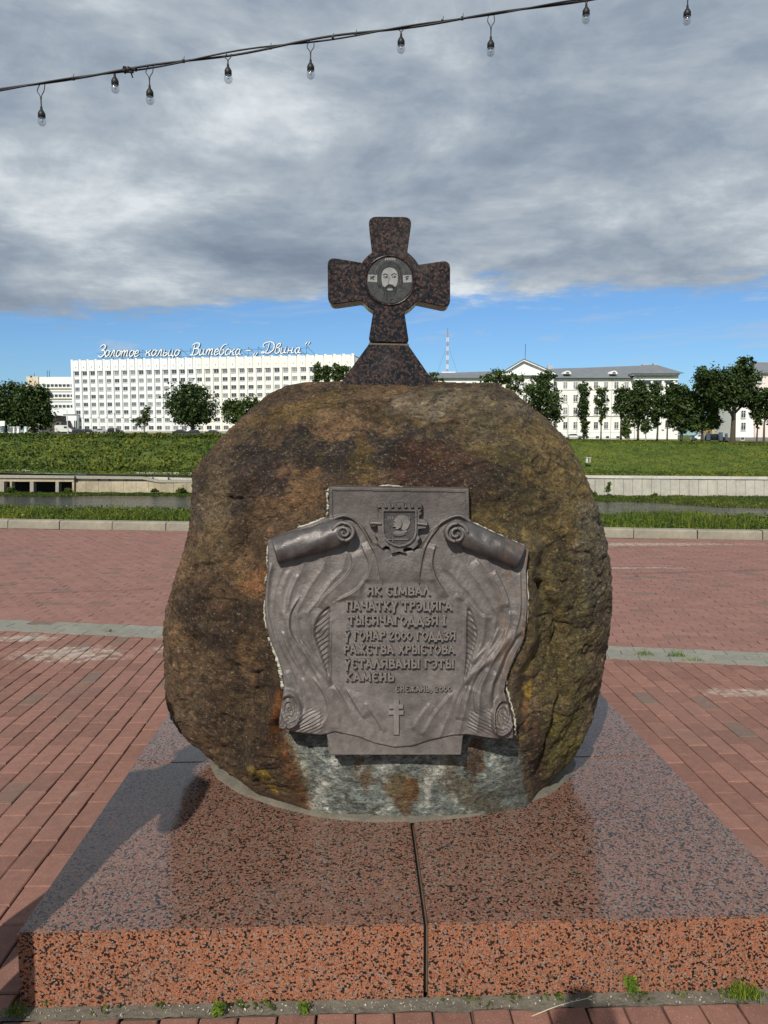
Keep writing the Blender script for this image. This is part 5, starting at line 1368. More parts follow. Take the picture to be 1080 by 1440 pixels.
# ================================================================== trees
def leaf_mat(name, base):
    m, g, b = material(name, base, .6, spec=.3)
    rn = g.n('NewGeometry').outputs['Random Per Island']; p = g.pos(); n1 = g.noise(p, .45, 3, .6)
    c = g.ramp(rn, [(0, tuple(v * .5 for v in base)), (.5, base), (1, (base[0] * 1.9, base[1] * 1.55, base[2] * 1.2))])
    c = g.mix(1.0, c, g.ramp(n1, [(.35, .68), (.65, 1.3)]), 'MULTIPLY'); g.set(b.inputs['Base Color'], c)
    return m
M_leaf_d = leaf_mat('dark_foliage', (.030, .056, .013)); M_leaf_m = leaf_mat('mid_foliage', (.042, .075, .015)); M_leaf_l = leaf_mat('light_foliage', (.062, .100, .020))
M_bark = varied('bark', (.07, .055, .042), .9, .4, 1.5, .6, .03); M_birch = varied('pale_bark', (.30, .28, .25), .85, .5, 1.2, .4, .02)
def tree(label, pxb, pyb, Y, crown, trunk=.28, n=2600, leaf=.5, mat=None, bark=None, group=None, seed=0, depth=1.0, name='broadleaf_tree', cat='tree', hollow=.35, forks=()):
    r_ = np.random.RandomState(seed + 100); base = at_y(pxb, pyb, Y); root = empty(name, base); tag(root, label, cat, group)
    s = Y / F; n = int(n * 1.7); leaf *= .84; B = np.array(base)
    ctr = [np.array(at_y(c[0], c[1], Y)) - B for c in crown]
    vol = np.array([c[2] * c[3] * max(c[2], 4) ** .6 for c in crown]); vol = vol / vol.sum()
    P = []
    for (c, cr, w_) in zip(ctr, crown, vol):
        k_ = int(n * w_); wf = 1.28 if (pxb > 865 and trunk > .19) else 1.15; rx_, rz_ = cr[2] * s * wf, cr[3] * s * 1.13; ry_ = rx_ * depth
        ncl = max(10, int(k_ / 26)); d_ = r_.normal(size=(ncl, 3)); d_ /= np.linalg.norm(d_, axis=1)[:, None]
        rad = r_.uniform(hollow, 1.0, ncl) ** .6; cc_ = c + d_ * rad[:, None] * np.array([rx_, ry_, rz_]) * r_.uniform(.82, 1.08, ncl)[:, None]
        j = r_.randint(0, ncl, k_); cs = min(rx_, rz_) * .24 + leaf * .4
        P.append(cc_[j] + r_.normal(0, 1, (k_, 3)) * cs * r_.uniform(.4, 1.1, ncl)[j][:, None] * .66)
    P = np.concatenate(P); P = P[P[:, 2] > .4]
    v_, q_ = cards(len(P), lambda a, b: P, leaf, 1.0, seed + 7)
    link('crown', mesh_np('crown', v_, q_), mat or M_leaf_d, root)
    mb = MB(); lo = min(c[2] for c in ctr); top = max(ctr, key=lambda c: c[2]); mid_z = max(1.2, sum(c[2] for c in ctr) / len(ctr))
    j0 = r_.uniform(-.15, .15) * trunk * 3
    mb.tube([(0, 0, -1.5), (0, 0, .1), (j0, 0, mid_z * .5), (float(np.mean([c[0] for c in ctr])) * .6, 0, mid_z)], [trunk * 1.5, trunk * 1.15, trunk * .8, trunk * .5], 8)
    for c in ctr:
        sp_ = (j0 * .8, 0, mid_z * r_.uniform(.35, .6))
        mb.tube([sp_, ((sp_[0] + c[0]) / 2 + r_.uniform(-.3, .3), float(c[1]) / 2, (sp_[2] + c[2]) / 2 + .3), tuple(c)], [trunk * .55, trunk * .38, trunk * .14], 6)
    for q in range(4):
        c = P[r_.randint(0, len(P))]; zz = mid_z * r_.uniform(.5, .9); mb.tube([(j0, 0, zz), tuple((np.array([j0, 0, zz]) + c) / 2 + [0, 0, .3]), tuple(c)], [trunk * .3, trunk * .2, trunk * .07], 5)
    mb.build('trunk', bark or M_bark, root, True); return root
GL_ = 'trees along the left embankment'; GR = 'trees along the right embankment'
tree('huge dark tree at the left edge, crown cut by the frame', 8, 608, 205, [(6, 568, 26, 26), (18, 554, 17, 16), (-14, 572, 22, 26), (20, 584, 22, 20)], .45, 5200, .62, group=GL_, seed=1)
tree('dark dense tree second from the left, beside the white annex', 48, 608, 203, [(46, 566, 22, 22), (50, 584, 22, 20), (34, 552, 12, 11), (58, 560, 12, 14)], .42, 5200, .6, group=GL_, seed=2)
tree('small slim tree with a split crown in front of the hotel windows', 203, 610, 225, [(205, 583, 6, 9), (193, 593, 6.5, 6.5), (204, 593, 5, 7), (207, 575, 4, 5)], .16, 1200, .36, M_leaf_m, group=GL_, seed=3, hollow=.1)
tree('large round dark tree in the middle of the hotel front', 271, 611, 215, [(268, 567, 30, 24), (262, 579, 24, 16), (275, 582, 24, 16), (268, 552, 18, 12)], .5, 5600, .6, M_leaf_d, group=GL_, seed=4)
tree('bushy green tree just left of the boulder shoulder', 336, 616, 205, [(330, 579, 15, 17), (345, 578, 16, 14), (352, 566, 12, 8), (322, 572, 8, 10)], .3, 2800, .5, M_leaf_m, group=GL_, seed=5)
for q, (px, py, rx_, rz_) in enumerate(((447, 519, 6.5, 8), (459, 520, 5, 7), (473, 519, 7, 8.5), (484, 521, 6, 7))):
    tree(['round tree top left of the granite cross, first of four by the hotel end', 'narrow tree top, second of four by the hotel end', 'tree top behind the left side of the cross foot, third of four', 'tree top touching the left edge of the cross foot'][q], px, 606, 212, [(px, py, rx_, rz_), (px + 1, py + 10, rx_, rz_), (px, py + 22, rx_ * .9, rz_)], .22, 1300, .42, M_leaf_m, group='trees by the hotel end', seed=10 + q)
tree('low bush top just right of the cross foot', 607, 600, 190, [(608, 530, 10, 6), (618, 536, 9, 5), (600, 536, 10, 8)], .2, 900, .38, M_leaf_m, seed=15, name='bush', cat='bush')
tree('airy tree in front of the pediment, left half', 700, 620, 168, [(700, 528, 15, 11), (684, 532, 12, 7), (722, 534, 13, 11), (716, 550, 15, 9), (700, 560, 20, 18)], .3, 3400, .40, M_leaf_m, group=GR, seed=20, hollow=.1)
tree('tall leafy tree in front of the pediment, right half', 752, 618, 160, [(764, 535, 15, 14), (755, 555, 20, 18), (768, 575, 20, 20), (778, 560, 12, 16), (760, 600, 17, 14), (782, 586, 9, 8)], .32, 5200, .42, M_leaf_d, group=GR, seed=21, hollow=.15)
tree('slim columnar tree covered in leaves down to the ground', 821, 619, 158, [(821, 547, 8, 10), (820, 562, 7, 12), (820, 580, 8.5, 12), (821, 598, 6, 12), (822, 608, 4, 6)], .2, 2200, .36, M_leaf_d, group=GR, seed=22, hollow=.1)
tree('thin loose tree with bare lower trunk, second from the boulder', 845, 619, 158, [(847, 552, 8, 8), (845, 567, 9, 9), (846, 580, 6, 8), (844, 590, 3.5, 8), (852, 575, 4, 6)], .15, 1200, .36, M_leaf_m, group=GR, seed=23, hollow=.05)
tree('dense dark tree, third in the row right of the boulder', 873, 620, 157, [(874, 552, 8, 10), (878, 565, 10, 12), (872, 575, 8, 10), (886, 560, 7, 12), (884, 580, 8, 10)], .22, 2600, .4, M_leaf_d, group=GR, seed=24)
tree('low young tree under the dense row, pale trunk in front', 881, 622, 152, [(881, 606, 6, 8), (880, 596, 5, 7)], .18, 800, .34, M_leaf_l, M_birch, group=GR, seed=25)
tree('tall dark tree, fourth in the row, beside the portico', 897, 620, 156, [(901, 548, 10, 11), (896, 565, 11, 14), (905, 578, 10, 14), (893, 588, 8, 12), (905, 562, 10, 10)], .25, 3600, .42, M_leaf_d, group=GR, seed=26)
tree('little tree with round crown on a pale trunk at the road edge', 908, 623, 150, [(908, 601, 6, 7), (909, 594, 4, 4)], .13, 600, .32, M_leaf_m, M_birch, group=GR, seed=27)
tree('slender dark tree in front of the portico', 924, 620, 155, [(922, 548, 7, 10), (924, 565, 8, 12), (923, 582, 7, 12), (920, 594, 5, 8)], .2, 2000, .4, M_leaf_d, group=GR, seed=28, hollow=.1)
tree('dark tree at the right corner of the portico', 938, 622, 153, [(946, 552, 9, 12), (940, 565, 11, 12), (938, 580, 10, 8)], .16, 2400, .4, M_leaf_d, group=GR, seed=29)
tree('broad dark tree right of the white building, lowest branches near the ground', 958, 620, 154, [(956, 555, 10, 12), (962, 575, 15, 15), (958, 594, 13, 14), (950, 585, 10, 12), (966, 560, 10, 12)], .28, 4200, .44, M_leaf_d, group=GR, seed=30)
tree('bushy tree with yellowish lower leaves behind the gate posts', 987, 621, 153, [(985, 560, 15, 18), (992, 582, 17, 16), (978, 596, 13, 11), (1000, 598, 12, 8), (995, 540, 13, 14)], .26, 4800, .44, M_leaf_m, group=GR, seed=31)
tree('big old tree with a thick forked trunk near the right edge', 1030, 624, 148, [(1010, 540, 22, 20), (1035, 545, 22, 20), (1020, 560, 26, 16), (1048, 514, 13, 10), (1052, 530, 14, 14), (1058, 560, 12, 14), (990, 530, 12, 12), (1040, 522, 14, 8)], .5, 7600, .46, M_leaf_d, group=GR, seed=32, hollow=.2)
tree('small drooping tree between the big tree and the frame edge', 1064, 622, 148, [(1064, 575, 8, 14), (1066, 592, 6, 10), (1070, 560, 9, 9)], .16, 1300, .38, M_leaf_d, group=GR, seed=33)
tree('leaning tree cut by the right edge of the picture', 1074, 622, 147, [(1084, 580, 10, 14), (1082, 560, 12, 12)], .2, 1500, .42, M_leaf_d, group=GR, seed=34)
tree('little sapling growing out of the quay wall', 855, 697, 121, [(856, 686, 3.6, 4.5), (853, 690, 3, 2.5), (857, 681, 2.2, 3)], .05, 300, .22, M_leaf_l, seed=35, name='sapling', hollow=0)
for q, (px, py, s_) in enumerate(((218, 691, 5), (255, 691, 7), (920, 697, 4), (15, 690, 8), (95, 691, 5), (836, 695, 3))):
    tree(['rounded bush at the foot of the tan quay wall, left of the larger one', 'rounded bush at the foot of the tan quay wall beside the boulder', 'tiny bush at the foot of the pale quay wall', 'bush in the far left culvert opening', 'bush beside the right pier of the culvert', 'tiny bush at the quay wall close to the boulder'][q], px, py + 4, wallY(px) - 1.2, [(px, py, s_, s_ * .6)], .05, 500, .24, M_scrub, seed=50 + q, name='bush', cat='bush', hollow=0)

# ================================================================== hotel
M_hw = varied('white_hotel_render', (.74, .755, .77), .85, .06, .12, .1, .02); M_hc = varied('cream_hotel_render', (.80, .79, .73), .85, .06, .12, .1, .02)
M_win_frame = varied('white_window_frame', (.70, .70, .69), .6, .1, 2, 0)
def glass_dark(name, base, ro=.12): return varied(name, base, ro, .35, .9, 0, spec=.6)
M_glass = glass_dark('window_glass', (.045, .052, .06)); M_curtain = glass_dark('curtained_glass', (.24, .245, .25), .3); M_glassmid = glass_dark('grey_window_glass', (.11, .115, .125), .2)
def window_mesh(name, w_, h, cols, rows_, mats, deep=.12, fr=.07):
    mb = MB(); x0, x1 = -w_ / 2, w_ / 2
    mb.box(x0, x1, 0.0, .02, 0, h, 1)
    mb.box(x0, x0 + fr, -deep * .4, -.001, 0, h, 0); mb.box(x1 - fr, x1, -deep * .4, -.001, 0, h, 0)
    mb.box(x0 + fr, x1 - fr, -deep * .4, -.001, 0, fr, 0); mb.box(x0 + fr, x1 - fr, -deep * .4, -.001, h - fr, h, 0)
    for c in range(1, cols): x = x0 + w_ * c / cols; mb.box(x - fr * .4, x + fr * .4, -deep * .35, -.002, fr, h - fr, 0)
    for r__ in range(1, rows_): z = h * (.68 if rows_ == 2 else r__ / rows_); mb.box(x0 + fr, x1 - fr, -deep * .3, -.003, z - fr * .35, z + fr * .35, 0)
    mb.box(x0 - .05, x1 + .05, -.16, 0, -.08, -.01, 0)
    me = mb.mesh(name)
    for m in mats: me.materials.append(m)
    return me
def put(me, root, x, y, z, name='window'):
    o = bpy.data.objects.new(name, me); COL.objects.link(o); o.parent = root; o.location = (x, y, z); return o
A_ = at_y(106, 608, 265); B_ = at_y(497, 608, 246); A_.z = B_.z = A_.z
hv = (B_ - A_); HL = hv.length; hyaw = math.atan2(hv.y, hv.x)
hotel = empty('hotel', A_, hyaw); tag(hotel, 'long white nine storey hotel slab with ribbed front, the rooftop sign above it', 'building')
NB = 33; bw = HL / NB; HT = at_y(106, 507, 265).z - A_.z; sh_ = 2.745; z1 = .95
def z_at(py, Y=265): return at_y(112, py, Y).z - A_.z
mb = MB(); ms_ = 15 * bw
mb.box(0, ms_, 0, 13, -3, HT - .4, 0); mb.box(ms_ + .02, HL, .0, 13, -3, HT - .4, 1); mb.build('wall', [M_hw, M_hc], hotel)
mb = MB(); mb.box(-.2, HL + .2, -.55, .02, -3, .35, 0); mb.build('base_course', M_concrete, hotel)
rows8 = [z_at(py) for py in (604.6, 593.8, 582.7, 571.9, 561.0, 550.3, 539.2, 528.4)]
winv = [window_mesh('hotel_window', 1.9, 1.4, 2 + (q % 2), 1, [M_win_frame, mt]) for q, mt in enumerate((M_glass, M_glassmid, M_curtain, M_glassmid, M_glass, M_curtain))]
rw = random.Random(4)
for i in range(NB):
    x = (i + .52) * bw
    for j, z in enumerate(rows8):
        if i >= 29 and j < 5: continue
        put(rw.choice(winv), hotel, x, -.03, z)
    for j in range(7): pass
for i in range(NB + 1):
    x = i * bw; mb = MB(); top = HT + .25
    mb.box(-.42, .42, -.48, -.001, rows8[1] + 1.6, top, 0); mb.box(-.28, .28, -.25, -.001, -.1, rows8[1] + 1.58, 0)
    o = mb.build('pilaster', M_hw if i <= 15 else M_hc, hotel); o.location = (x, 0, 0)
for i in range(NB):
    x = (i + .5) * bw; mt = M_hw if i < 15 else M_hc
    mb = MB(); mb.box(-bw / 2 + .43, bw / 2 - .75, -.34, -.002, HT - 3.8, HT - .05, 0); o = mb.build('parapet_panel', mt, hotel); o.location = (x, 0, 0)
    mb = MB(); mb.box(-.09, .09, -.365, -.345, HT - 2.7, HT - 2.2); o = mb.build('vent', M_glass, hotel); o.location = (x - .15, 0, 0)
mb = MB(); mb.box(-.1, HL, .3, 12.8, HT - .38, HT - .1); mb.build('roof', M_steel_dark, hotel)
mb = MB(); mb.box(HL - 1, HL + 4.5, 3, 16, -3, HT - 2.0); mb.box(HL + 4.5, HL + 16, 6, 20, -3, HT - 1.4); mb.build('end_block', M_hc, hotel)

# rooftop lettering on a steel frame
SG = {
 'З': (1.0, [[(.1, 1.55), (.45, 1.95), (.85, 1.7), (.7, 1.2), (.35, 1.05)], [(.35, 1.05), (.85, .9), (.9, .35), (.5, -.1), (.05, .15)]]),
 'о': (.75, [[(.55, .9), (.25, 1), (.03, .5), (.25, 0), (.6, .35), (.55, .9), (.75, .75)]]),
 'л': (.85, [[(-.05, .08), (.15, .1), (.38, .95), (.56, .92), (.58, .12), (.85, .1)]]),
 'т': (1.15, [[(.06, .95), (.06, 0)], [(.06, .5), (.3, 1), (.45, .8), (.45, 0)], [(.45, .5), (.68, 1), (.84, .8), (.84, .1), (1.08, .12)]]),
 'е': (.7, [[(.03, .42), (.5, .62), (.35, 1), (.06, .7), (.1, .1), (.35, 0), (.65, .25)]]),
 'к': (.8, [[(.08, 1), (.08, 0)], [(.62, .98), (.3, .6), (.1, .45)], [(.25, .5), (.5, .4), (.55, .05), (.78, .08)]]),
 'ь': (.7, [[(.08, 1), (.08, .12), (.35, 0), (.58, .3), (.4, .52), (.1, .45)]]),
 'ц': (.85, [[(.08, 1), (.08, .15), (.3, 0), (.52, .2)], [(.54, 1), (.54, .05), (.76, .05), (.74, -.4)]]),
 'В': (1.25, [[(.35, 1.75), (.3, .1), (.0, .05)], [(.0, 1.6), (.4, 1.95), (.95, 1.85), (.9, 1.25), (.4, 1.05)], [(.4, 1.05), (1.05, .95), (1.05, .25), (.55, -.05), (.1, .1)]]),
 'и': (.9, [[(.06, 1), (.06, .15), (.28, 0), (.52, .25)], [(.55, 1), (.55, .15), (.85, .12)]]),
 'б': (.8, [[(.85, 1.75), (.4, 1.65), (.06, .9), (.1, .15), (.35, 0), (.62, .4), (.5, .85), (.2, .8)]]),
 'с': (.62, [[(.55, .82), (.3, 1), (.03, .5), (.25, 0), (.6, .22)]]),
 'а': (.9, [[(.52, .85), (.25, 1), (.03, .5), (.25, 0), (.5, .3)], [(.56, 1), (.55, .15), (.85, .12)]]),
 'Д': (1.7, [[(.75, 1.75), (.7, .6), (.4, .1), (.05, .1), (.15, .3), (.6, .05), (1.1, .1), (1.5, .7), (1.35, 1.6), (.8, 1.95), (.1, 1.7), (.0, 1.25), (.25, 1.15)]]),
 'в': (.78, [[(.08, .1), (.1, 1.3), (.4, 1.7), (.55, 1.35), (.2, .92)], [(.2, .92), (.6, .8), (.58, .2), (.3, 0), (.08, .15)]]),
 'н': (.95, [[(.08, 1), (.08, 0)], [(.1, .45), (.56, .55)], [(.58, 1), (.58, .15), (.88, .12)]]),
 '–': (.9, [[(.05, .6), (.85, .6)]]), '„': (.5, [[(.15, .2), (.0, -.35)], [(.4, .2), (.25, -.35)]]), '”': (.55, [[(.2, 2.1), (.05, 1.6)], [(.5, 2.1), (.35, 1.6)]]),
}
M_sign = varied('white_sign_letters', (.82, .83, .85), .5, .04, 2, 0); M_sign_shadow = varied('blue_grey_letter_shadow', (.06, .09, .13), .6, .2, 2, 0)
su = hv.normalized(); sn_ = Vector((su.y, -su.x, 0))
sign = empty('rooftop_sign', Vector((A_.x, A_.y, A_.z + HT)) + su * (3 * bw), hyaw); tag(sign, 'white script lettering on a steel frame along the hotel roof', 'sign')
def s_of(px):   # distance along the roof for a surveyed column
    r = ray(px, 500); k_ = r[0] / r[1]; x0, y0 = A_.x, A_.y; return (k_ * y0 - x0) / (su.x - k_ * su.y)
def sz(px, py):
    s0 = s_of(px); Y = A_.y + su.y * s0; return at_y(px, py, Y).z - (A_.z + HT)
for word, p0, p1, base, xh in (('Золотое', 138, 196, 501.6, 8.4), ('кольцо', 205, 253, 500.6, 8.2), ('Витебска', 268, 340, 499.4, 8.4), ('–', 345, 353, 498, 8), ('„', 357, 364, 497.6, 7.5), ('Двина', 368, 424, 497.2, 8.2), ('”', 426, 433, 497.0, 7.6)):
    tot = sum(SG[c][0] for c in word); s0, s1 = s_of(p0), s_of(p1); kx = (s1 - s0) / tot; xa = 0
    for c in word:
        px = p0 + (p1 - p0) * xa / tot; zb = sz(px, base); xhm = sz(px, base - xh) - zb
        for mt, off, wx in ((M_sign, 0, 1), ):
            mb = MB()
            for q, st in enumerate(SG[c][1]):
                P = spline(st, 4) if len(st) > 2 else [np.array(st[0]), (np.array(st[0]) + np.array(st[1])) / 2, np.array(st[1])]
                P = [(p[0] * kx + p[1] * xhm * .30, p[1] * xhm) for p in P]; n = len(P)
                wd = [xhm * .125 * (.75 + .5 * math.sin(math.pi * i / (n - 1))) for i in range(n)]
                ribbon(mb, P, wd, lambda x, y, h: (x, -h, y), 0, .30 + q * .01, 0)
                ribbon(mb, [(p[0] + .16, p[1] - .06) for p in P], [w_ * 1.15 for w_ in wd], lambda x, y, h: (x, -h, y), -.28, -.02 - q * .01, 1)  # offset blue-grey copy behind the letter: dark edge and shadow put in as colour
            o = mb.build('sign_letter', [M_sign, M_sign_shadow], sign, loc=(s0 + xa * kx - 3 * bw, -.2, zb))
        xa += SG[c][0]
for q in range(22):
    x = s_of(145 + q * 13.6) - 3 * bw; mb = MB(); zt = 3.2
    mb.tube([(x, .3, -.1), (x, .3, zt)], .06, 5); mb.tube([(x + 2.6, 4, -.2), (x, .3, zt)], .06, 5); mb.build('sign_strut', M_steel_dark, sign)
for z in (.45, 2.2):
    mb = MB(); mb.tube([(s_of(136) - 3 * bw, .25, z), (s_of(434) - 3 * bw, .25, z + (0.25))], .05, 5); mb.build('sign_rail', M_steel_dark, sign)

# ------------------------------------------------------------------ blocks left of the hotel
bk = empty('rear_office_block', at_y(72, 606, 330)); tag(bk, 'pale office block with ribbon windows behind the hotel, far left', 'building')
Y3 = lambda p: 330.0
def bpart(name, specs, mats, root, Yf=Y3):
    mb = MB()
    for s in specs: vbox(mb, s[0], s[1], s[2], s[3], Yf, s[4] if len(s) > 4 else 10, s[5] if len(s) > 5 else 0, s[6] if len(s) > 6 else 0)
    return far_part(name, mb, mats, root)
M_beige = varied('beige_panel', (.62, .52, .40), .85, .1, .2, 0); M_grey_band = varied('grey_band', (.42, .43, .44), .8, .15, .3, 0)
bpart('wall', [(54, 112, 530, 612, 20)], M_hw, bk); bpart('stair_tower', [(37, 53.8, 529.4, 612, 18, .5)], M_beige, bk)
for y0, y1 in ((533, 539.5), (546, 549.5), (563, 564.4)): pass
for y0 in (540.2, 554.6, 569.4):
    x = 60
    while x < 106.0:
        bpart('window', [(x, x + 3.9, y0, y0 + 3.4, .2, .25)], M_glass, bk); x += 5.6
for y0 in (549.7, 563.8): bpart('window_strip', [(66, 108, y0, y0 + 1.5, .2, .2)], M_grey_band, bk)
for y0 in (545.2, 559.6): bpart('sill_band', [(62, 108, y0, y0 + 1.2, .8, .6)], M_beige, bk)
for px in (48, 66, 69): bpart('antenna', [(px, px + .5, 521 if px > 60 else 525, 530, .2, .2)], M_steel_dark, bk)
an = empty('white_annex', at_y(98, 606, 262)); tag(an, 'low white annex with tall windows at the left foot of the hotel', 'building'); Y2 = lambda p: 262.0
bpart('wall', [(89, 107.5, 583.5, 612, 12)], M_hw, an, Y2); bpart('roof_edge', [(88.7, 107.6, 582.6, 583.6, 12, .2)], M_steel_dark, an, Y2)
for x in (94.6, 104.2): bpart('window', [(x, x + 3.6, 591.5, 602.5, .2, .22)], M_glass, an, Y2)
for x in (96.1, 105.7): bpart('window_mullion', [(x, x + .6, 591.5, 602.5, .05, .3), ], M_win_frame, an, Y2)
dk = empty('dark_garage', at_y(77, 607, 252)); tag(dk, 'low dark shed between the trees and the white annex', 'building'); Y25 = lambda p: 252.0
bpart('wall', [(58, 79, 584, 612, 8)], varied('dark_brick', (.085, .07, .065), .9, .2, 1, 0), dk, Y25); bpart('lean_to', [(79.2, 86, 593, 612, 8)], varied('grey_brick', (.12, .11, .11), .9, .2, 1, 0), dk, Y25)
gt = empty('stone_gate', at_y(18, 610, 196)); tag(gt, 'row of white gate pillars with a low base at the far left', 'gate'); Y19 = lambda p: 196.0
M_wh = varied('whitewash', (.78, .78, .76), .8, .06, 1, 0)
for x0, x1 in ((.5, 4.5), (11.5, 15.5), (17.5, 20.5), (23, 27), (33.5, 37.5)): bpart('pillar', [(x0 + .5, x1 - .5, 601, 611, .8, .1), (x0, x1, 600, 601.2, .8, .3)], M_wh, gt, Y19)
bpart('plinth', [(-10, 34, 610.2, 613, .8, .35)], M_wh, gt, Y19)
sb = empty('white_signboard', at_y(0, 605, 194)); tag(sb, 'white board above the gate at the left edge of the picture', 'sign'); bpart('board', [(-9, 6.5, 592, 599, .3)], M_wh, sb, lambda p: 194.0); bpart('post', [(-2, -.8, 599, 613, .2, -.05)], M_wh, sb, lambda p: 194.0)
fe = empty('green_fence', at_y(52, 609, 210)); tag(fe, 'pale green railing in front of the dark trees at left', 'fence'); Y21 = lambda p: 210.0
for q in range(9): bpart('post', [(43 + q * 4.6, 43.7 + q * 4.6, 602.5, 611, .1)], M_hc, fe, Y21)
bpart('rail', [(43, 80, 603, 603.7, .06, .1)], M_hc, fe, Y21); bpart('rail', [(43, 80, 607, 607.6, .06, .1)], M_hc, fe, Y21)

# ================================================================== four storey building on the right
M_rw = varied('cream_stucco', (.80, .785, .73), .85, .05, .15, .1, .02); M_rw2 = varied('white_stucco', (.80, .80, .78), .85, .05, .15, .1, .02)
M_roof = varied('grey_sheet_roof', (.16, .175, .19), .55, .15, .6, .2, .02)
rb_ = empty('classical_building', at_y(840, 618, 206)); tag(rb_, 'four storey cream building with grey hipped roof, pediment and columned corner portico', 'building')
Y0_ = lambda p: 206.0
bpart('wall', [(560, 893, 532.5, 606.5, 14, 0, 0)], M_rw, rb_, Y0_); bpart('ground_floor', [(560, 893, 606.7, 622, 14, .12)], M_rw2, rb_, Y0_)
bpart('eaves', [(558, 893, 530.2, 532.4, 15, .7)], M_roof, rb_, Y0_)
for y_ in (547.2, 584.6, 606.5): bpart('string_course', [(560, 892.9, y_, y_ + .9, .3, .22)], M_grey_band if y_ == 584.6 else M_rw2, rb_, Y0_)
def roof_poly(name, pts, root, mat=M_roof):
    """pts: (px, py, Y)"""
    mb = MB(); P = [at_y(*p) for p in pts]; n = len(P); mb.add(P + [p + Vector((0, 0, -.15)) for p in P], [tuple(range(n)), tuple(range(2 * n - 1, n - 1, -1))] + [(i, i + n, (i + 1) % n + n, (i + 1) % n) for i in range(n)])
    return far_part(name, mb, mat, root)
roof_poly('roof', [(558, 531, 205.2), (893, 531, 205.2), (915, 513.6, 214), (640, 524, 214), (558, 525, 214)], rb_)
roof_poly('roof', [(770, 530.9, 205.0), (893, 530.9, 205.0), (893, 515, 213.5), (776, 518.4, 213.5)], rb_)
wr = window_mesh('stucco_window', 1.3, 2.0, 2, 2, [M_win_frame, M_glassmid], fr=.12); wr2 = window_mesh('stucco_window', 1.3, 2.0, 2, 2, [M_win_frame, M_glass], fr=.10); wr3 = window_mesh('stucco_window', 1.3, 2.0, 2, 2, [M_win_frame, M_curtain], fr=.14)
wb = window_mesh('basement_window', 1.0, .8, 1, 1, [M_win_frame, M_glass])
for q, px in enumerate((566, 580.4, 594.8, 609.2, 623.6, 638, 652.4, 666.8, 681.2, 695.6, 780.4, 794.8, 809, 823.4, 837.8, 852, 866.6, 881)):
    for j, py in enumerate((547.2, 565.4, 583.0, 603.4)):
        P = at_y(px, py, 206) - rb_.location; put(rw.choice((wr, wr3, wr, wr2) if j > 1 else (wr, wr3)), rb_, P.x, P.y - .04, P.z)
    P = at_y(px + 2, 617.0, 206) - rb_.location; put(wb, rb_, P.x, P.y - .14, P.z)
for px in (797, 862): 
    mb = MB(); c_ = at_y(px, 526.2, 206.2) - rb_.location
    arcp = [(c_.x + 1.0 * math.cos(a), c_.z + .85 * math.sin(a)) for a in np.linspace(0, math.pi, 12)]
    mb.prism(arcp, lambda x, z, h: (x, c_.y - h, z), -2.5, .9); mb.build('dormer', M_rw2, rb_)
    mb = MB(); arcp = [(c_.x + .5 * math.cos(a), c_.z + .1 + .5 * math.sin(a)) for a in np.linspace(0, math.pi, 10)]
    mb.prism(arcp, lambda x, z, h: (x, c_.y - h, z), .8, .95); mb.build('dormer_window', M_glassmid, rb_)
for px in (813, 861): 
    mb = MB(); c0 = at_y(px, 530, 205.8) - rb_.location; mb.tube([(c0.x, c0.y, c0.z), (c0.x, c0.y, c0.z - 16.8)], .09, 6); mb.build('downpipe', M_grey_band, rb_)
# pediment block
bpart('pediment_block', [(706, 778.6, 526.4, 622, 3, 2.0)], M_rw, rb_, Y0_)
def tri_part(name, pts, d0, d1, mat):
    mb = MB(); mb.prism([(at_y(p[0], p[1], 204).x - rb_.location.x, at_y(p[0], p[1], 204).z - rb_.location.z) for p in pts], lambda x, z, h: (x, -2 - h, z), d0, d1); return mb.build(name, mat, rb_)
tri_part('pediment', [(708.5, 526.2), (735.5, 508.5), (777, 526.2)], -8, .3, M_rw2)
for a, c_ in (((704, 524.5), (735.5, 506.0)), ((735.5, 506.0), (780, 525.0))):
    n = 10 if a[0] == 704 else 13
    tri_part('raking_cornice', [a, c_, (c_[0], c_[1] + 2.0), (a[0], a[1] + 2.0)], -.2, 1.2, M_rw2); tri_part('roof_edge', [(a[0], a[1] - .9), (c_[0], c_[1] - .9), c_, a], -8, 1.35, M_roof)
    for q in range(1, n):
        x = a[0] + (c_[0] - a[0]) * q / n; y = a[1] + (c_[1] - a[1]) * q / n + 2.1; tri_part('dentil', [(x, y), (x + 1.3, y), (x + 1.3, y + 1.5), (x, y + 1.5)], .25, .8, M_grey_band)
tri_part('cornice', [(705, 526.0), (780, 526.0), (780, 528.2), (705, 528.2)], -.2, 1.1, M_rw2)
for q in range(24): tri_part('dentil', [(707 + q * 3, 528.4), (708.4 + q * 3, 528.4), (708.4 + q * 3, 529.8), (707 + q * 3, 529.8)], 0, .7, M_grey_band)
for px in (716, 727, 738, 749, 760, 771):
    for py in (548, 566, 584): P = at_y(px, py, 204) - rb_.location; put(rw.choice((wr, wr3)), rb_, P.x, P.y - .05, P.z)
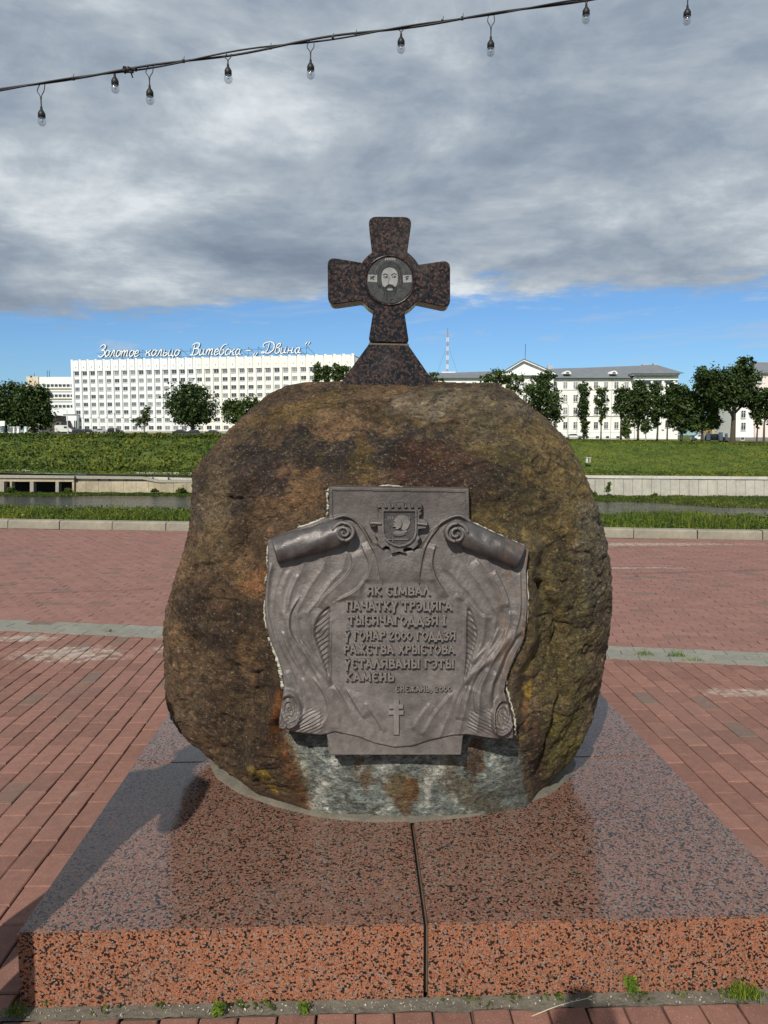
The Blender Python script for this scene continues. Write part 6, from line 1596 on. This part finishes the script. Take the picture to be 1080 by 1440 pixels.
# corner portico
bpart('portico_wall', [(893.2, 953, 534.5, 622, 12, 1.5)], M_rw2, rb_, Y0_); bpart('entablature', [(892.5, 954, 529.6, 534.3, 13, 2.3)], M_rw2, rb_, Y0_); bpart('cornice', [(891, 956, 526, 527.4, 15, 3.4)], M_rw2, rb_, Y0_); bpart('roof_edge', [(890.3, 956.8, 524.6, 525.9, 16, 3.7)], M_roof, rb_, Y0_)
for q in range(24): bpart('dentil', [(893 + q * 2.6, 894.4 + q * 2.6, 527.6, 529.4, .5, 2.9)], M_grey_band, rb_, Y0_)
roof_poly('hip_roof', [(890.3, 524.4, 202.2), (956.8, 524.4, 202.2), (924, 513.2, 210), (905, 513.2, 210)], rb_); roof_poly('hip_roof', [(956.8, 524.4, 202.2), (962, 524.4, 218), (924, 513.2, 210)], rb_)
bpart('chimney', [(919.5, 923.5, 510.8, 515, 1.5, -4)], M_grey_band, rb_, Y0_); bpart('chimney', [(904, 911, 512.0, 515, 1.5, -4)], M_grey_band, rb_, Y0_)
for x0, x1 in ((905, 914.5), (920, 929.8), (936, 943.6)): bpart('loggia_opening', [(x0, x1, 536.4, 546, .2, 1.6)], M_glass, rb_, Y0_); bpart('loggia_pane', [(x0 + 2, x1 - 2, 541, 546, .1, 1.75)], M_rw2, rb_, Y0_)
for x in (896.5, 916.8, 932.5, 948): bpart('pilaster', [(x - 1.6, x + 1.6, 534.4, 604, .5, 2.0)], M_rw2, rb_, Y0_)
for px, py in ((904, 583), (904, 602), (921, 602), (938, 602), (938, 583)): P = at_y(px, py, 204.5) - rb_.location; put(wr2, rb_, P.x, P.y - .06, P.z)
mb = MB(); c0 = at_y(738.5, 508, 205) - rb_.location; mb.tube([(c0.x, c0.y, c0.z - .5), (c0.x, c0.y, c0.z + 4.6)], .07, 6); mb.build('flagpole', M_steel_dark, rb_)
mb = MB(); mb.box(*(lambda a, b: (a.x - rb_.location.x, b.x - rb_.location.x, 8, 9, a.z - rb_.location.z, a.z - rb_.location.z + 1.0))(at_y(770, 519, 214), at_y(777, 519, 214))); mb.build('chimney', M_grey_band, rb_)
# rightmost building and gate posts
re_ = empty('pink_white_building', at_y(1060, 620, 196)); tag(re_, 'pale building with grey roof behind the trees at the right edge', 'building'); Y18 = lambda p: 196.0
M_pink = varied('pale_pink_stucco', (.74, .66, .62), .85, .05, .2, 0)
bpart('wall', [(1032, 1062, 531, 615, 12)], M_rw2, re_, Y18); bpart('wall', [(1062.1, 1190, 525, 615, 12, 1)], M_pink, re_, Y18); bpart('base_course', [(1031, 1190, 615, 626, 12, 1.3)], varied('grey_base', (.20, .18, .18), .9, .15, 1, 0), re_, Y18)
bpart('cornice', [(1056, 1192, 523.6, 525.4, 13, 1.7)], M_rw2, re_, Y18); roof_poly('roof', [(1056, 523.4, 194), (1192, 523.4, 194), (1192, 509.5, 203), (1061, 509.5, 203)], re_)
for q in range(12): bpart('dentil', [(1061 + q * 4, 1063 + q * 4, 525.5, 527, .4, 1.4)], M_grey_band, re_, Y18)
for px, py in ((1045, 588), (1045, 605), (1068.5, 537.5)): P = at_y(px, py, 195.9 if px < 1060 else 194.9) - re_.location; put(wr2, re_, P.x, P.y - .04, P.z)
P = at_y(1044, 619, 194.6) - re_.location; put(wb, re_, P.x, P.y - .02, P.z)
gp = empty('gate_posts', at_y(1000, 622, 158)); tag(gp, 'pink and white gate posts under the big trees at right', 'gate'); Y15 = lambda p: 158.0
M_pk = varied('pink_paint', (.55, .22, .20), .8, .1, 1, 0)
for x0, x1, yt in ((973.5, 977, 612), (995, 999, 608), (1012, 1016.5, 608), (1021, 1023.5, 609.5)): bpart('post', [(x0, x1, yt, 619.4, .6, 0, 0), (x0 - .1, x1 + .1, 619.5, 622.5, .6, .1, 1)], [M_rw2, M_pk], gp, Y15)
yb = empty('yellow_house', at_y(1010, 615, 240)); tag(yb, 'strip of yellow house seen between the trunks at right', 'building')
bpart('wall', [(1002, 1034, 590, 618, 8)], varied('ochre_stucco', (.62, .45, .20), .85, .1, .5, 0), yb, lambda p: 240.0); bpart('brown_panel', [(1005, 1009, 592, 612, .2, .2)], varied('brown_boards', (.16, .07, .03), .85, .2, 1, 0), yb, lambda p: 240.0)

# radio mast
mast = empty('radio_mast', at_y(629, 525, 520)); tag(mast, 'tall red and white lattice radio mast right of the granite cross', 'mast')
M_red = varied('mast_red', (.42, .24, .22), .6, .1, 1, 0)
zz0 = at_y(629, 524, 520).z; zz1 = at_y(629, 467, 520).z; hb = (zz1 - zz0) / 9
for q in range(9):
    mb = MB(); hw = .55
    for sx_, sy_ in ((-1, -1), (1, -1), (1, 1), (-1, 1)): mb.tube([(sx_ * hw, sy_ * hw, q * hb), (sx_ * hw, sy_ * hw, (q + 1) * hb)], .13, 5)
    for e_ in range(4):
        z = q * hb + e_ * hb / 4; mb.tube([(-hw, -hw, z), (hw, -hw, z + hb / 4)], .07, 4); mb.tube([(hw, -hw, z), (-hw, -hw, z + hb / 4)], .07, 4)
    mb.build('mast_section', M_red if q % 2 == 0 else M_wh, mast)
mb = MB(); mb.tube([(0, 0, 9 * hb), (0, 0, 9 * hb + 3)], .12, 5); mb.build('aerial', M_steel_dark, mast)
for s in (-1, 1):
    mb = MB(); mb.tube([(0, 0, 6.5 * hb), (s * 7, 0, 0)], .05, 4); mb.build('guy_wire', M_steel_dark, mast)
mb = MB(); mb.box(-4, 5.5, -1, 2, -8, 1.0); mb.build('roof_cabin', M_wh, mast)

# ================================================================== cars and lamp posts
def car_proto(paint, kind='saloon'):
    L, H_, W_ = 4.4, 1.42, 1.74
    prof = [(-2.2, .35), (-2.2, .78), (-1.95, .95), (-1.25, 1.0), (-.75, 1.38), (.55, 1.42), (1.35, .98), (2.05, .84), (2.2, .6), (2.2, .35)]
    if kind == 'suv': prof = [(-2.2, .4), (-2.2, 1.05), (-2.0, 1.6), (-.2, 1.72), (.6, 1.68), (1.2, 1.12), (2.05, .98), (2.2, .7), (2.2, .4)]
    if kind == 'van': prof = [(-2.6, .4), (-2.6, 2.3), (-2.4, 2.45), (.9, 2.45), (1.7, 1.5), (2.3, 1.2), (2.5, .7), (2.5, .4)]
    root = empty('parked_car'); mb = MB(); mb.prism(prof, lambda x, z, h: (x, -h, z), -W_ / 2, W_ / 2, inset=.05, bev=.06); mb.build('body', paint, root)
    win = {'saloon': [(-1.15, 1.0), (-.7, 1.33), (.5, 1.36), (1.1, 1.0)], 'suv': [(-1.8, 1.1), (-1.7, 1.55), (.5, 1.6), (.95, 1.12)], 'van': [(.1, 1.5), (.1, 2.1), (.9, 2.1), (1.4, 1.5)]}[kind]
    mb = MB(); mb.prism(win, lambda x, z, h: (x, -h, z), -W_ / 2 - .012, W_ / 2 + .012); mb.build('side_glass', M_glass, root)
    for x in (-1.4, 1.4):
        for y in (-W_ / 2 + .08, W_ / 2 - .08):
            mb = MB(); mb.tube([(x, y - .11, .33), (x, y + .11, .33)], .33, 14); mb.build('wheel', M_black, root)
    for y in (-.6, .6): mb = MB(); mb.box(2.12, 2.24, y - .2, y + .2, .6, .76); mb.build('headlight', M_win_frame, root)
    return root
def carpaint(n_, c): return varied(n_, c, .25, .1, 1, 0, spec=.6)
P_dark, P_grey, P_white = carpaint('dark_car_paint', (.02, .022, .025)), carpaint('silver_car_paint', (.33, .34, .35)), carpaint('white_car_paint', (.7, .7, .7))
cars = [(112, 609.2, 236, 'saloon', P_dark, 'dark saloon, leftmost of the pair parked by the hotel corner', 0), (123.5, 609.4, 236, 'saloon', P_dark, 'dark saloon, right one of the pair parked by the hotel corner', 0), (143, 609.2, 234, 'saloon', P_grey, 'silver car parked between two dark cars before the hotel', 0),
        (162.5, 609.6, 232, 'suv', P_dark, 'dark tall off-road car parked beside the white lamp post', 0), (254, 611, 214, 'saloon', P_dark, 'dark car parked left of the big round tree', 0), (273, 611.5, 208, 'saloon', P_dark, 'dark car in the shade under the big round tree', 0), (300, 612, 204, 'saloon', P_dark, 'dark car half hidden behind the boulder shoulder', 0),
        (90, 609, 238, 'van', P_white, 'white van parked before the white annex', .5), (48, 609.4, 214, 'saloon', P_white, 'white car in front of the green railing', 0), (806, 618.6, 170, 'saloon', P_white, 'white car beside the cream building near the boulder', 0), (1005, 621.5, 160, 'suv', P_dark, 'dark car between the gate posts', 0), (986, 619.8, 175, 'saloon', P_white, 'white car deep in the shade left of the gate posts', 0)]
protos = {}
for px, py, Y, kind, pt, lab, rz in cars:
    k_ = (kind, pt.name)
    if k_ not in protos: protos[k_] = car_proto(pt, kind); o = protos[k_]
    else: o = copy_tree(protos[k_])
    o.location = at_y(px, py, Y); o.rotation_euler = (0, 0, rz + hyaw); tag(o, lab, 'van' if kind == 'van' else 'car', 'cars parked on the far bank')
M_post = varied('grey_lamp_post', (.55, .56, .57), .6, .15, 2, 0)
for px, pt, pb, Y, arm, lab in ((95.5, 577, 611, 205, -2.4, 'white lamp post in front of the white annex, far left'), (162, 583, 611.5, 200, 0, 'white lamp post in front of the hotel beside the off-road car'), (798, 570, 620, 165, -1.2, 'grey street lamp with a small hood beside the cream building')):
    b0 = at_y(px, pb, Y); t0 = at_y(px, pt, Y); o = empty('lamp_post', b0); tag(o, lab, 'lamp post', 'street lamps on the far bank'); H_ = t0.z - b0.z
    mb = MB(); mb.tube([(0, 0, -1), (0, 0, H_ * .45), (0, 0, H_)], [.20, .15, .09], 8); mb.build('pole', M_post, o)
    mb = MB(); mb.tube([(0, 0, H_), (arm * .5, -.3, H_ + .5), (arm, -.6, H_ + .35)], .07, 6); mb.build('arm', M_post, o)
    mb = MB(); mb.box(arm - .6, arm + .2, -.8, -.45, H_ + .22, H_ + .4); mb.build('lamp_head', M_post, o)
ub = empty('utility_box', at_y(827, 651, 131)); tag(ub, 'small grey utility box standing in the slope grass', 'box')
bpart('cabinet', [(824.6, 826.9, 644, 650.5, .6)], M_post, ub, lambda p: 131.0); bpart('cabinet', [(828.2, 831, 644.4, 650.6, .6)], M_concrete, ub, lambda p: 131.0); bpart('cover', [(824.2, 831.4, 643.3, 644.1, .8, .1)], M_cope, ub, lambda p: 131.0)

# ================================================================== people whose shadows fall into the picture
def skinned(verts, edges, radii, root_i=0, sub=2):
    me = bpy.data.meshes.new('body'); me.from_pydata([tuple(v) for v in verts], edges, []); me.update()
    o = bpy.data.objects.new('body_tmp', me); COL.objects.link(o)
    md = o.modifiers.new('skin', 'SKIN'); md.use_smooth_shade = True; md.branch_smoothing = .6
    sv = me.skin_vertices[0].data
    for i, r__ in enumerate(radii): sv[i].radius = (r__ if isinstance(r__, tuple) else (r__, r__)); sv[i].use_root = (i == root_i)
    s = o.modifiers.new('sub', 'SUBSURF'); s.levels = sub; s.render_levels = sub
    dg = bpy.context.evaluated_depsgraph_get(); m2 = bpy.data.meshes.new_from_object(o.evaluated_get(dg)); bpy.data.objects.remove(o); return m2
def person(loc, yaw, label, L, Rr, jacket, trousers, hairc, height=1.74, hands=True, lean=0.0):
    """L, Rr: elbow and wrist of each arm in the person's own frame (x right, y forward)"""
    s = height / 1.74
    V = [(0, 0, .93), (0, .01, 1.08), (0, .02, 1.28), (0, .01, 1.42), (0, .01, 1.50), (0, .025, 1.575), (0, .03, 1.66), (0, .02, 1.70)]
    Rd = [(.175, .135), (.175, .130), (.195, .130), (.14, .10), (.062, .062), (.066, .078), (.078, .095), (.06, .075)]
    E_ = [(i, i + 1) for i in range(7)]
    for sg, arm in ((-1, L), (1, Rr)):
        b = len(V); V += [(sg * .175, 0, 1.41), arm[0], arm[1]]; Rd += [.062, .047, .031]; E_ += [(3, b), (b, b + 1), (b + 1, b + 2)]
        if hands:
            w_ = Vector(arm[1]); d_ = (w_ - Vector(arm[0])).normalized(); cd = Vector(arm[2]) if len(arm) > 2 else d_
            sd_ = cd.cross(Vector((0, 1, 0))); sd_ = sd_.normalized() if sd_.length > .1 else Vector((1, 0, 0))
            pm = w_ + cd * .075; V.append(tuple(pm)); Rd.append((.036, .018)); E_.append((b + 2, b + 3))
            for f_ in range(4):
                o1 = sd_ * ((f_ - 1.5) * .019); ln = (.068, .078, .073, .058)[f_]; c = len(V)
                curl = Vector((0, .3, -.1)); V += [tuple(pm + o1 + cd * .03), tuple(pm + o1 + cd * (.03 + ln * .5)), tuple(pm + o1 + cd * (.03 + ln * .9) + curl * .04)]; Rd += [.0095, .0085, .0075]; E_ += [(b + 3, c), (c, c + 1), (c + 1, c + 2)]
            c = len(V); V += [tuple(w_ + cd * .04 - sd_ * sg * .035), tuple(w_ + cd * .075 - sd_ * sg * .052)]; Rd += [.011, .009]; E_ += [(b + 2, c), (c, c + 1)]
    for sg in (-1, 1):
        b = len(V); V += [(sg * .10, 0, .86), (sg * .115, .01, .48), (sg * .125, -.02, .09), (sg * .135, .10, .04), (sg * .14, .18, .035)]; Rd += [.115, .085, .060, (.045, .036), (.036, .026)]
        E_ += [(0, b), (b, b + 1), (b + 1, b + 2), (b + 2, b + 3), (b + 3, b + 4)]
    V = [(x * s, y * s, z * s) for x, y, z in V]; Rd = [(r__[0] * s, r__[1] * s) if isinstance(r__, tuple) else r__ * s for r__ in Rd]
    me = skinned(V, E_, Rd)
    me.materials.clear()
    for m_ in (M_skin, jacket, trousers, M_shoe): me.materials.append(m_)
    wr = [Vector(L[1]) * s, Vector(Rr[1]) * s]
    for p_ in me.polygons:
        c = p_.center
        d_ = min((c - w_).length for w_ in wr); hand = d_ < .045 or any(((c - w_).dot((w_ - Vector(a[0]) * s).normalized()) > 0 and (c - w_).length < .24) for w_, a in zip(wr, (L, Rr)))
        p_.material_index = 0 if (c.z > 1.49 * s or hand) and not (c.z < .8 * s) else (1 if c.z > .88 * s else (2 if c.z > .09 * s else 3))
        if hand: p_.material_index = 0
    root = empty('person', loc, yaw); tag(root, label, 'person')
    link('body', me, (), root, True)
    h = s
    mb = MB(); vv = []; n1, n2 = 16, 10
    for i in range(n2 + 1):
        th = i / n2 * 1.9
        for j in range(n1): a = 2 * math.pi * j / n1; fr = .55 if math.sin(a) > .55 and th > .9 else 1; vv.append((.088 * math.sin(th) * math.cos(a) * h, (-.004 + .108 * math.sin(th) * math.sin(a) * (fr if th < 1.4 else fr * .8)) * h + .012, (1.655 + .098 * math.cos(th)) * h))
    mb.add(vv, [(i * n1 + j, i * n1 + (j + 1) % n1, (i + 1) * n1 + (j + 1) % n1, (i + 1) * n1 + j) for i in range(n2) for j in range(n1)]); mb.build('hair', hairc, root, True)
    mb = MB(); mb.tube([(0, .118 * h, 1.66 * h), (0, .132 * h, 1.632 * h), (0, .12 * h, 1.622 * h)], [.008, .014, .008], 8); mb.build('nose', M_skin, root, True)
    for sg in (-1, 1):
        mb = MB(); mb.tube([(sg * .080 * h, .02, 1.615 * h), (sg * .090 * h, .012, 1.64 * h), (sg * .084 * h, .02, 1.665 * h)], [.008, .013, .008], 8); mb.build('ear', M_skin, root, True)
        mb = MB(); mb.lathe([(.002, -.009), (.008, -.005), (.010, 0), (.008, .005), (.002, .009)], (sg * .032 * h, .112 * h, 1.662 * h), 10); mb.build('eye', M_eye, root, True)
    mb = MB(); mb.tube([(-.024, .116 * h, 1.597 * h), (0, .123 * h, 1.594 * h), (.024, .116 * h, 1.597 * h)], [.003, .007, .003], 8); mb.build('mouth', M_lip, root, True)
    return root
M_skin = varied('skin', (.46, .27, .19), .5, .08, 12, .05, .001); M_shoe = varied('dark_shoes', (.02, .02, .02), .5, .2, 20, 0); M_eye = varied('eye_dark', (.03, .02, .015), .2, .1, 20, 0); M_lip = varied('lips', (.35, .13, .10), .5, .1, 20, 0)
M_jk = varied('navy_jacket', (.025, .035, .07), .85, .25, 9, .4, .004); M_tr = varied('grey_trousers', (.10, .10, .105), .85, .2, 9, .3, .004); M_jk2 = varied('olive_shirt', (.12, .12, .08), .85, .2, 9, .3, .004); M_tr2 = varied('blue_jeans', (.04, .06, .12), .85, .25, 14, .3, .003); M_hair = varied('brown_hair', (.05, .03, .02), .6, .3, 60, .5, .003)
person((-1.335, 1.45, 0), R(-12), 'bystander in a navy jacket standing left of the plinth, just outside the picture', ((-.24, .04, 1.14), (-.08, .24, 1.20)), ((.25, .04, 1.13), (.10, .25, 1.22)), M_jk, M_tr, M_hair, 1.74)
person((-.06, -.46, 0), 0, 'photographer in an olive shirt holding up a phone with both hands, behind the viewpoint', ((-.30, .17, 1.25), (-.095, .34, 1.55), (.35, .15, .9)), ((.30, .17, 1.25), (.095, .34, 1.55), (-.35, .15, .9)), M_jk2, M_tr2, M_hair, 1.76)
mb = MB(); mb.prism(round_poly([(-.039, 1.578, .01), (.039, 1.578, .01), (.039, 1.738, .01), (-.039, 1.738, .01)], 4), lambda x, z, h: (x - .06, -.040 + h, z), -.004, .004)
ph = mb.build('phone', M_black); tag(ph, 'black phone held up in the photographer\'s hands', 'phone')

# ================================================================== weeds, moss and litter round the plinth
rw3 = np.random.RandomState(21)
M_weed = grass_mat('weed_leaves', (.12, .21, .025), 20, True); M_moss = grass_mat('moss', (.075, .115, .02), 30, True)
def weed(px, py, hgt, n, spread, label, leafy=True, z=.012):
    P0 = at_z(px, py, z); root = empty('weed', P0); tag(root, label, 'weed', 'weeds in the paving joints')
    if leafy:
        mb = MB(); pts = []
        for q in range(n):
            a = rw3.uniform(0, 6.28); r__ = spread * rw3.uniform(.2, 1); h_ = hgt * rw3.uniform(.45, 1)
            e_ = (math.cos(a) * r__, math.sin(a) * r__ * .5 - .005, h_); mb.tube([(0, 0, 0), (e_[0] * .4, e_[1] * .4, h_ * .6), e_], [.0016, .0012, .0006], 5)
            for k_ in range(5): t = .35 + .16 * k_; pts.append((e_[0] * t, e_[1] * t, h_ * t * 1.02))
        mb.build('stem', M_weed, root); P = np.array(pts)
        P = np.repeat(P, 3, 0) + rw3.normal(0, .0045, (len(P) * 3, 3)); v_, q_ = cards(len(P), lambda a, b: P, .011, .8, int(px)); link('leaves', mesh_np('leaves', v_, q_), M_weed, root)
    else:
        P = np.stack([rw3.normal(0, spread, n), rw3.normal(0, spread * .3, n), np.zeros(n)], 1); h = hgt * rw3.uniform(.4, 1.1, n) * np.exp(-(P[:, 0] / spread / 1.6) ** 2)
        V, Q, Tt = blade_mesh(P, h, .0012, rw3, .7); tag(link('blades', mesh_np('blades', V, Q, Tt), M_weed, root), kind='stuff')
weed(886, 1398, .055, 9, .016, 'leafy green weed with small leaves against the front of the plinth'); weed(1046, 1400, .035, 420, .034, 'low tuft of fine grass at the right end of the plinth front', False)
weed(310, 1424, .022, 6, .013, 'small yellow-green weed at the plinth front, left part'); weed(427, 1419, .014, 5, .012, 'tiny dark green weed below the middle of the left slab')
weed(68, 1411, .03, 120, .016, 'sparse grass at the front left corner of the plinth', False); weed(22, 1425, .03, 160, .02, 'dark grass in shade at the left corner of the plinth', False)
weed(906, 921, .06, 90, .04, 'wispy grass tuft in the grey paver band, left one', False, .004); weed(952, 923, .06, 110, .045, 'wispy grass tuft in the grey paver band, right one', False, .004); weed(975, 929, .04, 60, .05, 'low flat weed at the lower edge of the grey band', False, .004); weed(155, 888, .03, 40, .03, 'tiny weed in the grey band left of the boulder', False, .004)
P = []
for q in range(900):
    u_ = rw3.uniform(0, PL_W); P.append(tuple(pl(u_, -.004 - abs(rw3.normal(0, .016)), .008 + rw3.uniform(0, .008))))
P = np.array(P); cl = fbm(P * 9, 3, .6) > .10; P = P[cl]
v_, q_ = cards(len(P), lambda a, b: P, .008, 1.2, 77); o = link('moss', mesh_np('moss', v_, q_), M_moss); tag(o, 'patches of moss in the mortar along the foot of the plinth front', 'moss', kind='stuff')
# grit
mb = MB()
for q in range(420):
    u_ = rw3.uniform(-.05, PL_W + .05); c_ = pl(u_, -.006 - rw3.uniform(0, .036), .006); s_ = rw3.uniform(.0012, .0050)
    a = [Vector(rw3.normal(0, 1, 3)).normalized() * s_ for _ in range(4)]; mb.add([c_ + k_ for k_ in a], [(0, 1, 2), (0, 2, 3), (0, 3, 1), (1, 3, 2)])
o = mb.build('grit', varied('grit', (.42, .38, .32), .9, .4, 60, 0)); tag(o, 'pale grit and tiny stones in the joint before the plinth', 'gravel', kind='stuff')
a, b_ = at_z(748, 1429, .006), at_z(826, 1404, .02); mb = MB(); mb.tube(spline([a, (a + b_) / 2 + Vector((0, 0, .006)), b_], 5), [.0012] * 11, 6)
for q in range(5): mb.tube([b_, b_ + Vector((rw3.uniform(-.004, .014), rw3.uniform(-.008, .008), rw3.uniform(-.004, .01)))], .0014, 5)
o = mb.build('dry_straw', varied('dry_straw', (.50, .45, .30), .8, .2, 30, 0)); tag(o, 'dry pale straw with a frayed tip lying in front of the plinth', 'straw')
